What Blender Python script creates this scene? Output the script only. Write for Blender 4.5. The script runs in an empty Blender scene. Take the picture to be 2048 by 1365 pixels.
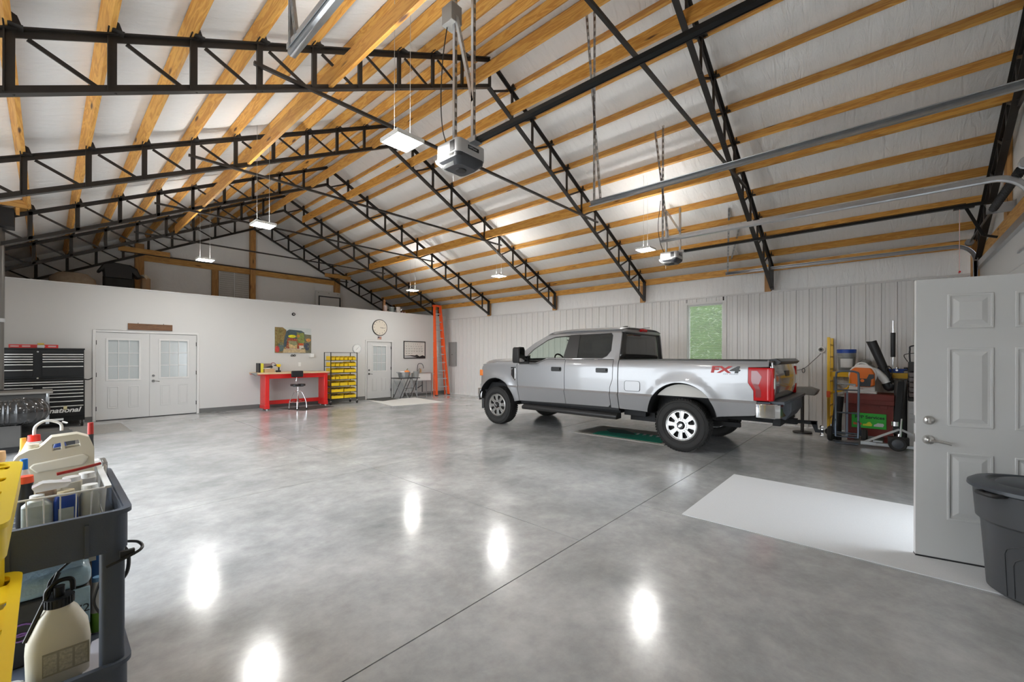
import bpy, bmesh, math, random
from mathutils import Vector, Matrix, Euler, geometry
random.seed(7)
scene = bpy.context.scene
C = scene.collection
PI = math.pi

# ---------------- camera ----------------
yaw, rol = math.radians(48.053), math.radians(0.158)
Fv = Vector((math.sin(yaw), math.cos(yaw), 0)); Rv = Vector((math.cos(yaw), -math.sin(yaw), 0)); Uv = Vector((0, 0, 1))
R2 = Rv*math.cos(rol) + Uv*math.sin(rol); U2 = Uv*math.cos(rol) - Rv*math.sin(rol)
cam_data = bpy.data.cameras.new('camera'); cam = bpy.data.objects.new('camera', cam_data); C.objects.link(cam)
cm = Matrix.Identity(4)
for i in range(3):
    cm[i][0], cm[i][1], cm[i][2] = R2[i], U2[i], -Fv[i]
cm[2][3] = 1.5
cam.matrix_world = cm
cam_data.sensor_fit = 'HORIZONTAL'; cam_data.sensor_width = 36; cam_data.lens = 836.3/2048*36
cam_data.shift_y = 30.05/2048; cam_data.clip_start = 0.02; cam_data.clip_end = 200
scene.camera = cam

# ---------------- daylight outside, exposure ----------------
world = bpy.data.worlds.new('sky'); scene.world = world; world.use_nodes = True
bg = world.node_tree.nodes['Background']; bg.inputs[0].default_value = (0.86, 0.93, 1.0, 1); bg.inputs[1].default_value = 3.6
LAMP = 92.0            # emission strength of the hanging light panels
scene.view_settings.view_transform = 'Standard'; scene.view_settings.look = 'None'
scene.view_settings.gamma = 1; scene.view_settings.use_curve_mapping = False
scene.view_settings.exposure = 1.2

# ---------------- materials ----------------
MATS = {}
def nn(nt, t, **kw):
    n = nt.nodes.new(t)
    for k, v in kw.items(): setattr(n, k, v)
    return n
def mat(name, col, rough=0.5, metal=0.0, coat=0.0, trans=0.0, emit=0.0, spec=0.5, alpha=1.0, var=0.0, vscale=8.0, bump=0.0, bscale=60.0, ior=1.45):
    if name in MATS: return MATS[name]
    m = bpy.data.materials.new(name); m.use_nodes = True; nt = m.node_tree; b = nt.nodes['Principled BSDF']
    b.inputs['Base Color'].default_value = (*col, 1); b.inputs['Roughness'].default_value = rough; b.inputs['Metallic'].default_value = metal
    b.inputs['Coat Weight'].default_value = coat; b.inputs['Coat Roughness'].default_value = 0.06
    b.inputs['Transmission Weight'].default_value = trans; b.inputs['Specular IOR Level'].default_value = spec; b.inputs['IOR'].default_value = ior
    if alpha < 1: b.inputs['Alpha'].default_value = alpha
    if emit: b.inputs['Emission Color'].default_value = (*col, 1); b.inputs['Emission Strength'].default_value = emit
    if var or bump:
        tc = nn(nt, 'ShaderNodeTexCoord')
    if var:
        no = nn(nt, 'ShaderNodeTexNoise'); no.inputs['Scale'].default_value = vscale; no.inputs['Detail'].default_value = 5
        nt.links.new(tc.outputs['Object'], no.inputs['Vector'])
        mx = nn(nt, 'ShaderNodeMix', data_type='RGBA')
        mx.inputs[6].default_value = (*[max(0, c*(1-var)) for c in col], 1); mx.inputs[7].default_value = (*[min(1, c*(1+var)) for c in col], 1)
        nt.links.new(no.outputs['Fac'], mx.inputs[0]); nt.links.new(mx.outputs[2], b.inputs['Base Color'])
    if bump:
        n2 = nn(nt, 'ShaderNodeTexNoise'); n2.inputs['Scale'].default_value = bscale; n2.inputs['Detail'].default_value = 3
        nt.links.new(tc.outputs['Object'], n2.inputs['Vector'])
        bp = nn(nt, 'ShaderNodeBump'); bp.inputs['Strength'].default_value = bump; bp.inputs['Distance'].default_value = 0.01
        nt.links.new(n2.outputs['Fac'], bp.inputs['Height']); nt.links.new(bp.outputs[0], b.inputs['Normal'])
    MATS[name] = m; return m

def wood(name, c1, c2, axis='Y', rough=0.55, knots=True):
    if name in MATS: return MATS[name]
    m = bpy.data.materials.new(name); m.use_nodes = True; nt = m.node_tree; b = nt.nodes['Principled BSDF']; b.inputs['Roughness'].default_value = rough
    tc = nn(nt, 'ShaderNodeTexCoord'); oi = nn(nt, 'ShaderNodeObjectInfo')
    ad = nn(nt, 'ShaderNodeVectorMath', operation='ADD'); sc = nn(nt, 'ShaderNodeVectorMath', operation='SCALE'); sc.inputs['Scale'].default_value = 13.7
    cb = nn(nt, 'ShaderNodeCombineXYZ')
    for i in range(3): nt.links.new(oi.outputs['Random'], cb.inputs[i])
    nt.links.new(cb.outputs[0], sc.inputs[0]); nt.links.new(tc.outputs['Object'], ad.inputs[0]); nt.links.new(sc.outputs[0], ad.inputs[1])
    mp = nn(nt, 'ShaderNodeMapping')
    s = {'X': (0.9, 9, 9), 'Y': (9, 0.9, 9), 'Z': (9, 9, 0.9)}[axis]
    mp.inputs['Scale'].default_value = s; nt.links.new(ad.outputs[0], mp.inputs['Vector'])
    wv = nn(nt, 'ShaderNodeTexNoise'); wv.inputs['Scale'].default_value = 1.6; wv.inputs['Detail'].default_value = 4; wv.inputs['Distortion'].default_value = 1.2
    nt.links.new(mp.outputs[0], wv.inputs['Vector'])
    m1 = nn(nt, 'ShaderNodeMath', operation='MULTIPLY'); m1.inputs[1].default_value = 26.0; nt.links.new(wv.outputs['Fac'], m1.inputs[0])
    m2 = nn(nt, 'ShaderNodeMath', operation='SINE'); nt.links.new(m1.outputs[0], m2.inputs[0])
    m3 = nn(nt, 'ShaderNodeMath', operation='MULTIPLY_ADD'); m3.inputs[1].default_value = 0.5; m3.inputs[2].default_value = 0.5; nt.links.new(m2.outputs[0], m3.inputs[0])
    mx = nn(nt, 'ShaderNodeMix', data_type='RGBA'); mx.inputs[6].default_value = (*c1, 1); mx.inputs[7].default_value = (*c2, 1); nt.links.new(m3.outputs[0], mx.inputs[0])
    out = mx.outputs[2]
    if knots:
        mk = nn(nt, 'ShaderNodeMapping'); mk.inputs['Scale'].default_value = {'X': (1.1, 6, 6), 'Y': (6, 1.1, 6), 'Z': (6, 6, 1.1)}[axis]
        nt.links.new(ad.outputs[0], mk.inputs['Vector'])
        vo = nn(nt, 'ShaderNodeTexVoronoi'); vo.inputs['Scale'].default_value = 1.0; nt.links.new(mk.outputs[0], vo.inputs['Vector'])
        lt = nn(nt, 'ShaderNodeMapRange'); lt.inputs[1].default_value = 0.06; lt.inputs[2].default_value = 0.13; lt.inputs[3].default_value = 1; lt.inputs[4].default_value = 0
        nt.links.new(vo.outputs['Distance'], lt.inputs[0])
        mz = nn(nt, 'ShaderNodeMix', data_type='RGBA'); mz.inputs[7].default_value = (0.10, 0.035, 0.012, 1)
        nt.links.new(out, mz.inputs[6]); nt.links.new(lt.outputs[0], mz.inputs[0]); out = mz.outputs[2]
    # board to board tint
    hv = nn(nt, 'ShaderNodeHueSaturation'); mr = nn(nt, 'ShaderNodeMapRange'); mr.inputs[3].default_value = 0.86; mr.inputs[4].default_value = 1.1
    nt.links.new(oi.outputs['Random'], mr.inputs[0]); nt.links.new(mr.outputs[0], hv.inputs['Value']); nt.links.new(out, hv.inputs['Color'])
    nt.links.new(hv.outputs[0], b.inputs['Base Color'])
    MATS[name] = m; return m

def concrete():
    m = bpy.data.materials.new('polished_concrete'); m.use_nodes = True; nt = m.node_tree; b = nt.nodes['Principled BSDF']
    tc = nn(nt, 'ShaderNodeTexCoord')
    a = nn(nt, 'ShaderNodeTexNoise'); a.inputs['Scale'].default_value = 1.1; a.inputs['Detail'].default_value = 9; a.inputs['Roughness'].default_value = 0.66; a.inputs['Distortion'].default_value = 0.25
    c = nn(nt, 'ShaderNodeTexNoise'); c.inputs['Scale'].default_value = 7.0; c.inputs['Detail'].default_value = 8; c.inputs['Roughness'].default_value = 0.7
    d = nn(nt, 'ShaderNodeTexNoise'); d.inputs['Scale'].default_value = 0.35; d.inputs['Detail'].default_value = 3
    for n in (a, c, d): nt.links.new(tc.outputs['Object'], n.inputs['Vector'])
    r1 = nn(nt, 'ShaderNodeValToRGB'); e = r1.color_ramp.elements
    e[0].position = 0.30; e[0].color = (0.29, 0.296, 0.30, 1); e[1].position = 0.70; e[1].color = (0.52, 0.518, 0.512, 1)
    nt.links.new(a.outputs['Fac'], r1.inputs[0])
    r2 = nn(nt, 'ShaderNodeMapRange'); r2.inputs[1].default_value = 0.3; r2.inputs[2].default_value = 0.7; r2.inputs[3].default_value = 0.86; r2.inputs[4].default_value = 1.12
    nt.links.new(c.outputs['Fac'], r2.inputs[0])
    v = nn(nt, 'ShaderNodeVectorMath', operation='SCALE'); nt.links.new(r1.outputs[0], v.inputs[0]); nt.links.new(r2.outputs[0], v.inputs['Scale'])
    nt.links.new(v.outputs[0], b.inputs['Base Color'])
    r3 = nn(nt, 'ShaderNodeMapRange'); r3.inputs[1].default_value = 0.35; r3.inputs[2].default_value = 0.65; r3.inputs[3].default_value = 0.13; r3.inputs[4].default_value = 0.24
    nt.links.new(a.outputs['Fac'], r3.inputs[0]); nt.links.new(r3.outputs[0], b.inputs['Roughness'])
    b.inputs['Specular IOR Level'].default_value = 0.75
    bp = nn(nt, 'ShaderNodeBump'); bp.inputs['Strength'].default_value = 0.06; bp.inputs['Distance'].default_value = 0.02
    nt.links.new(a.outputs['Fac'], bp.inputs['Height']); nt.links.new(bp.outputs[0], b.inputs['Normal'])
    return m

def insulation():
    m = bpy.data.materials.new('white_insulation_facing'); m.use_nodes = True; nt = m.node_tree; b = nt.nodes['Principled BSDF']
    b.inputs['Base Color'].default_value = (0.88, 0.88, 0.87, 1); b.inputs['Roughness'].default_value = 0.42
    tc = nn(nt, 'ShaderNodeTexCoord')
    mp = nn(nt, 'ShaderNodeMapping'); mp.inputs['Scale'].default_value = (0.9, 5.0, 0.9); nt.links.new(tc.outputs['Object'], mp.inputs['Vector'])
    a = nn(nt, 'ShaderNodeTexNoise'); a.inputs['Scale'].default_value = 2.2; a.inputs['Detail'].default_value = 5; a.inputs['Roughness'].default_value = 0.6; a.inputs['Distortion'].default_value = 0.8
    nt.links.new(mp.outputs[0], a.inputs['Vector'])
    w = nn(nt, 'ShaderNodeTexWave', wave_type='BANDS', bands_direction='Y'); w.inputs['Scale'].default_value = 0.17; w.inputs['Distortion'].default_value = 1.0
    nt.links.new(tc.outputs['Object'], w.inputs['Vector'])
    bp = nn(nt, 'ShaderNodeBump'); bp.inputs['Strength'].default_value = 0.55; bp.inputs['Distance'].default_value = 0.06
    nt.links.new(a.outputs['Fac'], bp.inputs['Height'])
    nt.links.new(bp.outputs[0], b.inputs['Normal'])
    return m

m_conc = concrete(); m_ins = insulation()
m_pine = wood('yellow_pine', (0.60, 0.27, 0.05), (0.78, 0.42, 0.095))
m_pine_x = wood('yellow_pine_crosswise', (0.55, 0.27, 0.07), (0.72, 0.41, 0.12), 'X')
m_pine_z = wood('yellow_pine_upright', (0.42, 0.20, 0.06), (0.55, 0.29, 0.09), 'Z')
m_brown = wood('brown_stained_wood', (0.10, 0.042, 0.016), (0.17, 0.075, 0.028), 'X', 0.5, False)
m_maple = wood('maple_top', (0.72, 0.50, 0.28), (0.80, 0.60, 0.36), 'X', 0.4, False)
m_white = mat('white_wall_paint', (0.62, 0.61, 0.59), 0.6)
m_trim = mat('white_trim_paint', (0.68, 0.67, 0.65), 0.4)
m_door = mat('white_door_paint', (0.60, 0.595, 0.58), 0.38, bump=0.03, bscale=300)
m_siding = mat('white_metal_siding', (0.72, 0.71, 0.69), 0.38, spec=0.5)
m_grey_base = mat('grey_rubber_base', (0.14, 0.14, 0.135), 0.55)
m_black_steel = mat('black_primed_steel', (0.028, 0.024, 0.021), 0.42, var=0.3, vscale=5)
m_galv = mat('galvanised_steel', (0.52, 0.54, 0.56), 0.3, 0.9, var=0.12, vscale=20)
m_chrome = mat('chrome', (0.85, 0.85, 0.86), 0.08, 1.0)
m_steel = mat('brushed_steel', (0.60, 0.59, 0.57), 0.28, 1.0)
m_black = mat('black_plastic', (0.018, 0.018, 0.019), 0.45)
m_black_gl = mat('black_gloss_enamel', (0.010, 0.010, 0.010), 0.32, spec=0.35)
m_rubber = mat('black_rubber', (0.022, 0.021, 0.02), 0.75, var=0.2)
m_red = mat('red_enamel', (0.70, 0.015, 0.012), 0.3, coat=0.4)
m_yellow = mat('yellow_plastic', (0.86, 0.60, 0.02), 0.38)
m_orange = mat('orange_fibreglass', (0.86, 0.10, 0.015), 0.42)
m_glass = mat('clear_glass', (0.93, 0.96, 0.95), 0.02, trans=1.0, ior=1.05)
m_frost = mat('grey_door_glass', (0.62, 0.66, 0.66), 0.12, trans=0.25, spec=0.8)
m_whitepl = mat('white_plastic', (0.80, 0.80, 0.78), 0.35)
m_cream = mat('cream_plastic', (0.72, 0.67, 0.54), 0.35)
m_blue = mat('blue_plastic', (0.02, 0.07, 0.36), 0.35)
m_green = mat('bright_green_sign', (0.04, 0.52, 0.05), 0.4)
m_card = mat('cardboard', (0.50, 0.33, 0.18), 0.8, var=0.1)
m_dkgrey = mat('dark_grey_plastic', (0.052, 0.055, 0.062), 0.42)
m_grey = mat('grey_enamel', (0.30, 0.30, 0.29), 0.45)
m_ltgrey = mat('light_grey_plastic', (0.55, 0.55, 0.55), 0.4)
m_slate = mat('slate_blue_plastic', (0.075, 0.09, 0.12), 0.5, bump=0.08, bscale=200)
m_upfill = mat('added_upward_fill', (1.0, 0.985, 0.95), 0.5, emit=34.0)  # glow added on top of the panels to lift the ceiling
m_lampw = mat('lamp_diffuser', (1.0, 0.985, 0.95), 0.5, emit=LAMP)

# ---------------- mesh helpers ----------------
class B:
    def __init__(s): s.bm = bmesh.new()
    def _x(s, vs, M):
        if M is not None: bmesh.ops.transform(s.bm, matrix=M, verts=vs)
    def box(s, a, b, M=None, taper=None):
        """box from corner a to corner b"""
        x0, x1 = sorted((a[0], b[0])); y0, y1 = sorted((a[1], b[1])); z0, z1 = sorted((a[2], b[2]))
        v = [s.bm.verts.new(p) for p in ((x0,y0,z0),(x1,y0,z0),(x1,y1,z0),(x0,y1,z0),(x0,y0,z1),(x1,y0,z1),(x1,y1,z1),(x0,y1,z1))]
        for f in ((0,3,2,1),(4,5,6,7),(0,1,5,4),(1,2,6,5),(2,3,7,6),(3,0,4,7)): s.bm.faces.new([v[i] for i in f])
        s._x(v, M); return s
    def bar(s, p0, p1, w, h, up=(0, 0, 1)):
        """rectangular bar between two points, width w sideways, height h along up"""
        p0, p1 = Vector(p0), Vector(p1); d = p1-p0; L = d.length; d.normalize(); up = Vector(up)
        side = d.cross(up)
        if side.length < 1e-6: side = d.cross(Vector((1, 0, 0)))
        side.normalize(); u = side.cross(d).normalized()
        M = Matrix((( *[side.x, d.x, u.x], p0.x), (side.y, d.y, u.y, p0.y), (side.z, d.z, u.z, p0.z), (0, 0, 0, 1)))
        return s.box((-w/2, 0, -h/2), (w/2, L, h/2), M)
    def cyl(s, p0, p1, r, r1=None, n=16, cap=True):
        p0, p1 = Vector(p0), Vector(p1); r1 = r if r1 is None else r1
        d = (p1-p0).normalized(); a = d.orthogonal().normalized(); b = d.cross(a)
        A, Bv = [], []
        for i in range(n):
            t = 2*PI*i/n; o = a*math.cos(t)+b*math.sin(t)
            A.append(s.bm.verts.new(p0+o*r)); Bv.append(s.bm.verts.new(p1+o*r1))
        for i in range(n):
            j = (i+1) % n; s.bm.faces.new((A[i], A[j], Bv[j], Bv[i]))
        if cap:
            s.bm.faces.new(A[::-1]); s.bm.faces.new(Bv)
        return s
    def tube(s, pts, r, n=8, closed=False, rs=None):
        pts = [Vector(p) for p in pts]; N = len(pts); rings = []
        prev = None
        for i, p in enumerate(pts):
            if closed: d = (pts[(i+1) % N]-pts[i-1])
            else: d = pts[min(i+1, N-1)]-pts[max(i-1, 0)]
            d.normalize()
            if prev is None: a = d.orthogonal().normalized()
            else:
                a = prev - d*prev.dot(d)
                a = a.normalized() if a.length > 1e-6 else d.orthogonal().normalized()
            prev = a; b = d.cross(a); rr = rs[i] if rs else r
            rings.append([s.bm.verts.new(p+(a*math.cos(2*PI*k/n)+b*math.sin(2*PI*k/n))*rr) for k in range(n)])
        for i in range(N-1 if not closed else N):
            A, Bv = rings[i], rings[(i+1) % N]
            for k in range(n):
                l = (k+1) % n; s.bm.faces.new((A[k], A[l], Bv[l], Bv[k]))
        if not closed: s.bm.faces.new(rings[0][::-1]); s.bm.faces.new(rings[-1])
        return s
    def lathe(s, prof, c=(0, 0, 0), axis='Z', n=24, sx=1, sy=1, M=None, caps=True):
        """profile [(r, h)] turned about an axis through c"""
        c = Vector(c); rings = []; vs = []
        for r, h in prof:
            ring = []
            for i in range(n):
                t = 2*PI*i/n; x, y = r*math.cos(t)*sx, r*math.sin(t)*sy
                p = {'Z': (x, y, h), 'X': (h, x, y), 'Y': (x, h, y)}[axis]
                v = s.bm.verts.new(c+Vector(p)); ring.append(v); vs.append(v)
            rings.append(ring)
        for a, b in zip(rings, rings[1:]):
            for i in range(n):
                j = (i+1) % n; s.bm.faces.new((a[i], a[j], b[j], b[i]))
        if caps: s.bm.faces.new(rings[0][::-1]); s.bm.faces.new(rings[-1])
        s._x(vs, M); return s
    def prism(s, poly, d0, d1, plane='XY', holes=(), M=None, off=(0, 0, 0)):
        """2D polygon (with holes) extruded from d0 to d1 across its plane"""
        def P(u, v, d):
            p = {'XY': (u, v, d), 'XZ': (u, d, v), 'YZ': (d, u, v)}[plane]
            return (p[0]+off[0], p[1]+off[1], p[2]+off[2])
        loops = [list(poly)]+[list(h) for h in holes]; flat = [q for l in loops for q in l]
        tris = geometry.tessellate_polygon([[Vector((q[0], q[1], 0)) for q in l] for l in loops])
        a = [s.bm.verts.new(P(*q, d0)) for q in flat]; b = [s.bm.verts.new(P(*q, d1)) for q in flat]
        for t in tris:
            try: s.bm.faces.new([a[i] for i in t]); s.bm.faces.new([b[i] for i in t[::-1]])
            except ValueError: pass
        k = 0
        for l in loops:
            n = len(l)
            for i in range(n):
                j = (i+1) % n; s.bm.faces.new((a[k+i], a[k+j], b[k+j], b[k+i]))
            k += n
        s._x(a+b, M); return s
    def grid(s, fn, nu, nv, thick=0):
        g = [[s.bm.verts.new(fn(i/nu, j/nv)) for j in range(nv+1)] for i in range(nu+1)]
        for i in range(nu):
            for j in range(nv): s.bm.faces.new((g[i][j], g[i+1][j], g[i+1][j+1], g[i][j+1]))
        return s
    def ball(s, c, r, sx=1, sy=1, sz=1, n=16):
        M = Matrix.Translation(c) @ Matrix.Diagonal((sx*r, sy*r, sz*r, 1))
        bmesh.ops.create_uvsphere(s.bm, u_segments=n, v_segments=max(6, n//2), radius=1, matrix=M); return s
    def add(s, other, M=None):
        me = bpy.data.meshes.new('tmp'); other.bm.to_mesh(me)
        if M is not None: me.transform(M)
        s.bm.from_mesh(me); bpy.data.meshes.remove(me); return s
    def obj(s, name, m, parent=None, w=False, origin=None, smooth=35, bevel=0, solid=0, seg=2):
        bmesh.ops.remove_doubles(s.bm, verts=s.bm.verts, dist=1e-6)
        bmesh.ops.recalc_face_normals(s.bm, faces=s.bm.faces)
        me = bpy.data.meshes.new(name); s.bm.to_mesh(me); s.bm.free()
        off = Vector((0, 0, 0))
        if w and parent is not None:
            p = parent
            while p is not None: off += p.location; p = p.parent
        if origin is not None: off = Vector(origin)
        if off.length: me.transform(Matrix.Translation(-off))
        me.materials.append(m)
        if smooth:
            me.shade_smooth(); me.set_sharp_from_angle(angle=math.radians(smooth))
        o = bpy.data.objects.new(name, me); C.objects.link(o); o.parent = parent
        if origin is not None: o.location = origin
        if solid:
            md = o.modifiers.new('thickness', 'SOLIDIFY'); md.thickness = solid; md.offset = 0
        if bevel:
            md = o.modifiers.new('bevel', 'BEVEL'); md.width = bevel; md.segments = seg; md.limit_method = 'ANGLE'; md.angle_limit = math.radians(40)
            md.harden_normals = False
        return o
def tag(o, label=None, cat=None, group=None, kind=None):
    if label: o['label'] = label
    if cat: o['category'] = cat
    if group: o['group'] = group
    if kind: o['kind'] = kind
    return o
def thing(name, label, cat, loc=(0, 0, 0), rz=0, group=None):
    o = bpy.data.objects.new(name, None); C.objects.link(o); o.location = loc; o.rotation_euler = (0, 0, rz); o.empty_display_size = 0.1
    return tag(o, label, cat, group)
def struct(o, label, cat='structure'):
    return tag(o, label, cat, kind='structure')
def dup(root, loc=None, rz=None, label=None, group=None, scale=None):
    r = root.copy(); C.objects.link(r)
    if loc is not None: r.location = loc
    if rz is not None: r.rotation_euler = (0, 0, rz)
    if scale is not None: r.scale = scale
    if label: r['label'] = label
    if group: r['group'] = group
    for ch in list(root.children):
        c = ch.copy(); C.objects.link(c); c.parent = r
        for g in ch.children:
            d = g.copy(); C.objects.link(d); d.parent = c
    return r
def text(name, body, size, m, parent, M, ext=0.002, shear=0, align='LEFT', spacing=1.0, bold=0.0):
    cu = bpy.data.curves.new(name, 'FONT'); cu.body = body; cu.size = size; cu.extrude = ext; cu.shear = shear; cu.align_x = align; cu.space_character = spacing; cu.offset = bold
    t = bpy.data.objects.new('tmp_text', cu); C.objects.link(t)
    dg = bpy.context.evaluated_depsgraph_get(); me = bpy.data.meshes.new_from_object(t.evaluated_get(dg))
    bpy.data.objects.remove(t); bpy.data.curves.remove(cu)
    me.transform(M); me.materials.clear(); me.materials.append(m)
    o = bpy.data.objects.new(name, me); C.objects.link(o); o.parent = parent; return o
def face_matrix(origin, right, up):
    r, u = Vector(right).normalized(), Vector(up).normalized(); n = r.cross(u)
    return Matrix(((r.x, u.x, n.x, origin[0]), (r.y, u.y, n.y, origin[1]), (r.z, u.z, n.z, origin[2]), (0, 0, 0, 1)))
def circ(cx, cy, r, n=24, a0=0, a1=2*PI, ry=None):
    ry = ry or r
    full = abs(a1-a0-2*PI) < 1e-6
    return [(cx+r*math.cos(a0+(a1-a0)*i/(n if full else n-1)), cy+ry*math.sin(a0+(a1-a0)*i/(n if full else n-1))) for i in range(n)]
def rrect(x0, y0, x1, y1, r, n=5):
    p = []
    for cx, cy, a in ((x1-r, y1-r, 0), (x0+r, y1-r, PI/2), (x0+r, y0+r, PI), (x1-r, y0+r, 3*PI/2)):
        for i in range(n+1): p.append((cx+r*math.cos(a+PI/2*i/n), cy+r*math.sin(a+PI/2*i/n)))
    return p
def bend(pts, r=None, n=8):
    """smooth polyline by Catmull-Rom"""
    P = [Vector(p) for p in pts]; out = []
    for i in range(len(P)-1):
        p0 = P[max(i-1, 0)]; p1 = P[i]; p2 = P[i+1]; p3 = P[min(i+2, len(P)-1)]
        for k in range(n):
            t = k/n
            out.append(0.5*((2*p1)+(p2-p0)*t+(2*p0-5*p1+4*p2-p3)*t*t+(3*p1-p0-3*p2+p3)*t**3))
    out.append(P[-1]); return out

# ---------------- building dimensions ----------------
YA, XB, XL, YC, YG = 13.26, 10.78, -1.22, -1.20, 16.5      # partition, siding wall, left wall, garage door wall, gable wall
RX, RZT, RZB, SL = 4.78, 6.33, 5.85, 0.489               # ridge, truss chord heights at the ridge, roof slope
def ztop(x): return RZT - SL*abs(x-RX)
def zbot(x): return RZB - SL*abs(x-RX)

# ================= THE SETTING =================
# floor: slabs separated by saw cut joints
g = 0.004
f = B()
cells = [(XL, 4.0, YC, 1.86), (4.0, 7.4, YC, 1.86), (7.4, XB, YC, 1.86)]
for y0, y1 in ((1.86, 5.1), (5.1, 8.3), (8.3, 11.4), (11.4, YG)):
    for x0, x1 in ((XL, 2.9), (2.9, 7.0), (7.0, XB)): cells.append((x0, x1, y0, y1))
for x0, x1, y0, y1 in cells:
    f.box((x0+g, y0+g, -0.03), (x1-g, y1-g, 0))
fl = struct(f.obj('floor', m_conc, smooth=0), 'polished grey concrete floor with saw cut joints', 'floor')
jb = B().box((XL, YC, -0.06), (XB, YG, -0.02)).obj('joint_base', mat('dark_joint', (0.05, 0.05, 0.05), 0.9), fl)
# outside ground and shrubs beyond the window
gr = B().box((-24, -20, -0.12), (30, YC-0.1, -0.05)).box((-24, YC-0.1, -0.12), (XL-0.02, 34, -0.05)).box((XB+0.15, YC-0.1, -0.12), (30, 30, -0.05)).obj('ground', mat('outside_gravel', (0.45, 0.43, 0.40), 0.9, var=0.2, vscale=3), None)
struct(gr, 'pale ground outside the building', 'ground')

# ceiling: insulation facing over the purlins, hanging a little between them
PD = 0.145
def zroof(x): return ztop(x) + 0.03 + PD/math.cos(math.atan(SL))
c = B()
N = 88
def roof_pt(u, v):
    x = XL + (XB-XL)*u; y = YC + (YG-YC)*v
    k = abs(x-RX)/0.55; sag = -0.018*abs(math.sin(PI*k))
    return (x, y, zroof(x)+sag)
c.grid(roof_pt, 176, 1)
ceil = struct(c.obj('ceiling', m_ins), 'white faced insulation under the pitched roof between pine purlins', 'ceiling')
cc = B()
for s in (-1, 1):
    xe = RX+s*6.1; cc.box((0, 0, 0), (0.01, 0.01, 0.01)) if False else None
    a = [(RX, zroof(RX)+0.1), (xe, zroof(xe)+0.1), (xe, zroof(xe)+0.14), (RX, zroof(RX)+0.14)]
    cc.prism([(p[0], p[1]) for p in a], YC-0.15, YG+0.15, 'XZ')
cc.obj('roof_sheet', m_siding, ceil)

# partition wall with a flat top below the roof
w = B().prism([(XL, 0), (XB, 0), (XB, 3.05), (XL, 3.05)], YA, YA+0.12, 'XZ', holes=[[(0.735, 0.012), (0.735, 2.02), (2.585, 2.02), (2.585, 0.012)][::-1], [(7.31, 0.012), (7.31, 1.99), (8.28, 1.99), (8.28, 0.012)][::-1]])
struct(w.obj('wall_far', m_white, smooth=0), 'white painted partition wall with double doors, single door and hung pictures', 'wall')
struct(B().box((XL, YA-0.02, 3.05), (XB, YA+0.16, 3.075)).obj('trim_1', m_trim), 'thin white cap along the top of the partition wall', 'trim')
struct(B().box((XL, YA+0.12, 2.93), (XB, YG, 3.0)).obj('floor_loft', mat('loft_board', (0.40, 0.33, 0.25), 0.8)), 'loft deck on top of the rooms behind the partition', 'floor')
# rooms behind the partition doors
rb = B().box((XL, YG-1.2, 0), (XB, YG-1.1, 2.93)).obj('wall_back_room', m_white)
struct(rb, 'pale wall of the room behind the glazed doors', 'wall')
bb = B()
for x0, x1 in ((XL, 0.685), (2.64, 7.26), (8.33, XB)): bb.box((x0, YA-0.014, 0), (x1, YA, 0.115))
struct(bb.obj('baseboard_far', m_grey_base), 'grey vinyl base along the foot of the white partition', 'baseboard')

# siding wall: ribbed metal panels up to a trim, insulation above
WY0, WY1, WZ0, WZ1 = 2.93, 3.76, 1.38, 2.79     # window opening
def siding(y0, y1, z0, z1, b, x=XB, step=0.2286):
    ys = []
    k = math.floor((y0-0.1)/step)
    while k*step < y1+0.3:
        b0 = k*step+0.123
        for dy, dx in ((-0.030, 0), (-0.022, 0.018), (0.010, 0.018), (0.012, 0), (0.075, 0), (0.079, 0.004), (0.090, 0.004), (0.094, 0), (0.14, 0), (0.144, 0.004), (0.155, 0.004), (0.159, 0)):
            ys.append((b0+dy, dx))
        k += 1
    ys = sorted(ys); seq = [(y0, 0)]+[p for p in ys if y0 < p[0] < y1]+[(y1, 0)]
    for (ya, xa), (yb, xb) in zip(seq, seq[1:]):
        vs = [b.bm.verts.new(p) for p in ((x-xa, ya, z0), (x-xb, yb, z0), (x-xb, yb, z1), (x-xa, ya, z1))]
        b.bm.faces.new(vs)
s = B()
siding(YC, WY0, 0, 2.94, s); siding(WY1, YA, 0, 2.94, s); siding(WY0, WY1, 0, WZ0, s); siding(WY0, WY1, WZ1, 2.94, s)
wr = struct(s.obj('wall_right', m_siding, smooth=20), 'white ribbed metal siding on the long wall behind the pickup', 'wall')
B().box((XB+0.03, YC, 0), (XB+0.15, WY0, 3.5)).box((XB+0.03, WY1, 0), (XB+0.15, YG, 3.5)).box((XB+0.03, WY0, 0), (XB+0.15, WY1, WZ0)).box((XB+0.03, WY0, WZ1), (XB+0.15, WY1, 3.5)).obj('sheathing', m_siding, wr)
struct(B().box((XB-0.03, YC, 2.93), (XB+0.01, YA, 2.965)).obj('trim_2', m_trim), 'thin white trim capping the metal siding', 'trim')
iu = B().grid(lambda u, v: (XB+0.02+0.02*math.sin(u*55)*0.3, YC+(YG-YC)*u, 2.94+0.75*v), 160, 1)
struct(iu.obj('wall_right_upper', m_ins), 'white insulation facing above the metal siding', 'wall')
pl = B().box((XB-0.13, YC, 3.0), (XB-0.09, YG, 3.10))
# left wall, unseen; its two bays are added openings for daylight fill
wl = B().prism([(YC, 0), (YG, 0), (YG, 3.6), (YC, 3.6)], XL-0.12, XL, 'YZ', holes=[[(2.4, 0.001), (2.4, 3.0), (5.6, 3.0), (5.6, 0.001)][::-1], [(6.2, 0.001), (6.2, 3.0), (9.4, 3.0), (9.4, 0.001)][::-1]])
struct(wl.obj('wall_left', m_white, smooth=0), 'white wall along the left side, with two unseen bays added for daylight', 'wall')
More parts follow.
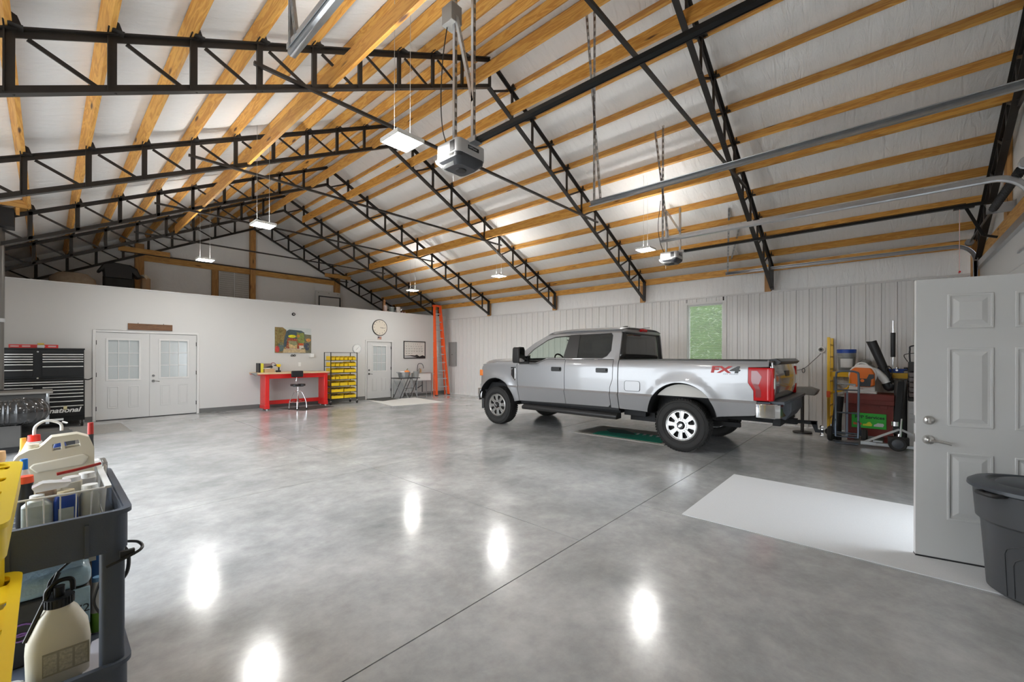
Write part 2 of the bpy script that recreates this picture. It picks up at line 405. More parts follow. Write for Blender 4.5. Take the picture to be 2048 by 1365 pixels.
# near wall with two garage door openings and the entry doorway
D1, D2, DW = (0.95, 4.42), (6.72, 10.42), (4.62, 5.56)
nw = B().prism([(XL, 0), (XB, 0), (XB, zroof(XB)+0.1), (RX, zroof(RX)+0.1), (XL, zroof(XL)+0.1)], YC-0.14, YC, 'XZ',
   holes=[[(D1[0], 0.001), (D1[0], 3.05), (D1[1], 3.05), (D1[1], 0.001)][::-1], [(D2[0], 0.001), (D2[0], 3.05), (D2[1], 3.05), (D2[1], 0.001)][::-1], [(DW[0], 0.001), (DW[0], 2.1), (DW[1], 2.1), (DW[1], 0.001)][::-1]])
struct(nw.obj('wall_near', m_ins, smooth=0), 'white end wall holding the garage doors and entry doorway', 'wall')
# gable wall at the far end
gw = B().prism([(XL, 0), (XB, 0), (XB, zroof(XB)+0.1), (RX, zroof(RX)+0.1), (XL, zroof(XL)+0.1)], YG, YG+0.12, 'XZ')
struct(gw.obj('wall_gable', m_ins, smooth=0), 'white insulated gable above the loft', 'wall')

def tagw(o, label, cat, group=None): return tag(o, label, cat, group)
tagw(B().box((RX-0.09, YG-0.16, 3.0), (RX+0.07, YG-0.002, zroof(RX)-0.30)).obj('gable_post', m_pine_z, origin=(RX, YG, 3.0)), 'tall centre timber post rising to the ridge on the gable', 'post', 'timber posts on the gable')
tagw(B().box((1.72, YG-0.16, 3.0), (1.92, YG-0.002, zroof(1.72)-0.25)).obj('gable_post', m_pine_z, origin=(1.8, YG, 3.0)), 'wide timber gable post beside the black bag', 'post', 'timber posts on the gable')
tagw(B().box((7.66, YG-0.16, 3.0), (7.86, YG-0.002, zroof(7.86)-0.25)).obj('gable_post', m_pine_z, origin=(7.76, YG, 3.0)), 'timber gable post beside the leaning white board', 'post', 'timber posts on the gable')
tagw(B().box((3.60, YG-0.10, 3.0), (3.78, YG-0.002, 4.30)).obj('gable_post', m_pine_z, origin=(3.69, YG, 3.0)), 'short timber stud left of the louvred shutters', 'post', 'timber posts on the gable')
tagw(B().box((1.92, YG-0.08, 4.30), (7.66, YG-0.03, 4.48)).obj('gable_girt', m_pine_x, origin=(4.8, YG, 4.4)), 'long horizontal timber girt across the gable', 'beam')
# louvred shutters
wn = struct(B().box((3.80, YG-0.045, 3.02), (4.67, YG-0.001, 4.29)).obj('window_2', m_trim, origin=(4.23, YG, 3.0)), 'pair of pale louvred shutters low on the gable', 'window')
lv = B()
for x0, x1 in ((3.83, 4.22), (4.26, 4.65)):
    z = 3.05
    while z < 4.25:
        lv.box((x0, YG-0.06, z), (x1, YG-0.045, z+0.05), Matrix.Identity(4)); z += 0.07
lv.obj('louvre_slats', mat('shutter_beige', (0.48, 0.46, 0.42), 0.6), wn, w=True)
B().box((4.228, YG-0.062, 3.05), (4.252, YG-0.045, 4.26)).obj('meeting_strip', m_whitepl, wn, w=True)

# window in the siding wall with blinds
w1 = bpy.data.objects.new('window_1', None); C.objects.link(w1); w1.location = (XB, (WY0+WY1)/2, WZ0); struct(w1, 'tall window with mini blinds and green shrubs outside, behind the pickup', 'window')
fr = B().prism([(WY0-0.09, WZ0-0.09), (WY1+0.09, WZ0-0.09), (WY1+0.09, WZ1+0.05), (WY0-0.09, WZ1+0.05)], XB-0.025, XB+0.02, 'YZ', holes=[[(WY0, WZ0), (WY0, WZ1), (WY1, WZ1), (WY1, WZ0)]])
fr.prism([(WY0, WZ0), (WY1, WZ0), (WY1, WZ1), (WY0, WZ1)], XB+0.06, XB+0.10, 'YZ', holes=[[(WY0+0.04, WZ0+0.04), (WY0+0.04, WZ1-0.04), (WY1-0.04, WZ1-0.04), (WY1-0.04, WZ0+0.04)]])
fr.box((XB+0.0, WY1-0.01, WZ0), (XB+0.14, WY1+0.03, WZ1)).box((XB+0.0, WY0-0.03, WZ0), (XB+0.14, WY0+0.01, WZ1)).box((XB, WY0, WZ1-0.01), (XB+0.14, WY1, WZ1+0.03)).box((XB, WY0, WZ0-0.03), (XB+0.14, WY1, WZ0+0.01))
fr.obj('window_frame', m_trim, w1, w=True)
B().box((XB+0.075, WY0+0.04, WZ0+0.04), (XB+0.079, WY1-0.04, WZ1-0.04)).obj('pane', m_glass, w1, w=True)
bl = B(); z = WZ0+0.03
while z < WZ1-0.05:
    bl.bar((XB+0.035, WY0+0.02, z), (XB+0.035, WY1-0.02, z), 0.020, 0.0012, (0.3, 0, 1)); z += 0.022
bl.box((XB+0.02, WY0+0.015, WZ1-0.045), (XB+0.05, WY1-0.015, WZ1-0.01))
bl.obj('mini_blind', mat('blind_white', (0.6, 0.62, 0.58), 0.6), w1, w=True)
# shrubs outside
lf = B(); rnd = random.Random(3)
for i in range(3600):
    p = Vector((rnd.uniform(12.3, 14.0), rnd.uniform(-0.6, 5.4), rnd.uniform(0.1, 3.9)))
    a = Vector((rnd.uniform(-1, 1), rnd.uniform(-1, 1), rnd.uniform(-1, 1))).normalized(); b_ = a.orthogonal().normalized(); L = rnd.uniform(0.03, 0.085)
    vs = [lf.bm.verts.new(q) for q in (p-a*L, p+b_*L*0.4, p+a*L, p-b_*L*0.4)]; lf.bm.faces.new(vs)
lm = mat('leaf_green', (0.085, 0.115, 0.05), 0.6, var=0.8, vscale=1.5)
so = lf.obj('shrub_foliage', lm, smooth=0); tag(so, 'green shrub foliage seen through the window blinds', 'shrub', kind='stuff')
B().box((14.1, -1.5, 0), (14.6, 6.5, 4.2)).obj('hedge_core', mat('hedge_dark', (0.06, 0.10, 0.025), 0.9, var=0.5, vscale=6), so)

m_dkn = mat('dark_nickel', (0.22, 0.21, 0.20), 0.25, 1.0)
# interior doors in the partition
def door_leaf(name, label, x0, x1, z0, z1, glass, panels, hinge_side, lites=(3, 3), handle=None):
    root = bpy.data.objects.new(name, None); C.objects.link(root); root.location = ((x0+x1)/2, YA, 0); struct(root, label, 'door')
    y0, y1 = YA-0.0, YA+0.045
    gx0, gz0, gx1, gz1 = glass
    hole = [(gx0, gz0), (gx0, gz1), (gx1, gz1), (gx1, gz0)]
    B().prism([(x0, z0), (x1, z0), (x1, z1), (x0, z1)], y0, y1, 'XZ', holes=[hole]).obj('slab', m_door, root, w=True, smooth=0)
    m = B().prism([(gx0-0.03, gz0-0.03), (gx1+0.03, gz0-0.03), (gx1+0.03, gz1+0.03), (gx0-0.03, gz1+0.03)], y0-0.012, y0, 'XZ', holes=[[(gx0+0.01, gz0+0.01), (gx0+0.01, gz1-0.01), (gx1-0.01, gz1-0.01), (gx1-0.01, gz0+0.01)]])
    m.obj('glass_trim', m_trim, root, w=True, bevel=0.004)
    B().box((gx0, y0+0.02, gz0), (gx1, y0+0.026, gz1)).obj('glass_pane', m_frost, root, w=True)
    mu = B()
    for i in range(1, lites[0]): xx = gx0+(gx1-gx0)*i/lites[0]; mu.box((xx-0.007, y0+0.008, gz0), (xx+0.007, y0+0.02, gz1))
    for i in range(1, lites[1]): zz = gz0+(gz1-gz0)*i/lites[1]; mu.box((gx0, y0+0.008, zz-0.007), (gx1, y0+0.02, zz+0.007))
    mu.obj('glazing_bars', m_trim, root, w=True)
    for px0, pz0, px1, pz1 in panels:
        p = B().prism([(px0, pz0), (px1, pz0), (px1, pz1), (px0, pz1)], y0-0.008, y0+0.001, 'XZ', holes=[[(px0+0.02, pz0+0.02), (px0+0.02, pz1-0.02), (px1-0.02, pz1-0.02), (px1-0.02, pz0+0.02)]])
        p.box((px0+0.035, y0-0.006, pz0+0.035), (px1-0.035, y0+0.001, pz1-0.035))
        p.obj('raised_panel', m_door, root, w=True, bevel=0.004)
    hx = x0 if hinge_side < 0 else x1
    for hz in (0.28, 1.05, 1.78):
        B().box((hx-0.012, y0-0.012, hz-0.05), (hx+0.012, y0, hz+0.05)).obj('hinge', m_black, root, w=True, bevel=0.003)
    if handle:
        hx, d = handle
        k = B().cyl((hx, y0, 1.0), (hx, y0-0.02, 1.0), 0.028).cyl((hx, y0-0.02, 1.0), (hx, y0-0.03, 1.0), 0.016); k.obj('deadbolt', m_dkn, root, w=True)
        k = B().cyl((hx, y0, 0.87), (hx, y0-0.015, 0.87), 0.033).cyl((hx, y0-0.015, 0.87), (hx, y0-0.05, 0.87), 0.011)
        k.tube([(hx, y0-0.05, 0.87), (hx+d*0.05, y0-0.055, 0.868), (hx+d*0.11, y0-0.052, 0.858)], 0.009); k.obj('door_handle', m_dkn, root, w=True)
    return root
door_leaf('door_1', 'left leaf of the white double doors under the brown sign', 0.74, 1.658, 0.02, 2.015, (0.93, 0.93, 1.475, 1.85), [(0.93, 0.27, 1.12, 0.77), (1.285, 0.27, 1.475, 0.77)], -1)
door_leaf('door_2', 'right leaf of the white double doors, with lever handle', 1.662, 2.58, 0.02, 2.015, (1.86, 0.95, 2.40, 1.86), [(1.86, 0.27, 2.06, 0.77), (2.21, 0.27, 2.41, 0.77)], 1, handle=(1.73, 1))
door_leaf('door_3', 'single white nine light door under the round clock', 7.335, 8.255, 0.02, 1.97, (7.545, 0.965, 8.06, 1.84), [(7.52, 0.27, 7.70, 0.72), (7.88, 0.27, 8.06, 0.72)], 1, handle=(7.40, 1))
def casing(name, label, x0, x1, z1, wdt=0.05):
    t = B().box((x0-wdt, YA-0.022, 0), (x0, YA+0.02, z1+wdt)).box((x1, YA-0.022, 0), (x1+wdt, YA+0.02, z1+wdt)).box((x0, YA-0.022, z1), (x1, YA+0.02, z1+wdt)).box((x0, YA+0.02, 0.0), (x1, YA+0.1, 0.018))
    struct(t.obj(name, m_trim, bevel=0.004), label, 'trim')
casing('trim_3', 'white casing around the double doors', 0.735, 2.585, 2.02); casing('trim_4', 'white casing around the single door', 7.31, 8.28, 1.985)
th = B().box((0.74, YA-0.01, 0.0), (2.58, YA+0.05, 0.018)).box((7.33, YA-0.01, 0.0), (8.26, YA+0.05, 0.018)); struct(th.obj('trim_5', m_black), 'black thresholds under the partition doors', 'trim')

# entry door, standing open
ED = bpy.data.objects.new('door_4', None); C.objects.link(ED); ED.location = (4.382+0.912*math.sin(math.radians(11)), -0.157-0.912*math.cos(math.radians(11)), 0)
# local +x runs from the hinge to the latch edge, local +y faces the camera side (-X in the room)
ED.rotation_euler = (0, 0, math.atan2(math.cos(math.radians(11)), -math.sin(math.radians(11))))
struct(ED, 'white six panel entry door standing open, with satin nickel lever', 'door')
W = 0.912
ed = B().box((0, -0.044, 0.015), (W, 0, 2.08)); ed.obj('slab', m_door, ED, bevel=0.002)
def epanel(a0, a1, z0, z1):   # a measured from latch edge
    x0, x1 = W-a1, W-a0; p = B()
    p.prism([(x0, z0), (x1, z0), (x1, z1), (x0, z1)], 0, 0.007, 'XZ', holes=[[(x0+0.016, z0+0.016), (x0+0.016, z1-0.016), (x1-0.016, z1-0.016), (x1-0.016, z0+0.016)]])
    vs = []
    for k, (i, d) in enumerate(((0.03, 0.0005), (0.06, 0.009))):
        vs.append([p.bm.verts.new(q) for q in ((x0+i, d, z0+i), (x1-i, d, z0+i), (x1-i, d, z1-i), (x0+i, d, z1-i))])
    for i in range(4): j = (i+1) % 4; p.bm.faces.new((vs[0][i], vs[0][j], vs[1][j], vs[1][i]))
    p.bm.faces.new(vs[1])
    p.obj('raised_panel', m_door, ED, smooth=15, bevel=0.003)
for a0, a1 in ((0.17, 0.405), (0.507, 0.742)):
    epanel(a0, a1, 1.71, 1.96); epanel(a0, a1, 0.995, 1.57); epanel(a0, a1, 0.31, 0.805)
k = B().lathe([(0.033, 0), (0.033, 0.006), (0.026, 0.018), (0.015, 0.026), (0.001, 0.027)], (W-0.071, 0, 1.03), 'Y'); k.box((W-0.078, 0.02, 1.012), (W-0.064, 0.034, 1.048)); k.obj('deadbolt', m_steel, ED)
k = B().lathe([(0.035, 0), (0.035, 0.006), (0.027, 0.02), (0.013, 0.026), (0.013, 0.05), (0.001, 0.052)], (W-0.070, 0, 0.885), 'Y')
k.tube(bend([(W-0.07, 0.05, 0.885), (W-0.10, 0.055, 0.883), (W-0.14, 0.056, 0.877), (W-0.18, 0.054, 0.868)]), 0.009, 8, rs=None); k.obj('door_handle', m_steel, ED)
B().box((W-0.001, -0.036, 0.86), (W+0.002, -0.01, 0.92)).obj('latch_plate', m_steel, ED); B().box((W-0.001, -0.036, 1.0), (W+0.002, -0.01, 1.06)).obj('bolt_plate', m_steel, ED)
B().box((0, -0.05, 0.002), (W, 0.004, 0.018)).obj('door_sweep', m_black, ED)
t = B().box((DW[0]-0.06, YC-0.02, 0), (DW[0], YC+0.20, 2.16)).box((DW[1], YC-0.02, 0), (DW[1]+0.06, YC+0.20, 2.16)).box((DW[0], YC-0.02, 2.1), (DW[1], YC+0.20, 2.16))
struct(t.obj('trim_6', m_trim), 'white casing of the open entry doorway', 'trim')

# garage door beside the siding wall, closed
g2 = bpy.data.objects.new('door_5', None); C.objects.link(g2); g2.location = ((D2[0]+D2[1])/2, YC, 0); struct(g2, 'closed white sectional garage door in the corner', 'door')
for i in range(6):
    z0, z1 = 0.01+i*0.513, 0.01+(i+1)*0.513-0.006
    p = B().box((D2[0]-0.06, YC+0.01, z0), (D2[1]+0.06, YC+0.055, z1)); p.obj('door_section', m_door, g2, w=True, bevel=0.006)
lk = B().box((6.95, YC+0.055, 2.28), (6.99, YC+0.065, 2.46)).cyl((6.97, YC+0.065, 2.37), (6.97, YC+0.095, 2.37), 0.012).bar((6.92, YC+0.09, 2.37), (7.02, YC+0.09, 2.37), 0.012, 0.02); lk.obj('lock_handle', m_galv, g2, w=True)
B().box((D2[0]-0.05, YC+0.055, 2.98), (D2[1]+0.05, YC+0.105, 3.03)).box((D2[0]-0.05, YC+0.1, 2.985), (D2[1]+0.05, YC+0.106, 3.08)).obj('top_strut', m_galv, g2, w=True)
B().box((D2[0]+0.1, YC+0.055, 2.72), (D2[0]+0.9, YC+0.075, 2.75)).obj('stiffener', m_galv, g2, w=True)
g1 = bpy.data.objects.new('door_6', None); C.objects.link(g1); g1.location = ((D1[0]+D1[1])/2, YC, 0); struct(g1, 'closed white sectional garage door behind the viewpoint', 'door')
for i in range(6): B().box((D1[0]-0.06, YC+0.01, 0.01+i*0.513), (D1[1]+0.06, YC+0.055, 0.517+i*0.513)).obj('door_section', m_door, g1, w=True)
# timber framing on the near wall
tagw(B().box((D2[0]-0.35, YC+0.004, 3.09), (XB-0.12, YC+0.05, 3.34)).obj('header_beam', m_pine_x, origin=(8.5, YC, 3.2)), 'yellow pine header above the corner garage door', 'beam')
tagw(B().box((XB-0.27, YC+0.004, 0), (XB-0.10, YC+0.14, ztop(XB-0.2))).obj('corner_post', m_pine_z, origin=(XB-0.2, YC, 0)), 'pine post in the corner beside the garage track', 'post')
tagw(B().box((8.35, YC+0.004, 3.34), (8.55, YC+0.05, zroof(8.55)-0.25)).obj('corner_post', m_pine_z, origin=(8.45, YC, 3.34)), 'pine upright above the middle of the garage door header', 'post')

# ================= ROOF FRAME =================
tr = thing('roof_truss', 'x', 'truss', (0, 0, 0))
XE = 10.62-RX
for s in (-1, 1):
    def pt(d, top): return (RX+s*d, 0, (RZT if top else RZB)-SL*d)
    a = B().bar(pt(0.06 if s > 0 else 0.0, True), pt(XE+0.08, True), 0.075, 0.012, (0, 0, 1)); a.bar((pt(0, True)[0], 0.0, pt(0, True)[2]-0.03), (pt(XE+0.08, True)[0], 0.0, pt(XE+0.08, True)[2]-0.03), 0.012, 0.06); a.obj('top_chord', m_black_steel, tr)
    a = B().bar(pt(0, False), pt(XE, False), 0.075, 0.012); a.bar((pt(0, False)[0], 0, pt(0, False)[2]+0.03), (pt(XE, False)[0], 0, pt(XE, False)[2]+0.03), 0.012, 0.06); a.obj('bottom_chord', m_black_steel, tr)
    vme = None
    for k in range(0, 11):
        d = 0.55*k+0.02
        if k == 0 and s < 0: continue
        x = RX+s*d
        if vme is None:
            v = B().box((-0.03, -0.006, RZB-RZT), (0.03, 0.006, 0)).box((-0.03, -0.03, RZB-RZT), (-0.02, 0.0, 0)).obj('upright_web', m_black_steel, tr); vme = v
        else:
            v = vme.copy(); C.objects.link(v); v.parent = tr
        v.location = (x, 0, RZT-SL*d)
        if k < 10:
            d2 = d+0.55
            dg = B().bar((RX+s*(d2-0.09), 0.012, RZT-SL*d2-0.02), (RX+s*(d+0.09), 0.012, RZB-SL*d+0.01), 0.012, 0.035).obj('diagonal_web', m_black_steel, tr)
        if k > 0:
            cl = B().prism([(-0.05, 0.0), (0.05, 0.0), (0.02, 0.085), (-0.01, 0.1), (-0.05, 0.05)], -0.005, 0.005, 'XZ').box((-0.05, -0.05, 0), (0.05, 0.05, 0.006))
            o = cl.obj('purlin_clip', m_black_steel, tr); o.location = (x-s*0.02, -0.045, RZT-SL*d+0.012)
    B().box((RX+s*(XE-0.03), -0.03, zbot(RX+s*XE)-0.02), (RX+s*(XE+0.03), 0.03, ztop(RX+s*XE))).obj('end_plate', m_black_steel, tr)
B().bar((1.40, -0.03, 4.47), (8.16, -0.03, 4.47), 0.035, 0.035).obj('tie_bar', m_black_steel, tr)
TY = [-1.11, 1.89, 4.82, 7.75, 10.68, 13.55, 16.3]
TLB = ['black steel truss tight against the garage door wall, at far right', 'black steel truss whose right leg lands right of the window', 'nearest complete black steel truss, crossing the top left of the view', 'third complete steel truss back, over the middle of the floor', 'black steel truss over the space just before the white partition', 'black steel truss just behind the top of the partition', 'farthest black steel truss, against the gable']
tr.location = (0, TY[2], 0); tr['label'] = TLB[2]; tr['group'] = 'black steel roof trusses'
for i, y in enumerate(TY):
    if i != 2: dup(tr, (0, y, 0), label=TLB[i])
# short timber blocks under the trusses at the siding wall
for y, l in zip(TY[1:5], ['rightmost, right of the window', 'second from the right, above the pickup bed', 'third, above the pickup cab', 'farthest, near the orange ladder']):
    tagw(B().box((XB-0.07, y+0.04, 2.95), (XB+0.01, y+0.16, zroof(XB)-0.04)).obj('wall_post', m_pine_z, origin=(XB, y, 2.95)), 'short pine post top above the siding, '+l, 'post', 'pine post tops above the siding')
# purlins
ordn = ['first', 'second', 'third', 'fourth', 'fifth', 'sixth', 'seventh', 'eighth', 'ninth', 'tenth', 'eleventh']
ang = math.atan(SL)
for s, side in ((-1, 'left'), (1, 'right')):
    for k in range(0, 11):
        d = 0.55*k+0.02 if k else 0.10
        x = RX+s*d; z = RZT-SL*d+0.015
        p = B().box((-0.019, 0, 0), (0.019, YG-YC-0.02, 0.14)).obj('roof_purlin', m_pine, smooth=0)
        p.location = (x, YC+0.01, z); p.rotation_euler = (0, s*ang, 0)
        tag(p, f'yellow pine roof purlin, {ordn[k]} down from the ridge on the {side} slope', 'beam', 'pine roof purlins')
for x, l in ((2.19, 'low runner board left of the ridge, passing above the hanging lights'), (4.40, 'runner board just left of the ridge'), (5.30, 'runner board just right of the ridge'), (7.55, 'low runner board on the right slope beside the bright track')):
    z = zbot(x)+0.02
    p = B().box((x-0.02, YC+0.05, z), (x+0.02, 13.5, z+0.19)).obj('runner_board', m_pine, origin=(x, 6, z), smooth=0)
    tag(p, 'yellow pine '+l, 'beam', 'runner boards on the bottom chords')
for s, l in ((1, 'right'), (-1, 'left')):
    x = RX+s*(XE+0.05)
    p = B().box((x-0.02, YC, ztop(x)-0.06), (x+0.02, YG, ztop(x)+0.09)).obj('eave_board', m_pine, origin=(x, 6, 3.4), smooth=0); tag(p, f'pine eave board along the top of the {l} wall', 'beam', 'eave boards')
for x0, x1, z, l in ((1.35, 2.5, 4.47, 'farthest tie bar, above the black bag'), (7.2, 8.25, 4.56, 'right side of the gable, above the leaning board')):
    p = B().box((x0, 16.22, z), (x1, 16.26, z+0.14)).obj('scrap_board', m_pine_x, origin=(x0, 16.2, z)); tag(p, 'loose pine board at the '+l, 'board')

# ================= HANGING LIGHTS, OPENERS, TRACKS =================
lp = thing('ceiling_light', 'x', 'light', (0, 0, 3.60))
B().prism([(-0.152, -0.152), (0.152, -0.152), (0.152, 0.152), (-0.152, 0.152)], -0.008, 0.03, 'XY', holes=[[(-0.14, -0.14), (-0.14, 0.14), (0.14, 0.14), (0.14, -0.14)]]).obj('frame', m_whitepl, lp)
B().box((-0.14, -0.14, 0.012), (0.14, 0.14, 0.02)).obj('ceiling_fill_glow', m_upfill, lp)  # added glowing plate facing up, fills the ceiling with light
B().box((-0.14, -0.14, -0.004), (0.14, 0.14, 0.004)).obj('diffuser', m_lampw, lp)
B().box((-0.05, -0.03, 0.03), (0.05, 0.03, 0.05)).obj('driver_box', m_whitepl, lp)
m_wire = mat('pale_wire', (0.6, 0.6, 0.58), 0.4)
LL = [(2.33, 3.55, 'nearest light panel, glaring under the left runner board'), (2.33, 7.5, 'middle of the left row, over the open floor'), (2.33, 11.2, 'farthest of the left row, in front of the gable'),
      (7.85, 11.35, 'farthest light panel of the right row, above the clock wall'), (7.93, 7.6, 'middle light panel of the right row, above the pickup hood'), (7.87, 3.55, 'nearest light panel of the right row, beside the small opener')]
for i, (x, y, l) in enumerate(LL):
    o = lp if i == 0 else dup(lp)
    o.location = (x, y, 3.60); o['label'] = 'hanging LED panel, '+l; o['group'] = 'hanging light panels'
    for dx in (-0.09, 0.09):
        wz = zroof(x+dx)-0.1; B().cyl((dx, 0, 0.03), (dx, 0, wz-3.6), 0.0025, n=5).obj('hanging_wire', m_wire, o)

def strap(b, p0, p1, w=0.032, up=(1, 0, 0), holes=True):
    """perforated steel angle from p0 to p1"""
    p0, p1 = Vector(p0), Vector(p1); d = p1-p0; L = d.length; n = max(1, int(L/0.09)); d.normalize(); up = Vector(up); side = d.cross(up).normalized()
    b.bar(p0+up*w/2, p1+up*w/2, 0.003, 0.002*2, up)
    for o in (0.004, w-0.004): b.bar(p0+up*o, p1+up*o, 0.003, 0.008, up)
    for i in range(n+1):
        q0 = p0+d*(L*i/n); q1 = p0+d*min(L, (L*i/n+0.05)); b.bar(q0+up*w/2, q1+up*w/2, 0.003, w-0.006, up)
    b.bar(p0+side*w/2, p1+side*w/2, w, 0.003, up)
m_lens = mat('opener_white_lens', (0.82, 0.82, 0.80), 0.3)
def opener(x, y, label, y_end, ztop_strap, small=False):
    r = thing('garage_door_opener', label, 'opener', (x, y, 3.47), 0, 'garage door openers')
    # body (long axis along Y), rounded bottom
    b = B(); rings = []
    for hw, hl, z in ((0.12, 0.115, -0.09), (0.175, 0.165, -0.035), (0.18, 0.17, 0.0)):
        rings.append([b.bm.verts.new((px, py, z)) for px, py in rrect(-hw, -hl, hw, hl, 0.05)])
    for A_, B_ in zip(rings, rings[1:]):
        for i in range(len(A_)): j = (i+1) % len(A_); b.bm.faces.new((A_[i], A_[j], B_[j], B_[i]))
    b.bm.faces.new(rings[0][::-1]); b.bm.faces.new(rings[-1]); b.obj('lower_cover', m_dkgrey, r)
    B().prism(rrect(-0.185, -0.175, 0.185, 0.175, 0.05), 0.0, 0.13, 'XY').obj('housing', m_ltgrey, r, bevel=0.01)
    # white light lens on the far end, vents, badge
    rings = []; b = B()
    for hw, yy0, z in ((0.12, 0.12, -0.088), (0.175, 0.172, -0.03), (0.18, 0.178, 0.0)):
        rings.append([b.bm.verts.new(q) for q in ((-hw, yy0+0.004, z), (hw, yy0+0.004, z))])
    for A_, B_ in zip(rings, rings[1:]): b.bm.faces.new((A_[0], A_[1], B_[1], B_[0]))
    b.obj('light_lens', m_lens, r, solid=0.006)
    sl_ = B(); ql = [(-0.126, -0.04, -0.088), (-0.126, 0.115, -0.088), (-0.186, 0.15, -0.004), (-0.186, -0.10, -0.004)]; sl_.bm.faces.new([sl_.bm.verts.new(q) for q in ql]); sl_.obj('side_lens', m_lens, r, solid=0.006)
    B().box((-0.189, -0.12, 0.015), (-0.18, -0.05, 0.115)).obj('vent_grille', m_black, r, bevel=0.004)
    B().box((-0.06, -0.180, 0.055), (0.08, -0.174, 0.09)).obj('badge', m_black, r)
    text('badge_text', 'LiftMaster', 0.026, m_ltgrey, r, face_matrix((-0.052, -0.181, 0.064), (1, 0, 0), (0, 0, 1)), 0.001)
    B().lathe([(0.05, -0.10), (0.06, -0.088), (0.001, -0.086)], (0, 0, 0), 'Z', 20).obj('sensor_dome', m_black, r)
    # rail toward the near wall
    b = B().box((-0.02, y_end-y, 0.115), (0.02, 0.0-0.15, 0.145)).box((-0.03, y_end-y, 0.14), (0.03, -0.15, 0.148)).box((-0.03, y_end-y, 0.112), (-0.022, -0.15, 0.14)).box((0.022, y_end-y, 0.112), (0.03, -0.15, 0.14))
    b.obj('rail', m_black_gl, r)
    B().tube([(0, 0.05, 0.16), (0, -0.3, 0.162), (0, y_end-y+0.3, 0.162)], 0.005, 6).obj('drive_belt', m_rubber, r)
    zz = ztop_strap-3.47
    for dy in (0.10, -0.18):
        b = B(); strap(b, (0.0, dy, 0.13), (0.0, dy-0.0, zz)); b.obj('hanger_strap', m_galv, r)
    b = B(); strap(b, (0.0, -0.18, 0.55), (0.0, 0.10, min(zz, 1.6))); b.obj('diagonal_brace', m_galv, r)
    b = B().box((-0.05, -0.26, 0.11), (0.05, -0.15, 0.16)); b.obj('front_bracket', m_galv, r)
    B().tube(bend([(-0.05, 0.12, 0.13), (-0.07, 0.2, 0.35), (-0.05, 0.26, 0.7), (-0.06, 0.22, 1.1), (-0.02, 0.2, 1.45)]), 0.006, 6).obj('power_cord', m_black, r)
    B().tube([(0.0, 0.12, -0.09), (0.005, 0.12, -0.17)], 0.002, 5).obj('antenna_wire', m_wire, r)
    return r
o1 = opener(2.80, 3.22, 'large grey ceiling opener with black rail hanging near the centre top', YC+0.1, 5.25)
ob = B().box((2.74, 3.30, 4.93), (2.88, 3.46, 5.12)).obj('junction_box', m_grey, origin=(2.8, 3.4, 5.0), bevel=0.006); tag(ob, 'grey metal outlet box feeding the larger opener, beside its hanger strap', 'box')
o2 = opener(8.50, 3.28, 'small grey opener high on the right above the pickup bed', YC+0.1, 4.5)
# trolley, arm and red release on the corner door
t = thing('opener_trolley', 'black door arm and red emergency pull under the small opener rail', 'arm', (8.5, -0.80, 3.56))
B().box((-0.03, -0.08, 0.0), (0.03, 0.12, 0.03)).obj('carriage', m_black, t)
B().bar((0, 0, 0.01), (0, -0.16, -0.40), 0.012, 0.035, (0, 1, 0)).bar((0, -0.16, -0.40), (0, -0.29, -0.45), 0.012, 0.03).obj('door_arm', m_black_gl, t)
B().cyl((0, 0.06, 0), (0, 0.06, -0.86), 0.004, n=6).obj('pull_cord', mat('red_white_cord', (0.8, 0.55, 0.52), 0.6), t)
B().box((-0.05, 0.05, -0.885), (0.05, 0.07, -0.86)).obj('pull_handle', m_red, t, bevel=0.006)
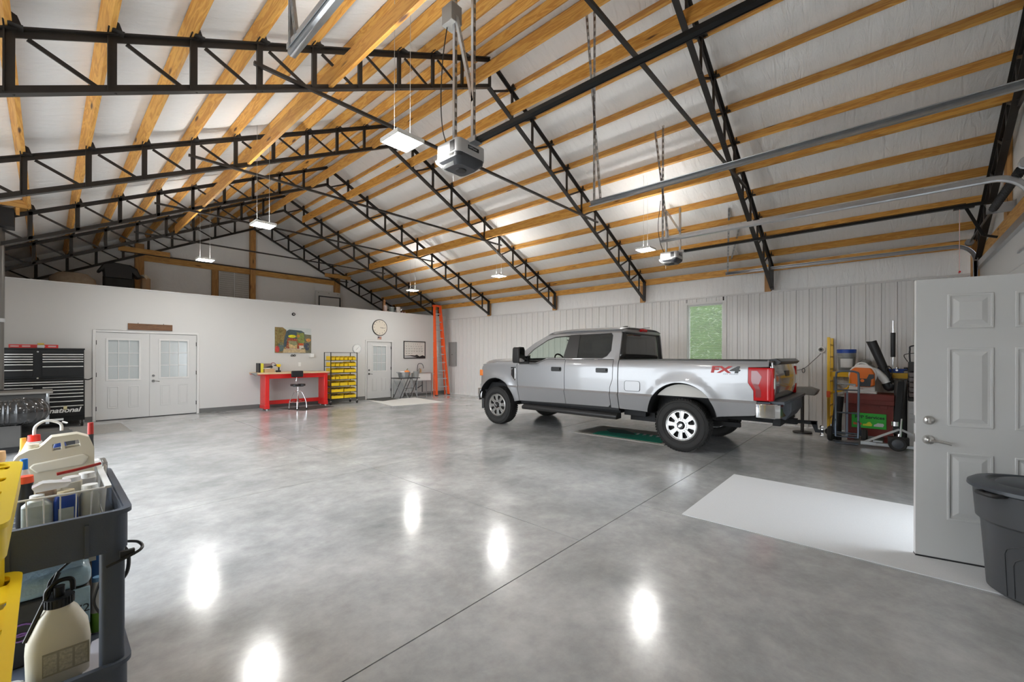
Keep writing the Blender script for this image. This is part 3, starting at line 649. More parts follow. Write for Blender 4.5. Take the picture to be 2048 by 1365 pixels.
# tracks
def track(x, label, side, y_end=2.75, curve=True):
    r = thing('garage_door_track', label, 'track', (x, 0, 3.38), 0, 'galvanised garage door tracks')
    R_ = 0.27; pts = [(0, y_end, 0)]+[(0, y_end+(YC+0.12+R_-y_end)*i/6, 0) for i in range(1, 7)]
    if curve:
        for i in range(1, 10):
            a = PI/2*i/9; pts.append((0, YC+0.12+R_-R_*math.sin(a), -R_+R_*math.cos(a)))
        pts.append((0, YC+0.12, -3.3))
    def chan(off, w, th):
        b = B(); vs = []
        for i, p in enumerate(pts):
            q = Vector(pts[min(i+1, len(pts)-1)])-Vector(pts[max(i-1, 0)]); q.normalize(); n = Vector((0, -q.z, q.y)); n = n if n.z > 0 or abs(n.z) < 1e-6 else -n
            if abs(n.z) < 1e-6: n = Vector((0, 1, 0))
            P_ = Vector(p)
            vs.append([b.bm.verts.new(P_+Vector((ox, 0, 0))+n*oz) for ox, oz in off])
        for A_, B_ in zip(vs, vs[1:]):
            for k in range(len(off)-1): b.bm.faces.new((A_[k], A_[k+1], B_[k+1], B_[k]))
        return b
    s = side
    chan([(s*0.03, -0.022), (s*0.03, -0.03), (0, -0.03), (-s*0.012, -0.018), (-s*0.012, 0.018), (0, 0.03), (s*0.03, 0.03), (s*0.03, 0.022)], 0, 0).obj('rolled_track', m_galv, r, solid=0.003, smooth=20)
    b = B().box((-s*0.016, -0.3, 0.0), (-s*0.02, y_end, 0.035)).box((-s*0.016, -0.3, 0.032), (s*0.02, y_end, 0.036)); b.obj('reinforcing_angle', m_galv, r)
    zt = zbot(x)-3.38 if x < 9.5 else zroof(x)-3.38-0.1
    if x > 9.5:
        b = B(); strap(b, (0, y_end-0.03, 0), (-1.33, y_end-0.40, 1.05), up=(0, -1, 0)); b.obj('hanger_strap', m_galv, r); b = B(); strap(b, (0, y_end-0.1, 0.3), (-1.0, y_end-0.55, 0.9), up=(0, -1, 0)); b.obj('diagonal_brace', m_galv, r); return r
    b = B(); strap(b, (-s*0.02, y_end-0.03, 0), (-s*0.02, y_end-0.03, zt+0.3), up=(0, -1, 0)); b.obj('hanger_strap', m_galv, r)
    b = B(); strap(b, (-s*0.02, y_end-0.12, 0.02), (-s*0.02, y_end+0.10, zt+0.25 if x < 9.5 else zt), up=(0, -1, 0)); b.obj('diagonal_brace', m_galv, r)
    return r
track(1.00, 'bright galvanised track end at the very top left of the view', 1)
track(4.50, 'longest galvanised track, crossing the right slope with two tall straps', -1)
track(6.66, 'middle galvanised track above the pickup bed, curving at far right', 1)
track(10.32, 'galvanised track close to the siding wall, curving down behind the open door', -1)
sp = thing('torsion_spring_shaft', 'black torsion spring shaft over the corner garage door', 'shaft', (8.55, YC+0.19, 3.42))
B().cyl((-2.15, 0, 0), (1.85, 0, 0), 0.0135, n=12).obj('shaft', m_black_steel, sp)
b = B(); 
pts = []
for i in range(0, 420): a = i*0.75; pts.append((-1.9+i*0.0036, 0.042*math.cos(a), 0.042*math.sin(a)))
b.tube(pts, 0.0045, 5); b.cyl((-1.9, 0, 0), (-0.4, 0, 0), 0.038, n=12); b.obj('torsion_spring', m_black, sp)
for xx in (-2.12, 1.75): B().lathe([(0.05, -0.04), (0.055, -0.03), (0.045, -0.02), (0.045, 0.02), (0.055, 0.03), (0.03, 0.04)], (xx, 0, 0), 'X', 20).obj('cable_drum', m_galv, sp)
B().box((-0.37, -0.18, -0.06), (-0.362, 0.06, 0.07)).box((-0.44, -0.186, -0.06), (-0.362, -0.18, 0.07)).obj('centre_bracket', m_galv, sp)

# ================= PICKUP =================
CX = 7.65
TK = thing('pickup_truck', 'silver four door pickup parked beside the siding wall', 'pickup truck', (CX, 4.4, 0))
m_silver = mat('silver_paint', (0.34, 0.34, 0.345), 0.38, 0.55, coat=0.7)
m_tint = mat('tinted_glass', (0.10, 0.10, 0.095), 0.03, trans=0.55, spec=0.8, ior=1.1)
m_tint2 = mat('rear_privacy_glass', (0.045, 0.043, 0.04), 0.05, spec=0.8)
m_cabglass = mat('cab_glass', (0.78, 0.84, 0.80), 0.02, trans=1.0, ior=1.05)
m_tail = mat('red_lens', (0.46, 0.002, 0.004), 0.2, spec=0.3)
m_under = mat('underbody_black', (0.012, 0.012, 0.013), 0.7)
m_trimb = mat('satin_black_trim', (0.022, 0.021, 0.02), 0.35)
FW, RW = (6.44, 0.50), (2.42, 0.56)     # wheel arch centres (y, z)
def hw(y, z):
    if z < 0.84: w_ = 1.028-0.085*(0.84-z)/0.3
    elif z < 0.875: w_ = 1.028-0.022*(z-0.84)/0.035
    elif z < 1.28: w_ = 1.006+0.008*math.sin(PI*(z-0.875)/0.405)
    elif z < 1.44: w_ = 1.006-0.045*((z-1.28)/0.16)**2
    elif z < 1.93: w_ = 0.961-0.118*(z-1.44)/0.49
    else: w_ = 0.843-1.6*(z-1.93)**1.0*0.55
    for (ay, az), r0 in ((FW, 0.52), (RW, 0.53)):
        d = math.hypot(y-ay, z-az)
        if z < 1.25 and d < r0+0.17:
            t_ = (r0+0.17-d)/0.17; t_ = min(1, max(0, t_)); w_ = max(w_, w_+0.034*(t_*t_*(3-2*t_)))
    if y > 6.5: w_ -= 0.30*(y-6.5)**2
    if z < 1.44 and y > 5.5: w_ -= 0.0
    return w_
def skin(name, poly, m, holes=(), inset=0.0, thick=0.03, sides=(-1, 1), zc=None, yc=None, parent=None):
    outs = []
    for sd in sides:
        b = B(); loops = [list(poly)]+[list(h) for h in holes]; flat = [q for l in loops for q in l]
        tris = geometry.tessellate_polygon([[Vector((q[0], q[1], 0)) for q in l] for l in loops])
        vs = [b.bm.verts.new((0, q[0], q[1])) for q in flat]
        for t_ in tris:
            try: b.bm.faces.new([vs[i] for i in t_])
            except ValueError: pass
        z0, z1 = min(q[1] for q in flat), max(q[1] for q in flat); y0, y1 = min(q[0] for q in flat), max(q[0] for q in flat)
        cuts = [(z, 2) for z in ([0.62, 0.7, 0.78, 0.84, 0.875, 0.92, 0.98, 1.05, 1.12, 1.2, 1.28, 1.32, 1.36, 1.4, 1.44, 1.6, 1.76, 1.9, 1.93, 1.96] if zc is None else zc)]
        ys = []; y = math.ceil(y0/0.07)*0.07
        while y < y1: ys.append(y); y += 0.07
        cuts += [(y, 1) for y in ys]
        for v_, ax in cuts:
            lo, hi = (z0, z1) if ax == 2 else (y0, y1)
            if lo+1e-4 < v_ < hi-1e-4:
                co = (0, 0, v_) if ax == 2 else (0, v_, 0); no = (0, 0, 1) if ax == 2 else (0, 1, 0)
                bmesh.ops.bisect_plane(b.bm, geom=b.bm.verts[:]+b.bm.edges[:]+b.bm.faces[:], dist=1e-5, plane_co=co, plane_no=no)
        for v in b.bm.verts: v.co.x = sd*(hw(v.co.y, v.co.z)-inset)
        ex = bmesh.ops.extrude_face_region(b.bm, geom=b.bm.faces[:])
        for v in [e for e in ex['geom'] if isinstance(e, bmesh.types.BMVert)]: v.co.x -= sd*thick
        bmesh.ops.translate(b.bm, verts=b.bm.verts, vec=(CX, 0, 0))
        outs.append(b.obj(name, m, parent or TK, w=True, smooth=28))
    return outs
arcF = [(FW[0]+0.52*math.cos(a), FW[1]+0.52*math.sin(a)) for a in [math.radians(28+(176-28)*i/26) for i in range(27)]]
arcR = [(RW[0]+0.53*math.cos(a), RW[1]+0.53*math.sin(a)) for a in [math.radians(4+(176-4)*i/30) for i in range(31)]]
skin('front_fender', [(5.838, 1.315), (5.838, 1.395), (6.3, 1.365), (6.7, 1.33), (6.87, 1.30), (6.93, 1.25), (6.965, 1.1), (6.985, 0.92), (6.985, 0.76)]+arcF+[(5.93, 0.555), (5.808, 0.558), (5.808, 0.8)], m_silver)
fd = skin('front_door', [(5.828, 1.325), (5.796, 0.8), (5.796, 0.563), (4.622, 0.586), (4.622, 1.436), (5.05, 1.44), (5.16, 1.395), (5.31, 1.34)], m_silver)
rd = skin('rear_door', [(4.612, 1.436), (4.612, 0.586), (3.70, 0.598), (3.655, 0.64), (3.655, 0.95), (3.60, 1.10), (3.60, 1.38), (3.605, 1.436)], m_silver)
WF = [(5.74, 1.375), (5.345, 1.365), (5.20, 1.405), (5.08, 1.462), (4.67, 1.462), (4.58, 1.905), (4.94, 1.885), (5.12, 1.83), (5.45, 1.64)]
WR = [(4.37, 1.912), (3.70, 1.922), (3.665, 1.88), (3.665, 1.60), (3.74, 1.50), (3.83, 1.457), (4.45, 1.457)]
skin('cab', [(5.93, 1.345), (5.93, 1.44), (5.83, 1.515), (5.45, 1.765), (5.09, 1.94), (4.75, 1.972), (4.4, 1.985), (3.7, 1.985), (3.52, 1.965), (3.50, 1.90), (3.50, 0.59), (3.645, 0.592), (3.645, 0.95), (3.59, 1.10), (3.59, 1.38), (3.595, 1.446), (4.612, 1.446), (5.05, 1.45), (5.17, 1.402), (5.31, 1.35), (5.83, 1.335)], m_silver, holes=[WF, WR])
skin('front_window', WF, m_cabglass, inset=0.010, thick=0.004); skin('rear_window', WR, m_tint, inset=0.010, thick=0.004)
skin('window_pillar', [(4.67, 1.458), (4.365, 1.455), (4.365, 1.915), (4.58, 1.91)], m_trimb, inset=-0.001, thick=0.012)
def seal(poly): 
    cx = sum(p[0] for p in poly)/len(poly); cy = sum(p[1] for p in poly)/len(poly)
    return [(cx+(p[0]-cx)*0.955, cy+(p[1]-cy)*0.93) for p in poly]
skin('window_seal', WF, m_trimb, holes=[seal(WF)[::-1]], inset=0.006, thick=0.006); skin('window_seal', WR, m_trimb, holes=[seal(WR)[::-1]], inset=0.006, thick=0.006)
skin('mirror_sail', [(5.78, 1.34), (5.50, 1.345), (5.52, 1.52), (5.62, 1.50), (5.80, 1.38)], m_trimb, inset=-0.004, thick=0.01, sides=(-1, 1))
for lst, hy in ((fd, 4.81), (rd, 3.81)):
    for o, sd in zip(lst, (-1, 1)):
        xx = CX+sd*(hw(hy, 1.25)+0.004)
        b = B().prism(rrect(hy-0.12, 1.205, hy+0.12, 1.29, 0.02), xx-0.004, xx+0.004, 'YZ'); b.prism(rrect(hy-0.10, 1.232, hy+0.10, 1.272, 0.015), xx+sd*0.004, xx+sd*0.03, 'YZ')
        b.obj('door_handle', m_trimb, o, w=True, bevel=0.004)
# bed sides
skin('bed_side', [(3.485, 1.43), (3.485, 0.588), (2.96, 0.578)]+arcR+[(1.885, 0.605), (1.40, 0.665), (1.365, 0.70), (1.365, 0.875), (1.405, 0.88), (1.405, 1.02), (1.475, 1.13), (1.475, 1.35), (1.225, 1.36), (1.225, 1.445), (2.3, 1.44)], m_silver)
skin('tail_light', [(1.470, 1.345), (1.470, 1.13), (1.400, 1.02), (1.400, 0.885), (1.195, 0.885), (1.195, 1.345)], m_tail, inset=-0.004, thick=0.05)
skin('lamp_reflector', [(1.43, 1.30), (1.43, 1.15), (1.375, 1.04), (1.375, 0.93), (1.31, 0.93), (1.31, 1.02), (1.34, 1.10), (1.30, 1.22), (1.36, 1.30)], mat('dark_red_lens', (0.22, 0.0, 0.002), 0.2, coat=0.5), inset=-0.0065, thick=0.003)
skin('lamp_highlight', [(1.235, 1.33), (1.235, 0.90), (1.222, 0.90), (1.222, 1.33)], mat('pale_red_highlight', (0.75, 0.18, 0.18), 0.2), inset=-0.0065, thick=0.003)  # upright highlight on the lens, painted as a pale stripe
for sd in (-1, 1):
    x0, x1 = CX+sd*0.90, CX+sd*1.006
    B().box((x0, 1.165, 0.885), (x1, 1.215, 1.345)).obj('tail_light_rear', m_tail, TK, w=True, bevel=0.012)
    B().box((x0, 1.160, 1.05), (x0+sd*0.05, 1.185, 1.20)).obj('reversing_lens', m_whitepl, TK, w=True, bevel=0.006)
    B().box((CX+sd*0.86, 1.24, 1.425), (CX+sd*0.965, 3.485, 1.452)).obj('bed_rail', m_trimb, TK, w=True, bevel=0.01)
    b = B().box((CX+sd*0.84, 1.26, 0.86), (CX+sd*0.87, 3.47, 1.43)); b.obj('inner_bed_wall', m_under, TK, w=True)
    # arch liner
    for (ay, az), r0, x_in in ((FW, 0.50, 0.62), (RW, 0.515, 0.62)):
        b = B(); n_ = 24
        A1 = [b.bm.verts.new((CX+sd*(hw(ay, az+r0)-0.012), ay+(r0+0.012)*math.cos(PI*i/n_), az+(r0+0.012)*math.sin(PI*i/n_))) for i in range(n_+1)]
        A2 = [b.bm.verts.new((CX+sd*x_in, ay+(r0+0.012)*math.cos(PI*i/n_), az+(r0+0.012)*math.sin(PI*i/n_))) for i in range(n_+1)]
        for i in range(n_): b.bm.faces.new((A1[i], A1[i+1], A2[i+1], A2[i]))
        b.bm.faces.new(A2)
        b.obj('arch_liner', m_under, TK, w=True)
    # pale sheet metal lip visible above the rear tyre
    hy0, hy1 = 2.02, 2.80
    b = B().prism([(RW[0]+0.50*math.cos(a), RW[1]+0.50*math.sin(a)) for a in [math.radians(38+(142-38)*i/16) for i in range(17)]], CX+sd*0.93, CX+sd*0.94, 'YZ')
    b.obj('inner_wheelhouse', mat('dusty_grey_metal', (0.55, 0.53, 0.49), 0.5), TK, w=True)
b = B().box((CX-0.84, 1.26, 0.84), (CX+0.84, 3.47, 0.87)).box((CX-0.9, 3.44, 0.6), (CX+0.9, 3.48, 1.43)); b.obj('bed_floor', m_under, TK, w=True)
# tailgate
b = B().grid(lambda u, v: (CX+(u-0.5)*1.78, 1.205-0.03*math.sin(PI*min(1, v*1.15))+0.012*(abs(u-0.5)*2)**4, 0.90+v*0.54), 24, 14)
tg = b.obj('tailgate', mat('tailgate_gloss', (0.36, 0.36, 0.37), 0.16, 0.8, coat=1.0), TK, w=True, solid=0.05)
b = B().prism([(1.13, 1.39), (1.10, 1.43), (1.16, 1.475), (1.27, 1.46), (1.27, 1.40), (1.2, 1.38)], CX-0.80, CX+0.80, 'YZ'); b.obj('tailgate_spoiler', m_trimb, tg, w=True, bevel=0.008)
B().box((CX-0.16, 1.15, 1.20), (CX+0.16, 1.175, 1.29)).obj('tailgate_handle', m_trimb, tg, w=True, bevel=0.008)
B().box((CX-0.89, 1.168, 1.085), (CX+0.89, 1.176, 1.10)).obj('tailgate_crease', m_silver, tg, w=True)
# roof, windscreen, rear wall
def roof(u, v):
    x = (u-0.5)*2; y = 5.10-(5.10-3.50)*v
    edge = 0.800-0.0*v; crown = 2.045-0.035*(max(0, (y-4.5)/0.6))**2*1.4-0.018*max(0, (3.8-y)/0.3)**2
    side_z = 1.94 if y > 5.0 else (1.972+(1.985-1.972)*min(1, (5.0-y)/0.6))
    if y < 3.6: side_z = 1.97
    w_ = 0.835-0.0; t_ = abs(x)**5
    return (CX+x*w_, y, crown*(1-t_)+min(side_z, crown)*t_)
B().grid(roof, 24, 16).obj('roof', m_silver, TK, w=True, solid=0.012, smooth=50)
B().grid(lambda u, v: (CX+(u-0.5)*2*(0.93-0.115*v), 5.90-(0.82*v)+0.06*math.sin(PI*v)-0.10*abs((u-0.5)*2)**2.5*(1-v*0.6)+0.05, 1.42+0.55*v-0.02*abs((u-0.5)*2)**4), 16, 8).obj('windscreen', m_cabglass, TK, w=True, solid=0.006)
def rear(u, v, pad=0.0): 
    z = 1.30+0.68*v; return (CX+(u-0.5)*2*(hw(3.5, z)-0.02-pad), 3.505+0.015*v, z)
B().grid(lambda u, v: rear(u, v*0.20), 8, 2).obj('cab_back_panel', m_silver, TK, w=True, solid=0.02)
B().grid(lambda u, v: rear(u, 0.93+v*0.09), 8, 2).obj('cab_back_header', m_silver, TK, w=True, solid=0.03)
B().grid(lambda u, v: rear(u, 0.19+v*0.75, 0.02), 8, 4).obj('rear_glass', m_tint2, TK, w=True, solid=0.008)
B().box((CX-0.12, 3.46, 1.965), (CX+0.12, 3.52, 2.01)).obj('high_brake_light', m_tail, TK, w=True, bevel=0.008)
b = B().ball((CX-0.2, 3.75, 2.04), 1, 0.04, 0.09, 0.045); b.obj('antenna_fin', m_trimb, TK, w=True)
B().tube([(CX+0.2, 3.70, 2.04), (CX+0.2, 3.64, 2.05), (CX+0.2, 3.45, 2.055)], 0.006, 6).obj('short_aerial', m_black, TK, w=True)
# hood, grille, lamps, bumpers
def hood(u, v):
    x = (u-0.5)*2; y = 5.93+(6.93-5.93)*v
    e = 1.395-0.03*v*2.0 if v < 0.5 else 1.365-0.10*(v-0.5)*1.3
    c_ = 1.455-0.045*v-0.05*max(0, v-0.85)*4
    t_ = min(1, max(0, (1-abs(x))/0.25)); t_ = t_*t_*(3-2*t_)
    return (CX+x*(hw(y, 1.36)-0.004), y, e+(c_-e)*t_)
B().grid(hood, 28, 18).obj('hood', m_silver, TK, w=True, solid=0.012, smooth=50)
B().box((CX-0.90, 5.86, 1.36), (CX+0.90, 6.0, 1.41)).obj('cowl', m_trimb, TK, w=True)
b = B().box((CX-0.66, 6.90, 0.80), (CX+0.66, 7.0, 1.27)); b.obj('grille', m_trimb, TK, w=True, bevel=0.01)
for k in range(4): B().box((CX-0.64, 6.98, 0.86+k*0.11), (CX+0.64, 7.02, 0.90+k*0.11)).obj('grille_bar', m_chrome, TK, w=True, bevel=0.006)
for sd in (-1, 1):
    B().prism([(6.80, 0.93), (6.99, 0.93), (6.965, 1.22), (6.90, 1.24)], CX+sd*0.66, CX+sd*0.93, 'YZ').obj('headlight', m_frost, TK, w=True, bevel=0.01)
    B().box((CX+sd*0.915, 6.90, 1.05), (CX+sd*0.975, 7.0, 1.185)).obj('amber_marker', mat('amber_lens', (0.80, 0.22, 0.04), 0.2, coat=1), TK, w=True, bevel=0.01)
b = B().prism([(CX-1.0, 6.92), (CX-1.01, 7.02), (CX-0.86, 7.14), (CX+0.86, 7.14), (CX+1.01, 7.02), (CX+1.0, 6.92), (CX+0.92, 6.90), (CX-0.92, 6.90)], 0.53, 0.77, 'XY'); b.obj('front_bumper', m_chrome, TK, w=True, bevel=0.02)
b = B().prism([(CX-0.97, 6.93), (CX-0.86, 7.05), (CX+0.86, 7.05), (CX+0.97, 6.93), (CX+0.93, 6.88), (CX-0.93, 6.88)], 0.30, 0.53, 'XY'); b.obj('air_dam', m_trimb, TK, w=True, bevel=0.01)
for sd in (-1, 1):
    b = B(); q = [(0.50, 1.08), (0.95, 1.09), (1.015, 1.14), (1.03, 1.20), (1.03, 1.375), (0.98, 1.375), (0.95, 1.21), (0.50, 1.18)]
    b.prism([(CX+sd*x, y) for x, y in q], 0.645, 0.845, 'XY')
    b.obj('rear_bumper', m_chrome, TK, w=True, bevel=0.012)
b = B().box((CX-0.96, 1.04, 0.845), (CX+0.96, 1.22, 0.885)).box((CX-0.50, 1.03, 0.70), (CX+0.50, 1.16, 0.86)).box((CX-1.0, 1.2, 0.845), (CX-0.93, 1.375, 0.87)).prism([(1.03, 0.70), (1.16, 0.70), (1.2, 0.60), (1.10, 0.58)], CX-0.5, CX+0.5, 'YZ'); b.obj('bumper_step', mat('step_plastic', (0.06, 0.066, 0.078), 0.45), TK, w=True, bevel=0.006)
b = B().box((CX-0.62, 1.14, 0.50), (CX+0.62, 1.24, 0.60)).box((CX-0.04, 1.02, 0.47), (CX+0.04, 1.4, 0.56)); b.obj('hitch_receiver', m_under, TK, w=True, bevel=0.006)
b = B().box((CX-0.025, 0.78, 0.49), (CX+0.025, 1.05, 0.54)).prism([(0.78, 0.54), (0.86, 0.54), (0.80, 0.38), (0.70, 0.38), (0.70, 0.42), (0.77, 0.42)], CX-0.025, CX+0.025, 'YZ'); hm = b.obj('ball_mount', m_under, TK, w=True, bevel=0.004)
B().ball((CX, 0.72, 0.465), 0.028).cyl((CX, 0.72, 0.42), (CX, 0.72, 0.445), 0.016).ball((CX, 0.72, 0.345), 0.03).cyl((CX, 0.72, 0.36), (CX, 0.72, 0.39), 0.018).obj('tow_ball', m_chrome, hm, w=True)
# running boards, frame, axles
for sd in (-1, 1):
    b = B().prism([(0.86, 0.41), (1.035, 0.40), (1.05, 0.425), (1.05, 0.465), (0.98, 0.505), (0.86, 0.50)], 3.50, 5.66, 'XZ', off=(CX, 0, 0)) if sd > 0 else B().prism([(-0.86, 0.41), (-1.035, 0.40), (-1.05, 0.425), (-1.05, 0.465), (-0.98, 0.505), (-0.86, 0.50)], 3.50, 5.66, 'XZ', off=(CX, 0, 0))
    for yy in (3.72, 4.6, 5.45): b.box((CX+sd*0.5, yy-0.03, 0.42), (CX+sd*0.95, yy+0.03, 0.49))
    b.obj('running_board', m_trimb, TK, w=True, bevel=0.006)
    skin('sill', [(5.80, 0.50), (5.80, 0.562), (3.50, 0.59), (3.50, 0.50)], m_under, inset=0.05, thick=0.3, sides=(sd,), zc=[])
fr_ = B()
for sd in (-1, 1): fr_.box((CX+sd*0.40, 1.25, 0.52), (CX+sd*0.48, 6.9, 0.70))
for yy in (1.4, 2.0, 3.2, 4.2, 5.4, 6.4): fr_.box((CX-0.48, yy, 0.56), (CX+0.48, yy+0.08, 0.66))
fr_.box((CX-0.95, 3.5, 0.55), (CX+0.95, 5.9, 0.60)).box((CX-0.80, 5.9, 0.62), (CX+0.80, 6.9, 0.9)).box((CX-0.60, 3.0, 0.36), (CX-0.38, 3.45, 0.52)).box((CX-0.75, 3.1, 0.46), (CX-0.30, 3.5, 0.60))
fr_.cyl((CX+0.55, 1.6, 0.5), (CX+0.55, 3.6, 0.5), 0.04).cyl((CX, 2.42, 0.48), (CX, 5.4, 0.52), 0.045)
fr_.obj('chassis', m_under, TK, w=True)
ax = B().cyl((CX-0.75, RW[0], 0.41), (CX+0.75, RW[0], 0.41), 0.045).ball((CX, RW[0], 0.41), 0.16).cyl((CX-0.75, FW[0], 0.41), (CX+0.75, FW[0], 0.41), 0.045).ball((CX+0.2, FW[0], 0.41), 0.14)
for sd in (-1, 1): ax.box((CX+sd*0.44-0.035, 1.7, 0.40), (CX+sd*0.44+0.035, 3.2, 0.47))
ax.obj('axles', m_under, TK, w=True)
# mirrors
for sd in (-1, 1):
    b = B().prism([(0.0, 1.36), (0.20, 1.355), (0.225, 1.40), (0.215, 1.66), (0.17, 1.69), (0.03, 1.685), (0.0, 1.64)], 5.50, 5.60, 'XZ', off=(0, 0, 0)) if False else B()
    q = [(1.21, 1.355), (1.40, 1.36), (1.42, 1.41), (1.41, 1.65), (1.37, 1.685), (1.23, 1.68), (1.20, 1.63), (1.20, 1.40)]
    b.prism([(CX+sd*x, z) for x, z in q], 5.44, 5.60, 'XZ'); mo = b.obj('tow_mirror', m_trimb, TK, w=True, bevel=0.015)
    B().prism([(CX+sd*x, z) for x, z in rrect(1.235, 1.47, 1.385, 1.655, 0.02)], 5.432, 5.442, 'XZ').prism([(CX+sd*x, z) for x, z in rrect(1.235, 1.385, 1.385, 1.455, 0.015)], 5.432, 5.442, 'XZ').obj('mirror_glass', m_chrome, mo, w=True)
    B().bar((CX+sd*0.96, 5.60, 1.46), (CX+sd*1.24, 5.53, 1.52), 0.03, 0.045).bar((CX+sd*0.96, 5.60, 1.40), (CX+sd*1.24, 5.53, 1.43), 0.03, 0.045).box((CX+sd*0.95, 5.52, 1.36), (CX+sd*1.0, 5.66, 1.50)).obj('mirror_arm', m_trimb, mo, w=True)
# fender vent, fuel door, badges
x_ = CX-hw(5.92, 1.1)
vt = B().prism([(5.865, 1.245), (5.865, 1.02), (5.885, 0.985), (5.955, 1.06), (5.975, 1.10), (5.975, 1.215)], x_-0.012, x_+0.01, 'YZ').box((x_-0.010, 5.865, 1.235), (x_+0.01, 5.985, 1.265)).obj('fender_vent', m_trimb, TK, w=True)
B().tube([(x_-0.012, 5.866, 1.245), (x_-0.012, 5.866, 1.02), (x_-0.012, 5.888, 0.99), (x_-0.012, 5.955, 1.06), (x_-0.012, 5.978, 1.11), (x_-0.012, 5.978, 1.22)], 0.006, 6).obj('vent_trim', m_chrome, vt, w=True)
x_ = CX-hw(3.22, 1.0)
B().prism(rrect(3.09, 0.915, 3.36, 1.075, 0.035), x_-0.0035, x_+0.002, 'YZ').obj('fuel_door', m_silver, TK, w=True)
b = B(); b.tube([(x_-0.003, a, b2) for a, b2 in rrect(3.085, 0.91, 3.365, 1.08, 0.037)], 0.0028, 4, closed=True); b.obj('fuel_door_gap', m_under, TK, w=True)
M = face_matrix((CX-hw(1.95, 1.3)-0.003-CX, 1.975-4.4, 1.265), (0, -1, 0), (0, 0, 1))
text('badge_text', 'FX', 0.135, mat('badge_red', (0.45, 0.02, 0.015), 0.4), TK, M @ Matrix.Diagonal((1.68, 0.98, 1, 1)), 0.002, 0.12, bold=0.006)
M = face_matrix((CX-hw(1.7, 1.3)-0.003-CX, 1.712-4.4, 1.265), (0, -1, 0), (0, 0, 1))
text('badge_text', '4', 0.135, m_trimb, TK, M @ Matrix.Diagonal((1.9, 0.98, 1, 1)), 0.002, 0.12, bold=0.006)
M = face_matrix((CX-hw(1.7, 1.3)-0.003-CX, 1.80-4.4, 1.238), (0, -1, 0), (0, 0, 1))
text('badge_text', 'OFF ROAD', 0.026, m_trimb, TK, M @ Matrix.Diagonal((1.6, 0.8, 1, 1)), 0.001)
# panel gap strips
for yy in (5.803, 4.617, 3.64, 3.492):
    pass
# interior
m_seat = mat('dark_seat_cloth', (0.045, 0.043, 0.042), 0.8)
it = B().box((CX-0.80, 5.35, 1.05), (CX+0.80, 5.75, 1.38)).prism([(5.28, 1.28), (5.38, 1.42), (5.75, 1.42), (5.8, 1.1), (5.28, 1.1)], CX-0.80, CX+0.80, 'YZ').box((CX-0.14, 4.75, 0.75), (CX+0.14, 5.4, 1.12)); it.obj('dashboard', m_trimb, TK, w=True, bevel=0.02)
for nm, xs, yb in (('front_seat', (-0.42, 0.42), 4.55), ('rear_seat', (-0.45, 0.45), 3.72)):
    for xx in xs:
        b = B().box((CX+xx-0.25, yb, 0.92), (CX+xx+0.25, yb+0.5, 1.07)); b.prism([(yb-0.12, 1.56), (yb+0.02, 1.56), (yb+0.12, 1.0), (yb-0.02, 0.98)], CX+xx-0.24, CX+xx+0.24, 'YZ')
        so_ = b.obj(nm, m_seat, TK, w=True, bevel=0.03); B().box((CX+xx-0.13, yb-0.11, 1.60), (CX+xx+0.13, yb-0.01, 1.78)).box((CX+xx-0.02, yb-0.07, 1.54), (CX+xx+0.02, yb-0.05, 1.62)).obj('headrest', m_seat, so_, w=True, bevel=0.03)
b = B(); c0 = Vector((CX-0.42, 5.12, 1.38)); n_ = Vector((0, -0.9, 0.42)).normalized(); a_ = Vector((1, 0, 0)); b_ = n_.cross(a_)
b.tube([c0+(a_*math.cos(2*PI*i/28)+b_*math.sin(2*PI*i/28))*0.18 for i in range(28)], 0.016, 8, closed=True); b.bar(c0-a_*0.17, c0+a_*0.17, 0.03, 0.05, n_).cyl(c0, c0-n_*0.25, 0.03).obj('steering_wheel', m_black, TK, w=True)
B().box((CX-0.13, 5.10, 1.76), (CX+0.13, 5.13, 1.83)).cyl((CX, 5.13, 1.80), (CX, 5.25, 1.86), 0.01).obj('rear_view_mirror', m_black, TK, w=True, bevel=0.008)
B().box((CX-0.97, 3.52, 1.0), (CX-0.93, 5.8, 1.42)).box((CX+0.93, 3.52, 1.0), (CX+0.97, 5.8, 1.42)).box((CX-0.93, 3.52, 0.6), (CX+0.93, 5.9, 0.62)).obj('cab_lining', m_seat, TK, w=True)
B().grid(lambda u, v: (CX+(u-0.5)*1.5, 5.0-1.45*v, 1.955), 2, 2).obj('headliner', mat('headliner_grey', (0.16, 0.15, 0.145), 0.9), TK, w=True, solid=0.01)
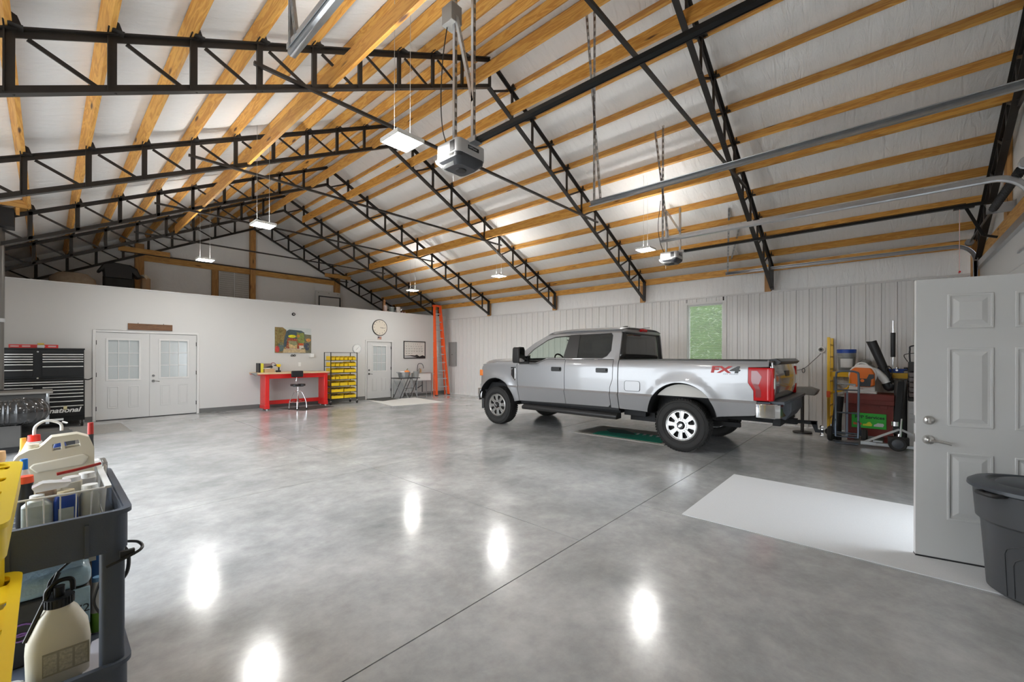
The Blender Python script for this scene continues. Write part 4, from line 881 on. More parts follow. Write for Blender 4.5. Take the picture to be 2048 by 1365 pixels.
# wheels
def make_wheel():
    TR, TW = 0.415, 0.27
    w_ = thing('wheel_tmp', None, None)
    prof = [(0.245, -0.105), (0.262, -0.122), (0.30, -0.134), (0.345, -0.135), (0.385, -0.126), (0.404, -0.112), (0.4105, -0.10), (0.412, 0), (0.4105, 0.10), (0.404, 0.112), (0.385, 0.126), (0.345, 0.135), (0.30, 0.134), (0.262, 0.122), (0.245, 0.105)]
    b = B().lathe(prof, (0, 0, 0), 'X', 72, caps=False)
    n_ = 56
    for i in range(n_):
        for row, (xa, xb) in enumerate(((-0.125, -0.082), (-0.075, -0.03), (-0.022, 0.022), (0.03, 0.075), (0.082, 0.125))):
            a = 2*PI*(i+0.5*(row % 2))/n_
            M_ = Matrix.Rotation(a, 4, 'X'); r_ = 0.404 if row in (0, 4) else 0.408
            b.box((xa, -0.0155, r_), (xb, 0.0155, TR+0.002 if row not in (0, 4) else TR-0.002), M_)
    for sgn in (-1, 1):
        for r_ in (0.285, 0.37): b.lathe([(r_-0.003, sgn*0.131), (r_, sgn*0.138), (r_+0.003, sgn*0.131)], (0, 0, 0), 'X', 60, caps=False)
    tire = b.obj('tire', m_rubber, smooth=30)
    # rim facing -X
    m_rim = mat('machined_alloy', (0.50, 0.495, 0.48), 0.26, 0.85); m_rimd = mat('rim_shadow', (0.03, 0.03, 0.03), 0.6)
    b = B().lathe([(0.250, 0.10), (0.250, -0.108), (0.236, -0.118), (0.226, -0.108), (0.222, -0.09), (0.222, 0.09)], (0, 0, 0), 'X', 60)
    holes = []
    for k in range(8):
        a = 2*PI*k/8+PI/8; hs = []
        for (r_, da) in ((0.115, -0.10), (0.135, -0.17), (0.19, -0.20), (0.207, -0.15), (0.212, 0.0), (0.207, 0.15), (0.19, 0.20), (0.135, 0.17), (0.115, 0.10)):
            hs.append((r_*math.cos(a+da), r_*math.sin(a+da)))
        holes.append(hs[::-1])
    d = B().prism(circ(0, 0, 0.225, 48), -0.10, -0.07, 'YZ', holes=holes)
    b.add(d)
    for k in range(8):   # ridge pair along each spoke
        a = 2*PI*k/8
        for o_ in (-0.022, 0.022):
            M_ = Matrix.Rotation(a, 4, 'X'); b.bar((-0.104, 0.088, o_*0.8), (-0.104, 0.222, o_*1.5), 0.012, 0.012) if False else b.add(B().bar((-0.103, 0.088, o_*0.7), (-0.103, 0.222, o_*1.6), 0.014, 0.012, (1, 0, 0)), M_)
    rim = b.obj('rim', m_rim, tire, smooth=25, bevel=0.002)
    B().prism(circ(0, 0, 0.243, 40), 0.10, 0.106, 'YZ').prism(circ(0, 0, 0.222, 40), -0.03, -0.02, 'YZ').lathe([(0.15, -0.05), (0.15, -0.03)], (0, 0, 0), 'X', 32).obj('brake_and_shade_discs', m_rimd, tire)  # brake disc plus near black discs painting the shade inside the wheel
    h = B().lathe([(0.088, -0.10), (0.085, -0.112), (0.066, -0.112), (0.062, -0.10)], (0, 0, 0), 'X', 32)
    for k in range(8):
        a = 2*PI*k/8+0.2; h.cyl((-0.10, 0.075*math.cos(a), 0.075*math.sin(a)), (-0.128, 0.075*math.cos(a), 0.075*math.sin(a)), 0.012, 0.008, 8)
    h.obj('lug_nuts', m_chrome, tire)
    hc = B().lathe([(0.052, -0.10), (0.052, -0.135), (0.045, -0.145), (0.001, -0.147)], (0, 0, 0), 'X', 24).obj('centre_cap', m_trimb, tire)
    B().prism(circ(0, 0, 0.017, 20, ry=0.036), -0.1495, -0.1465, 'YZ').obj('cap_oval', m_chrome, tire)
    bpy.data.objects.remove(w_)
    return tire
wh = make_wheel(); n0 = 0
for y in (FW[0], RW[0]):
    for sd in (-1, 1):
        if n0 == 0: o = wh
        else:
            o = wh.copy(); C.objects.link(o)
            for ch in wh.children: c_ = ch.copy(); C.objects.link(c_); c_.parent = o
        n0 += 1
        o.parent = TK; o.location = (sd*0.865, y-4.4, 0.415); o.rotation_euler = (0.35*y, 0, 0) if sd < 0 else (0.35*y, 0, PI)

# ================= ALONG THE PARTITION WALL =================
# tool chest
tc_ = thing('tool_chest', 'tall black tool chest with bright drawer pulls, on casters against the far wall', 'tool chest', (-0.08, 12.90, 0))
X0, X1, Y0, Y1 = -0.62, 0.62, -0.28, 0.28
B().box((X0, Y0, 0.13), (X1, Y1, 0.97)).box((X0+0.01, Y0, 0.97), (X1-0.01, Y1, 1.02)).obj('cabinet', m_black_gl, tc_, bevel=0.006)
B().box((X0+0.01, Y0+0.01, 1.02), (X1-0.01, Y1, 1.62)).box((X0, Y0, 1.60), (X1, Y1, 1.635)).obj('upper_chest', m_black_gl, tc_, bevel=0.006)
def drawer(x0, x1, z0, z1, nm='drawer'):
    d = B().box((x0, Y0-0.018, z0+0.004), (x1, Y0+0.01, z1-0.004)).obj(nm, m_black_gl, tc_, bevel=0.002)
    B().box((x0+0.004, Y0-0.034, z1-0.026), (x1-0.004, Y0-0.016, z1-0.010)).obj('drawer_pull', mat('bright_trim', (0.82, 0.80, 0.76), 0.25, 0.5), d)
for z0, z1 in ((1.475, 1.525), (1.425, 1.475), (1.375, 1.425), (1.32, 1.375), (1.21, 1.32), (1.06, 1.21)): drawer(X0+0.02, -0.10, z0, z1)
for z0, z1 in ((1.475, 1.525), (1.425, 1.475), (1.375, 1.425), (1.275, 1.375), (1.06, 1.275)): drawer(0.02, X1-0.02, z0, z1)
for z0, z1 in ((0.92, 0.965), (0.865, 0.92)): drawer(X0+0.02, X1-0.02, z0, z1)
for z0, z1 in ((0.79, 0.855), (0.72, 0.79), (0.65, 0.72), (0.56, 0.65), (0.47, 0.56)):
    drawer(X0+0.02, -0.10, z0, z1); drawer(0.02, X1-0.02, z0, z1)
drawer(X0+0.02, X1-0.02, 0.22, 0.46)
text('lettering', 'International', 0.15, m_whitepl, tc_, face_matrix((-0.16, Y0-0.022, 0.315), (1, 0, 0), (0, 0, 1)) @ Matrix.Diagonal((0.92, 0.9, 1, 1)), 0.001, 0.3, bold=0.004)
for xx, zz in ((-0.04, 1.56), (-0.04, 1.03)): B().cyl((xx, Y0-0.012, zz), (xx, Y0+0.01, zz), 0.014).obj('lock', m_chrome, tc_)
for xx in (X0+0.06, X1-0.04):
    for yy in (Y0+0.05, Y1-0.06):
        w_ = B().cyl((xx-0.02, yy, 0.065), (xx+0.02, yy, 0.065), 0.065, n=20).obj('caster_wheel', m_rubber, tc_)
        B().cyl((xx-0.023, yy, 0.065), (xx+0.023, yy, 0.065), 0.035, n=16).obj('wheel_hub', m_chrome, w_); B().box((xx-0.03, yy-0.02, 0.07), (xx+0.03, yy+0.04, 0.13)).obj('caster_fork', m_galv, w_)
B().box((X1, -0.10, 0.60), (X1+0.006, -0.04, 0.72)).obj('pink_sticker', mat('pink_paper', (0.85, 0.16, 0.25), 0.7), tc_)
tag(B().tube(bend([(0.535, 12.76, 0.98), (0.60, 12.74, 0.97), (0.66, 12.80, 1.0)]), 0.012, 6).obj('tow_strap', m_black, origin=(0.6, 12.8, 0.98)), 'short black bungee strap hooked on the right side of the tool chest', 'strap')
lvl = thing('spirit_level', 'red spirit level lying on top of the black tool chest', 'level', (-0.17, 12.80, 1.635))
B().prism([(-0.33, 0), (0.33, 0), (0.33, 0.07), (-0.33, 0.07)], -0.012, 0.012, 'XZ', holes=[[(a, 0.02), (a, 0.052), (a+0.11, 0.052), (a+0.11, 0.02)] for a in (-0.31, -0.16, 0.04, 0.19)]).obj('body', m_red, lvl)
B().box((-0.32, -0.004, 0.015), (0.32, 0.004, 0.055)).obj('web', mat('pale_pink', (0.75, 0.5, 0.48), 0.5), lvl)
ts = thing('tissue_box', 'small pale packet with a yellow lid standing in front of the red level', 'box', (-0.08, 12.72, 1.635))
B().box((-0.05, -0.03, 0), (0.05, 0.03, 0.06)).obj('packet', m_ltgrey, ts, bevel=0.006); B().box((-0.045, -0.03, 0.06), (0.045, 0.03, 0.10)).obj('lid', mat('mustard', (0.55, 0.38, 0.05), 0.5), ts, bevel=0.006)

# sign, poster, hooks, camera, clocks, calendar
sg = thing('wooden_sign', 'brown wooden plank sign over the double doors', 'sign', (1.68, YA-0.001, 2.17))
B().box((-0.41, -0.022, -0.075), (0.41, 0, 0.075)).obj('board', m_brown, sg)
text('carved_text', 'COUNTRY  STORE', 0.075, mat('worn_letter', (0.19, 0.10, 0.05), 0.6), sg, face_matrix((-0.34, -0.0225, -0.025), (1, 0, 0), (0, 0, 1)), 0.0008)
for xx in (-0.23, 0.24): B().tube([(xx, -0.01, 0.075), (xx, -0.012, 0.095)], 0.006, 6).obj('hanger', m_black, sg)
ps = thing('poster', 'canvas print of a farm truck loaded with harvest produce above the red bench', 'picture', (4.94, YA-0.001, 1.95))
B().box((-0.515, -0.02, -0.375), (0.515, 0, 0.375)).obj('canvas', mat('print_sky', (0.55, 0.58, 0.56), 0.7, var=0.15, vscale=4), ps)
art = [
 ('field', (0.26, 0.17, 0.06), [(-0.515, -0.375), (-0.515, 0.375), (-0.30, 0.375), (-0.20, 0.30), (-0.25, 0.0), (-0.2, -0.375)]),
 ('right_hill', (0.16, 0.15, 0.10), [(0.30, 0.20), (0.515, 0.18), (0.515, -0.375), (0.20, -0.375)]),
 ('cab_outline', (0.06, 0.09, 0.10), [(-0.26, 0.05), (-0.20, 0.27), (-0.12, 0.32), (0.22, 0.30), (0.31, 0.25), (0.33, 0.05), (0.33, -0.2), (-0.28, -0.2)]),
 ('load', (0.30, 0.06, 0.03), [(-0.16, 0.07), (0.12, 0.05), (0.18, -0.12), (0.17, -0.25), (-0.22, -0.25)]),
 ('squash', (0.75, 0.62, 0.02), circ(-0.04, 0.12, 0.11, 16, ry=0.045)),
 ('greens', (0.22, 0.30, 0.08), [(0.10, 0.24), (0.30, 0.22), (0.32, -0.02), (0.26, -0.12), (0.12, -0.04)]),
 ('orange_flowers', (0.70, 0.30, 0.05), circ(0.13, 0.13, 0.05, 12)),
 ('pumpkins', (0.70, 0.28, 0.08), circ(0.43, 0.02, 0.07, 14, ry=0.05)),
 ('basket', (0.62, 0.44, 0.22), [(-0.14, -0.09), (0.10, -0.12), (0.10, -0.24), (-0.12, -0.24)]),
 ('leaf_wreath', (0.25, 0.26, 0.14), [(-0.16, -0.02), (0.08, -0.02), (0.12, -0.12), (0.02, -0.16), (-0.12, -0.10)]),
 ('jar', (0.62, 0.55, 0.48), [(0.16, -0.15), (0.29, -0.15), (0.29, -0.23), (0.16, -0.23)]),
 ('tomatoes', (0.60, 0.10, 0.03), [(0.15, -0.08), (0.29, -0.08), (0.30, -0.15), (0.15, -0.15)]),
 ('left_wheel', (0.10, 0.14, 0.13), circ(-0.35, -0.20, 0.085, 16, ry=0.14)),
 ('right_wheel', (0.06, 0.07, 0.10), circ(0.39, -0.18, 0.07, 16, ry=0.12)),
 ('red_corner', (0.50, 0.06, 0.05), circ(-0.45, -0.27, 0.06, 12, ry=0.095)),
 ('tailboard', (0.50, 0.38, 0.22), [(-0.28, -0.26), (0.33, -0.26), (0.35, -0.37), (-0.30, -0.37)])]
for i, (nm, colr, poly) in enumerate(art):
    B().prism(poly, -0.0212-0.0006*i, -0.0202-0.0006*i, 'XZ').obj('print_'+nm, mat('print_'+nm, colr, 0.7, var=0.55, vscale=22), ps)
hk = B()
for xx in (-0.035, 0.035): hk.tube([(4.935+xx+0.028*math.cos(a), YA-0.02, 1.50+0.026*math.sin(a)) for a in [2*PI*i/14 for i in range(14)]], 0.008, 6, closed=True)
tag(hk.box((4.93-0.07, YA-0.014, 1.475), (4.93+0.08, YA-0.001, 1.485)).obj('wall_hooks', m_black, origin=(4.93, YA, 1.5)), 'pair of small black rings on the wall under the poster', 'hook')
cmr = thing('security_camera', 'small dark round camera high on the white partition', 'camera', (4.945, YA, 2.735))
B().lathe([(0.045, -0.03), (0.05, -0.005), (0.05, 0)], (0, 0, 0), 'Y', 20).obj('housing', m_black, cmr); B().lathe([(0.018, -0.035), (0.02, -0.028)], (0, 0, 0), 'Y', 16).obj('lens', m_ltgrey, cmr)
def clock(x, z, r, label, dark):
    c_ = thing('wall_clock', label, 'clock', (x, YA, z))
    if dark:
        B().lathe([(r-0.025, -0.030), (r-0.012, -0.04), (r, -0.03), (r, 0)], (0, 0, 0), 'Y', 40).obj('rim', m_black_gl, c_)
        B().lathe([(r-0.02, -0.034), (r-0.02, -0.03)], (0, 0, 0), 'Y', 40).obj('dial', mat('dial_cream', (0.66, 0.60, 0.50), 0.6), c_)
    else:
        B().lathe([(r-0.03, -0.02), (r-0.01, -0.03), (r, -0.02), (r, 0)], (0, 0, 0), 'Y', 32).obj('rim', m_ltgrey, c_)
        B().lathe([(r-0.02, -0.026), (r-0.02, -0.02)], (0, 0, 0), 'Y', 32).obj('dial', m_whitepl, c_)
    for h in range(12):
        a = PI/6*(h+1); s_ = str(h+1); sz = r*0.2
        text('numeral', s_, sz, m_black if dark else m_grey, c_, face_matrix((math.sin(a)*r*0.74-0.03*len(s_)*sz/0.06, -0.036 if dark else -0.028, math.cos(a)*r*0.74-sz*0.35), (1, 0, 0), (0, 0, 1)), 0.0008)
    for a, L, w_ in (((PI/6)*3.27, r*0.45, 0.012), ((PI/30)*16, r*0.68, 0.008)) if dark else ((0.75, r*0.6, 0.008), (0.75+PI, r*0.4, 0.008)):
        B().bar((0, -0.042 if dark else -0.032, 0), (math.sin(a)*L, -0.042 if dark else -0.032, math.cos(a)*L), 0.003, w_, (math.cos(a), 0, -math.sin(a))).obj('hand', m_black if dark else m_grey, c_)
    return c_
clock(7.80, 2.485, 0.285, 'large round dark rimmed wall clock above the single door', True)
clock(6.955, 1.73, 0.155, 'round white dial gauge on the wall beside the bin rack', False)
pq = thing('small_plaque', 'tiny flag plaque hanging under the large clock', 'plaque', (7.80, YA-0.001, 2.12)); B().box((-0.07, -0.012, -0.05), (0.07, 0, 0.05)).obj('board', mat('plaque_tan', (0.45, 0.33, 0.25), 0.6), pq)
B().box((-0.065, -0.014, 0.0), (-0.01, -0.012, 0.045)).obj('canton', mat('plaque_navy', (0.05, 0.04, 0.08), 0.6), pq)
for k in range(3): B().box((-0.01, -0.014, -0.04+k*0.03), (0.065, -0.012, -0.028+k*0.03)).obj('stripe', mat('plaque_red', (0.35, 0.05, 0.04), 0.6), pq)
cl = thing('wall_calendar', 'large framed wall calendar above the utility sink', 'calendar', (9.26, YA-0.001, 1.72))
B().box((-0.46, -0.01, -0.30), (0.46, 0, 0.30)).obj('sheet', mat('calendar_paper', (0.62, 0.59, 0.54), 0.7), cl)
B().prism([(-0.485, -0.325), (0.485, -0.325), (0.485, 0.325), (-0.485, 0.325)], -0.022, 0, 'XZ', holes=[[(-0.455, -0.295), (-0.455, 0.295), (0.455, 0.295), (0.455, -0.295)]]).obj('frame', m_black, cl)
B().prism([(-0.455, -0.295), (0.455, -0.295), (0.455, -0.235), (0.36, -0.20), (0.22, -0.245), (0.10, -0.18), (0.0, -0.21), (-0.12, -0.20), (-0.455, -0.225)], -0.0125, -0.01, 'XZ').obj('hills', m_black, cl)
B().prism([(-0.455, -0.295), (0.1, -0.28), (-0.2, -0.235), (-0.455, -0.24)], -0.0145, -0.0125, 'XZ').obj('pale_hills', m_ltgrey, cl)
for r_ in range(5):
    B().box((-0.42, -0.0125, 0.245-r_*0.088), (0.42, -0.01, 0.249-r_*0.088)).obj('rule_line', m_grey, cl)
    text('dates', '  '.join(str(7*r_+i+1).rjust(2) for i in range(7) if 7*r_+i < 31), 0.042, m_black, cl, face_matrix((-0.40, -0.0125, 0.20-r_*0.088), (1, 0, 0), (0, 0, 1)) @ Matrix.Diagonal((1.75, 1, 1, 1)), 0.0008)

ps_ = B(); rp = random.Random(5)
for i in range(260):
    if rp.random() < 0.5: cx_, cz_ = rp.uniform(-0.50, -0.28), rp.uniform(-0.15, 0.34)
    elif rp.random() < 0.5: cx_, cz_ = rp.uniform(0.08, 0.32), rp.uniform(-0.08, 0.24)
    else: cx_, cz_ = rp.uniform(-0.20, 0.48), rp.uniform(-0.24, 0.06)
    a = rp.uniform(0, PI); L = rp.uniform(0.012, 0.05); w_ = 0.006; dx, dz = math.cos(a), math.sin(a)
    ps_.prism([(cx_-dx*L, cz_-dz*L), (cx_+dz*w_, cz_-dx*w_), (cx_+dx*L, cz_+dz*L), (cx_-dz*w_, cz_+dx*w_)], -0.0325, -0.0315, 'XZ')
ps_.obj('print_leaves', mat('print_leaves', (0.34, 0.30, 0.11), 0.7, var=0.95, vscale=18), ps)
# red workbench
wb = thing('workbench', 'bright red steel workbench with a pale wooden top', 'workbench', (4.72, 12.86, 0))
for xx in (-0.78, 0.81):
    l = B().box((xx, -0.36, 0.04), (xx+0.11, 0.04, 0.96)); l.obj('leg', m_red, wb, bevel=0.012)
    for k in (0.05, 0.15, 0.25): B().box((xx-0.006, -0.34+k, 0.20), (xx+0.005, -0.31+k, 0.95)).obj('leg_rib', m_red, wb, bevel=0.004)
    B().box((xx-0.008, -0.37, 0.04), (xx+0.118, 0.05, 0.15)).obj('leg_foot', m_red, wb, bevel=0.012)
    for yy in (-0.33, 0.01): B().cyl((xx+0.055, yy, 0), (xx+0.055, yy, 0.05), 0.022, n=12).obj('levelling_foot', m_ltgrey, wb)
B().box((-0.67, -0.35, 0.86), (0.81, -0.31, 0.975)).box((-0.67, 0.0, 0.86), (0.81, 0.04, 0.975)).obj('apron', m_red, wb, bevel=0.004)
B().box((-0.67, 0.0, 0.12), (0.81, 0.04, 0.23)).obj('stretcher', m_red, wb, bevel=0.004)
B().box((-0.96, -0.40, 0.985), (0.96, 0.34, 1.03)).obj('worktop', m_maple, wb, bevel=0.006); B().box((-0.95, -0.39, 0.965), (0.95, 0.33, 0.985)).obj('top_plate', m_red, wb)
tag(B().box((3.72, 12.55, 1.0), (3.77, 12.75, 1.03)).prism([(3.64, 1.03), (3.77, 1.03), (3.77, 0.93)], 12.56, 12.74, 'XZ').obj('bench_vise_plate', m_grey, origin=(3.75, 12.6, 1.0)), 'grey metal bracket on the left end of the red bench', 'bracket')
bt = 1.03
tag(B().box((3.84, 12.66, bt), (3.88, 12.90, bt+0.255)).obj('dark_binder', m_black, origin=(3.86, 12.8, bt)), 'narrow black binder at the left end of the bench, beside a yellow one', 'binder')
tag(B().box((3.885, 12.66, bt), (3.955, 12.90, bt+0.25)).obj('yellow_binder', mat('binder_yellow', (0.70, 0.62, 0.05), 0.4), origin=(3.92, 12.8, bt), bevel=0.004), 'upright yellow green binder on the bench', 'binder')
tag(B().box((3.97, 12.62, bt), (4.22, 12.86, bt+0.10)).obj('cardboard_box', m_card, origin=(4.1, 12.74, bt)), 'low tan cardboard box on the bench', 'box')
pp = B()
for k in range(5): pp.box((3.93+k*0.012, 12.64, bt+0.102+k*0.004), (4.10+k*0.01, 12.84, bt+0.105+k*0.004))
tag(pp.obj('paper_stack', m_whitepl, origin=(4.0, 12.7, bt+0.1)), 'loose white papers on the cardboard box', 'paper')
tag(B().box((4.0, 12.88, bt), (4.24, 12.95, bt+0.24)).obj('grey_manual', mat('manual_grey', (0.30, 0.22, 0.21), 0.6), origin=(4.1, 12.9, bt)), 'greyish red booklet standing behind the cardboard box', 'book')
tag(B().prism([(4.02, bt+0.125), (4.18, bt+0.125), (4.20, bt+0.16), (4.16, bt+0.19), (4.12, bt+0.165), (4.06, bt+0.155)], 12.68, 12.78, 'XZ').obj('black_pouch', m_black, origin=(4.1, 12.7, bt+0.125), bevel=0.01), 'black pouch lying on the papers', 'pouch')
dr = thing('cordless_drill', 'yellow and black cordless drill standing on the bench', 'drill', (4.34, 12.72, bt))
B().box((-0.05, -0.04, 0), (0.06, 0.04, 0.05)).obj('battery', m_black, dr, bevel=0.006); B().box((-0.0, -0.02, 0.05), (0.035, 0.02, 0.16)).obj('grip', m_black, dr, bevel=0.008)
B().cyl((-0.05, 0, 0.19), (0.06, 0, 0.19), 0.033).box((-0.01, -0.028, 0.14), (0.05, 0.028, 0.19)).obj('motor_body', m_yellow, dr, bevel=0.006); B().cyl((-0.05, 0, 0.19), (-0.11, 0, 0.19), 0.022, 0.012).obj('chuck', m_dkgrey, dr)
tag(B().tube(bend([(4.20, 12.9, bt+0.20), (4.24, 12.88, bt+0.26), (4.30, 12.86, bt+0.25), (4.33, 12.84, bt+0.20)]), 0.007, 6).obj('coiled_cable', mat('maroon_cable', (0.25, 0.03, 0.04), 0.5), origin=(4.2, 12.9, bt+0.2)), 'short maroon cable draped over the booklet by the drill', 'cable')
tag(B().cyl((4.20, 12.9, bt), (4.20, 12.9, bt+0.20), 0.018).obj('marker_tube', m_dkgrey, origin=(4.2, 12.9, bt)), 'thin grey canister behind the drill', 'canister')
# white wall box and outlet plate
tag(B().box((5.40, YA-0.10, 1.44), (5.52, YA, 1.56)).obj('wall_receiver', m_whitepl, origin=(5.46, YA, 1.5), bevel=0.01), 'small white box on the wall left of the bin rack', 'box')
tag(B().box((5.08, YA-0.008, 1.17), (5.16, YA, 1.29)).obj('wall_outlet', m_whitepl, origin=(5.12, YA, 1.2), bevel=0.003), 'white wall outlet plate above the bench top', 'outlet')

# stool on a mat
st = thing('shop_stool', 'chrome swivel stool with black split seat and backrest in front of the red bench', 'stool', (4.66, 12.17, 0.008))
for k in range(4):
    a = PI/4+k*PI/2+0.35; cx_, cy_ = math.cos(a), math.sin(a)
    B().tube(bend([(cx_*0.03, cy_*0.03, 0.50), (cx_*0.10, cy_*0.10, 0.47), (cx_*0.20, cy_*0.20, 0.22), (cx_*0.22, cy_*0.22, 0.02)]), 0.012, 8).obj('leg', m_chrome, st)
    B().cyl((cx_*0.22, cy_*0.22, 0), (cx_*0.22, cy_*0.22, 0.03), 0.018, n=10).obj('foot_cap', m_rubber, st)
B().tube([(0.213*math.cos(2*PI*i/28), 0.213*math.sin(2*PI*i/28), 0.21) for i in range(28)], 0.009, 6, closed=True).obj('foot_ring', m_chrome, st)
B().cyl((0, 0, 0.38), (0, 0, 0.64), 0.02).cyl((0, 0, 0.46), (0, 0, 0.52), 0.05).obj('swivel_column', m_chrome, st)
for s_ in (-1, 1): B().prism(circ(s_*0.10, 0, 0.088, 20, ry=0.13), 0.645, 0.70, 'XY').obj('seat_pad', m_black, st, bevel=0.02)
B().box((-0.14, -0.03, 0.625), (0.14, 0.03, 0.645)).obj('seat_bracket', m_chrome, st)
B().tube(bend([(0.0, 0.05, 0.63), (0.02, 0.20, 0.66), (0.05, 0.24, 0.80), (0.05, 0.20, 0.95)]), 0.011, 8).obj('back_post', m_chrome, st)
B().box((-0.11, 0.15, 0.88), (0.21, 0.20, 1.06)).obj('backrest', m_black, st, bevel=0.03, seg=3)
tag(B().prism([(4.36, 12.72), (4.65, 11.80), (5.63, 12.06), (5.45, 12.62)], 0.0, 0.008, 'XY').obj('floor_mat', mat('dark_rubber_mat', (0.055, 0.048, 0.042), 0.9), origin=(5, 12.2, 0)), 'dark rubber mat under the stool by the red bench', 'mat')

# rolling rack of yellow bins
rk = thing('bin_rack', 'black wheeled wire rack holding yellow parts bins', 'rack', (6.15, 12.72, 0))
RW_, RD = 0.42, 0.22
for sx in (-1, 1):
    for sy in (-1, 1):
        B().cyl((sx*RW_, sy*RD, 0.12), (sx*RW_, sy*RD, 1.60), 0.0125, n=10).obj('post', m_black_gl, rk)
        w_ = B().cyl((sx*RW_-0.012, sy*RD, 0.05), (sx*RW_+0.012, sy*RD, 0.05), 0.048, n=16).obj('caster_wheel', m_rubber, rk); B().box((sx*RW_-0.02, sy*RD-0.02, 0.06), (sx*RW_+0.02, sy*RD+0.02, 0.12)).obj('caster_fork', m_galv, w_)
rows = [1.36, 1.17, 0.98, 0.77, 0.57, 0.375, 0.18]
for z in rows+[1.60]:
    b = B().bar((-RW_, -RD, z-0.01), (RW_, -RD, z-0.01), 0.01, 0.012).bar((-RW_, RD, z-0.01), (RW_, RD, z-0.01), 0.01, 0.012).bar((-RW_, -RD, z-0.01), (-RW_, RD, z-0.01), 0.01, 0.012).bar((RW_, -RD, z-0.01), (RW_, RD, z-0.01), 0.01, 0.012)
    if z < 1.5: b.bar((-RW_, 0.05, z-0.01), (RW_, 0.05, z-0.01), 0.01, 0.01)
    b.obj('shelf_rail', m_black_gl, rk)
def bin_mesh(w_, h):
    b = B(); d0, d1 = -0.20, 0.16
    q = [(d0, 0), (d1, 0), (d1, h), (d0+0.10, h), (d0+0.0, h*0.70)]
    for s_ in (-1, 1): b.prism(q, s_*w_/2, s_*(w_/2-0.004), 'YZ')
    b.box((-w_/2, d0, 0), (w_/2, d1, 0.004)).box((-w_/2, d1-0.004, 0), (w_/2, d1, h)).box((-w_/2, d0, 0), (w_/2, d0+0.004, h*0.66)).box((-w_/2, d0-0.012, h*0.64), (w_/2, d0+0.006, h*0.72)).box((-w_/2, d0+0.09, h-0.012), (-w_/2+0.008, d1, h)).box((w_/2-0.008, d0+0.09, h-0.012), (w_/2, d1, h))
    return b
lay = [[1]*6, [1, 1, 1, 1, 2], [3, 3], [1, 1, 2, 2], [2, 2, 2], [3, 3], [3, 3]]
rown = ['top', 'second', 'third', 'fourth', 'fifth', 'sixth', 'bottom']; posn = ['leftmost', 'second from the left', 'third from the left', 'fourth from the left', 'fifth from the left', 'sixth from the left, at the right end']
protos = {}
m_bin = mat('bin_yellow', (0.86, 0.58, 0.015), 0.4)
m_parts = mat('assorted_small_parts', (0.16, 0.10, 0.09), 0.7, var=0.9, vscale=60)
for r_, (z, ws) in enumerate(zip(rows, lay)):
    tot = sum(ws); x = 6.15-0.405
    for i, k in enumerate(ws):
        w_ = 0.81*k/tot; h = {1: 0.12, 2: 0.14, 3: 0.13}[k]
        key = (k, tot)
        if key not in protos: 
            o = bin_mesh(w_-0.026, h).obj('parts_bin', m_bin); protos[key] = o
            cbin = B().grid(lambda u, v: ((u-0.5)*(w_-0.03), -0.17+0.31*v, h*0.78+0.012*math.sin(u*17)*math.cos(v*13)), 8, 6).obj('bin_contents', m_parts, o)
        else: o = dup(protos[key])
        o.location = (x+w_/2, 12.72, z); x += w_
        p_ = posn[i] if i < len(ws)-1 else 'rightmost'
        sz_ = {1: 'narrow', 2: 'medium', 3: 'wide'}[k]
        tag(o, f'{sz_} yellow parts bin, {p_} in the {rown[r_]} row of the rack', 'bin', 'yellow parts bins on the rack')

# mats, folding table, tub, pumpkin, sink
tag(B().prism([(7.28, 13.22), (7.40, 12.35), (8.12, 12.57), (8.14, 13.22)], 0, 0.010, 'XY').obj('door_mat', mat('charcoal_mat', (0.06, 0.06, 0.055), 0.95), origin=(7.8, 12.8, 0)), 'small charcoal mat right at the single door', 'mat')
tag(B().prism([(7.21, 12.95), (6.86, 10.93), (8.61, 10.64), (8.80, 12.56), (8.3, 12.62), (7.4, 12.34)], 0, 0.006, 'XY').obj('floor_mat', mat('pale_mat', (0.62, 0.61, 0.585), 0.9, var=0.06, vscale=80), origin=(7.8, 11.8, 0)), 'large pale mat spread in front of the single door and sink', 'mat')
tag(B().prism([(0.30, 12.42), (0.336, 11.08), (1.12, 11.14), (1.08, 12.54)], 0, 0.008, 'XY').obj('floor_mat', mat('speckled_mat', (0.33, 0.32, 0.30), 0.95, var=0.35, vscale=60), origin=(0.7, 11.8, 0)), 'speckled grey brown mat left of the double doors', 'mat')
ft = thing('folding_table', 'small dark folding table with crossed legs beside the sink', 'table', (8.62, 12.85, 0))
B().box((-0.46, -0.26, 0.69), (0.42, 0.26, 0.715)).obj('table_top', m_black, ft, bevel=0.006)
for yy in (-0.20, 0.20):
    for xx in (-0.22, 0.18):
        B().cyl((xx-0.17, yy, 0), (xx+0.17, yy, 0.69), 0.012, n=8).obj('leg', m_black_steel, ft); B().cyl((xx+0.17, yy, 0), (xx-0.17, yy, 0.69), 0.012, n=8).obj('leg', m_galv, ft)
B().bar((-0.22, -0.20, 0.345), (0.18, -0.20, 0.345), 0.012, 0.012).obj('cross_bar', m_black_steel, ft)
tb = thing('galvanised_tub', 'galvanised tub on the folding table', 'tub', (8.50, 12.80, 0.715))
B().lathe([(0.20, 0.0), (0.235, 0.19), (0.245, 0.20), (0.235, 0.205), (0.225, 0.19), (0.19, 0.01)], (0, 0, 0), 'Z', 28, sx=1.0, sy=0.75).obj('tub_body', m_galv, tb)
B().tube(bend([(-0.235, -0.04, 0.16), (-0.29, -0.03, 0.20), (-0.29, 0.03, 0.20), (-0.235, 0.04, 0.16)]), 0.008, 6).obj('handle', m_galv, tb)
pk = thing('pumpkin', 'small orange pumpkin sitting in the galvanised tub', 'pumpkin', (8.60, 12.78, 0.728))
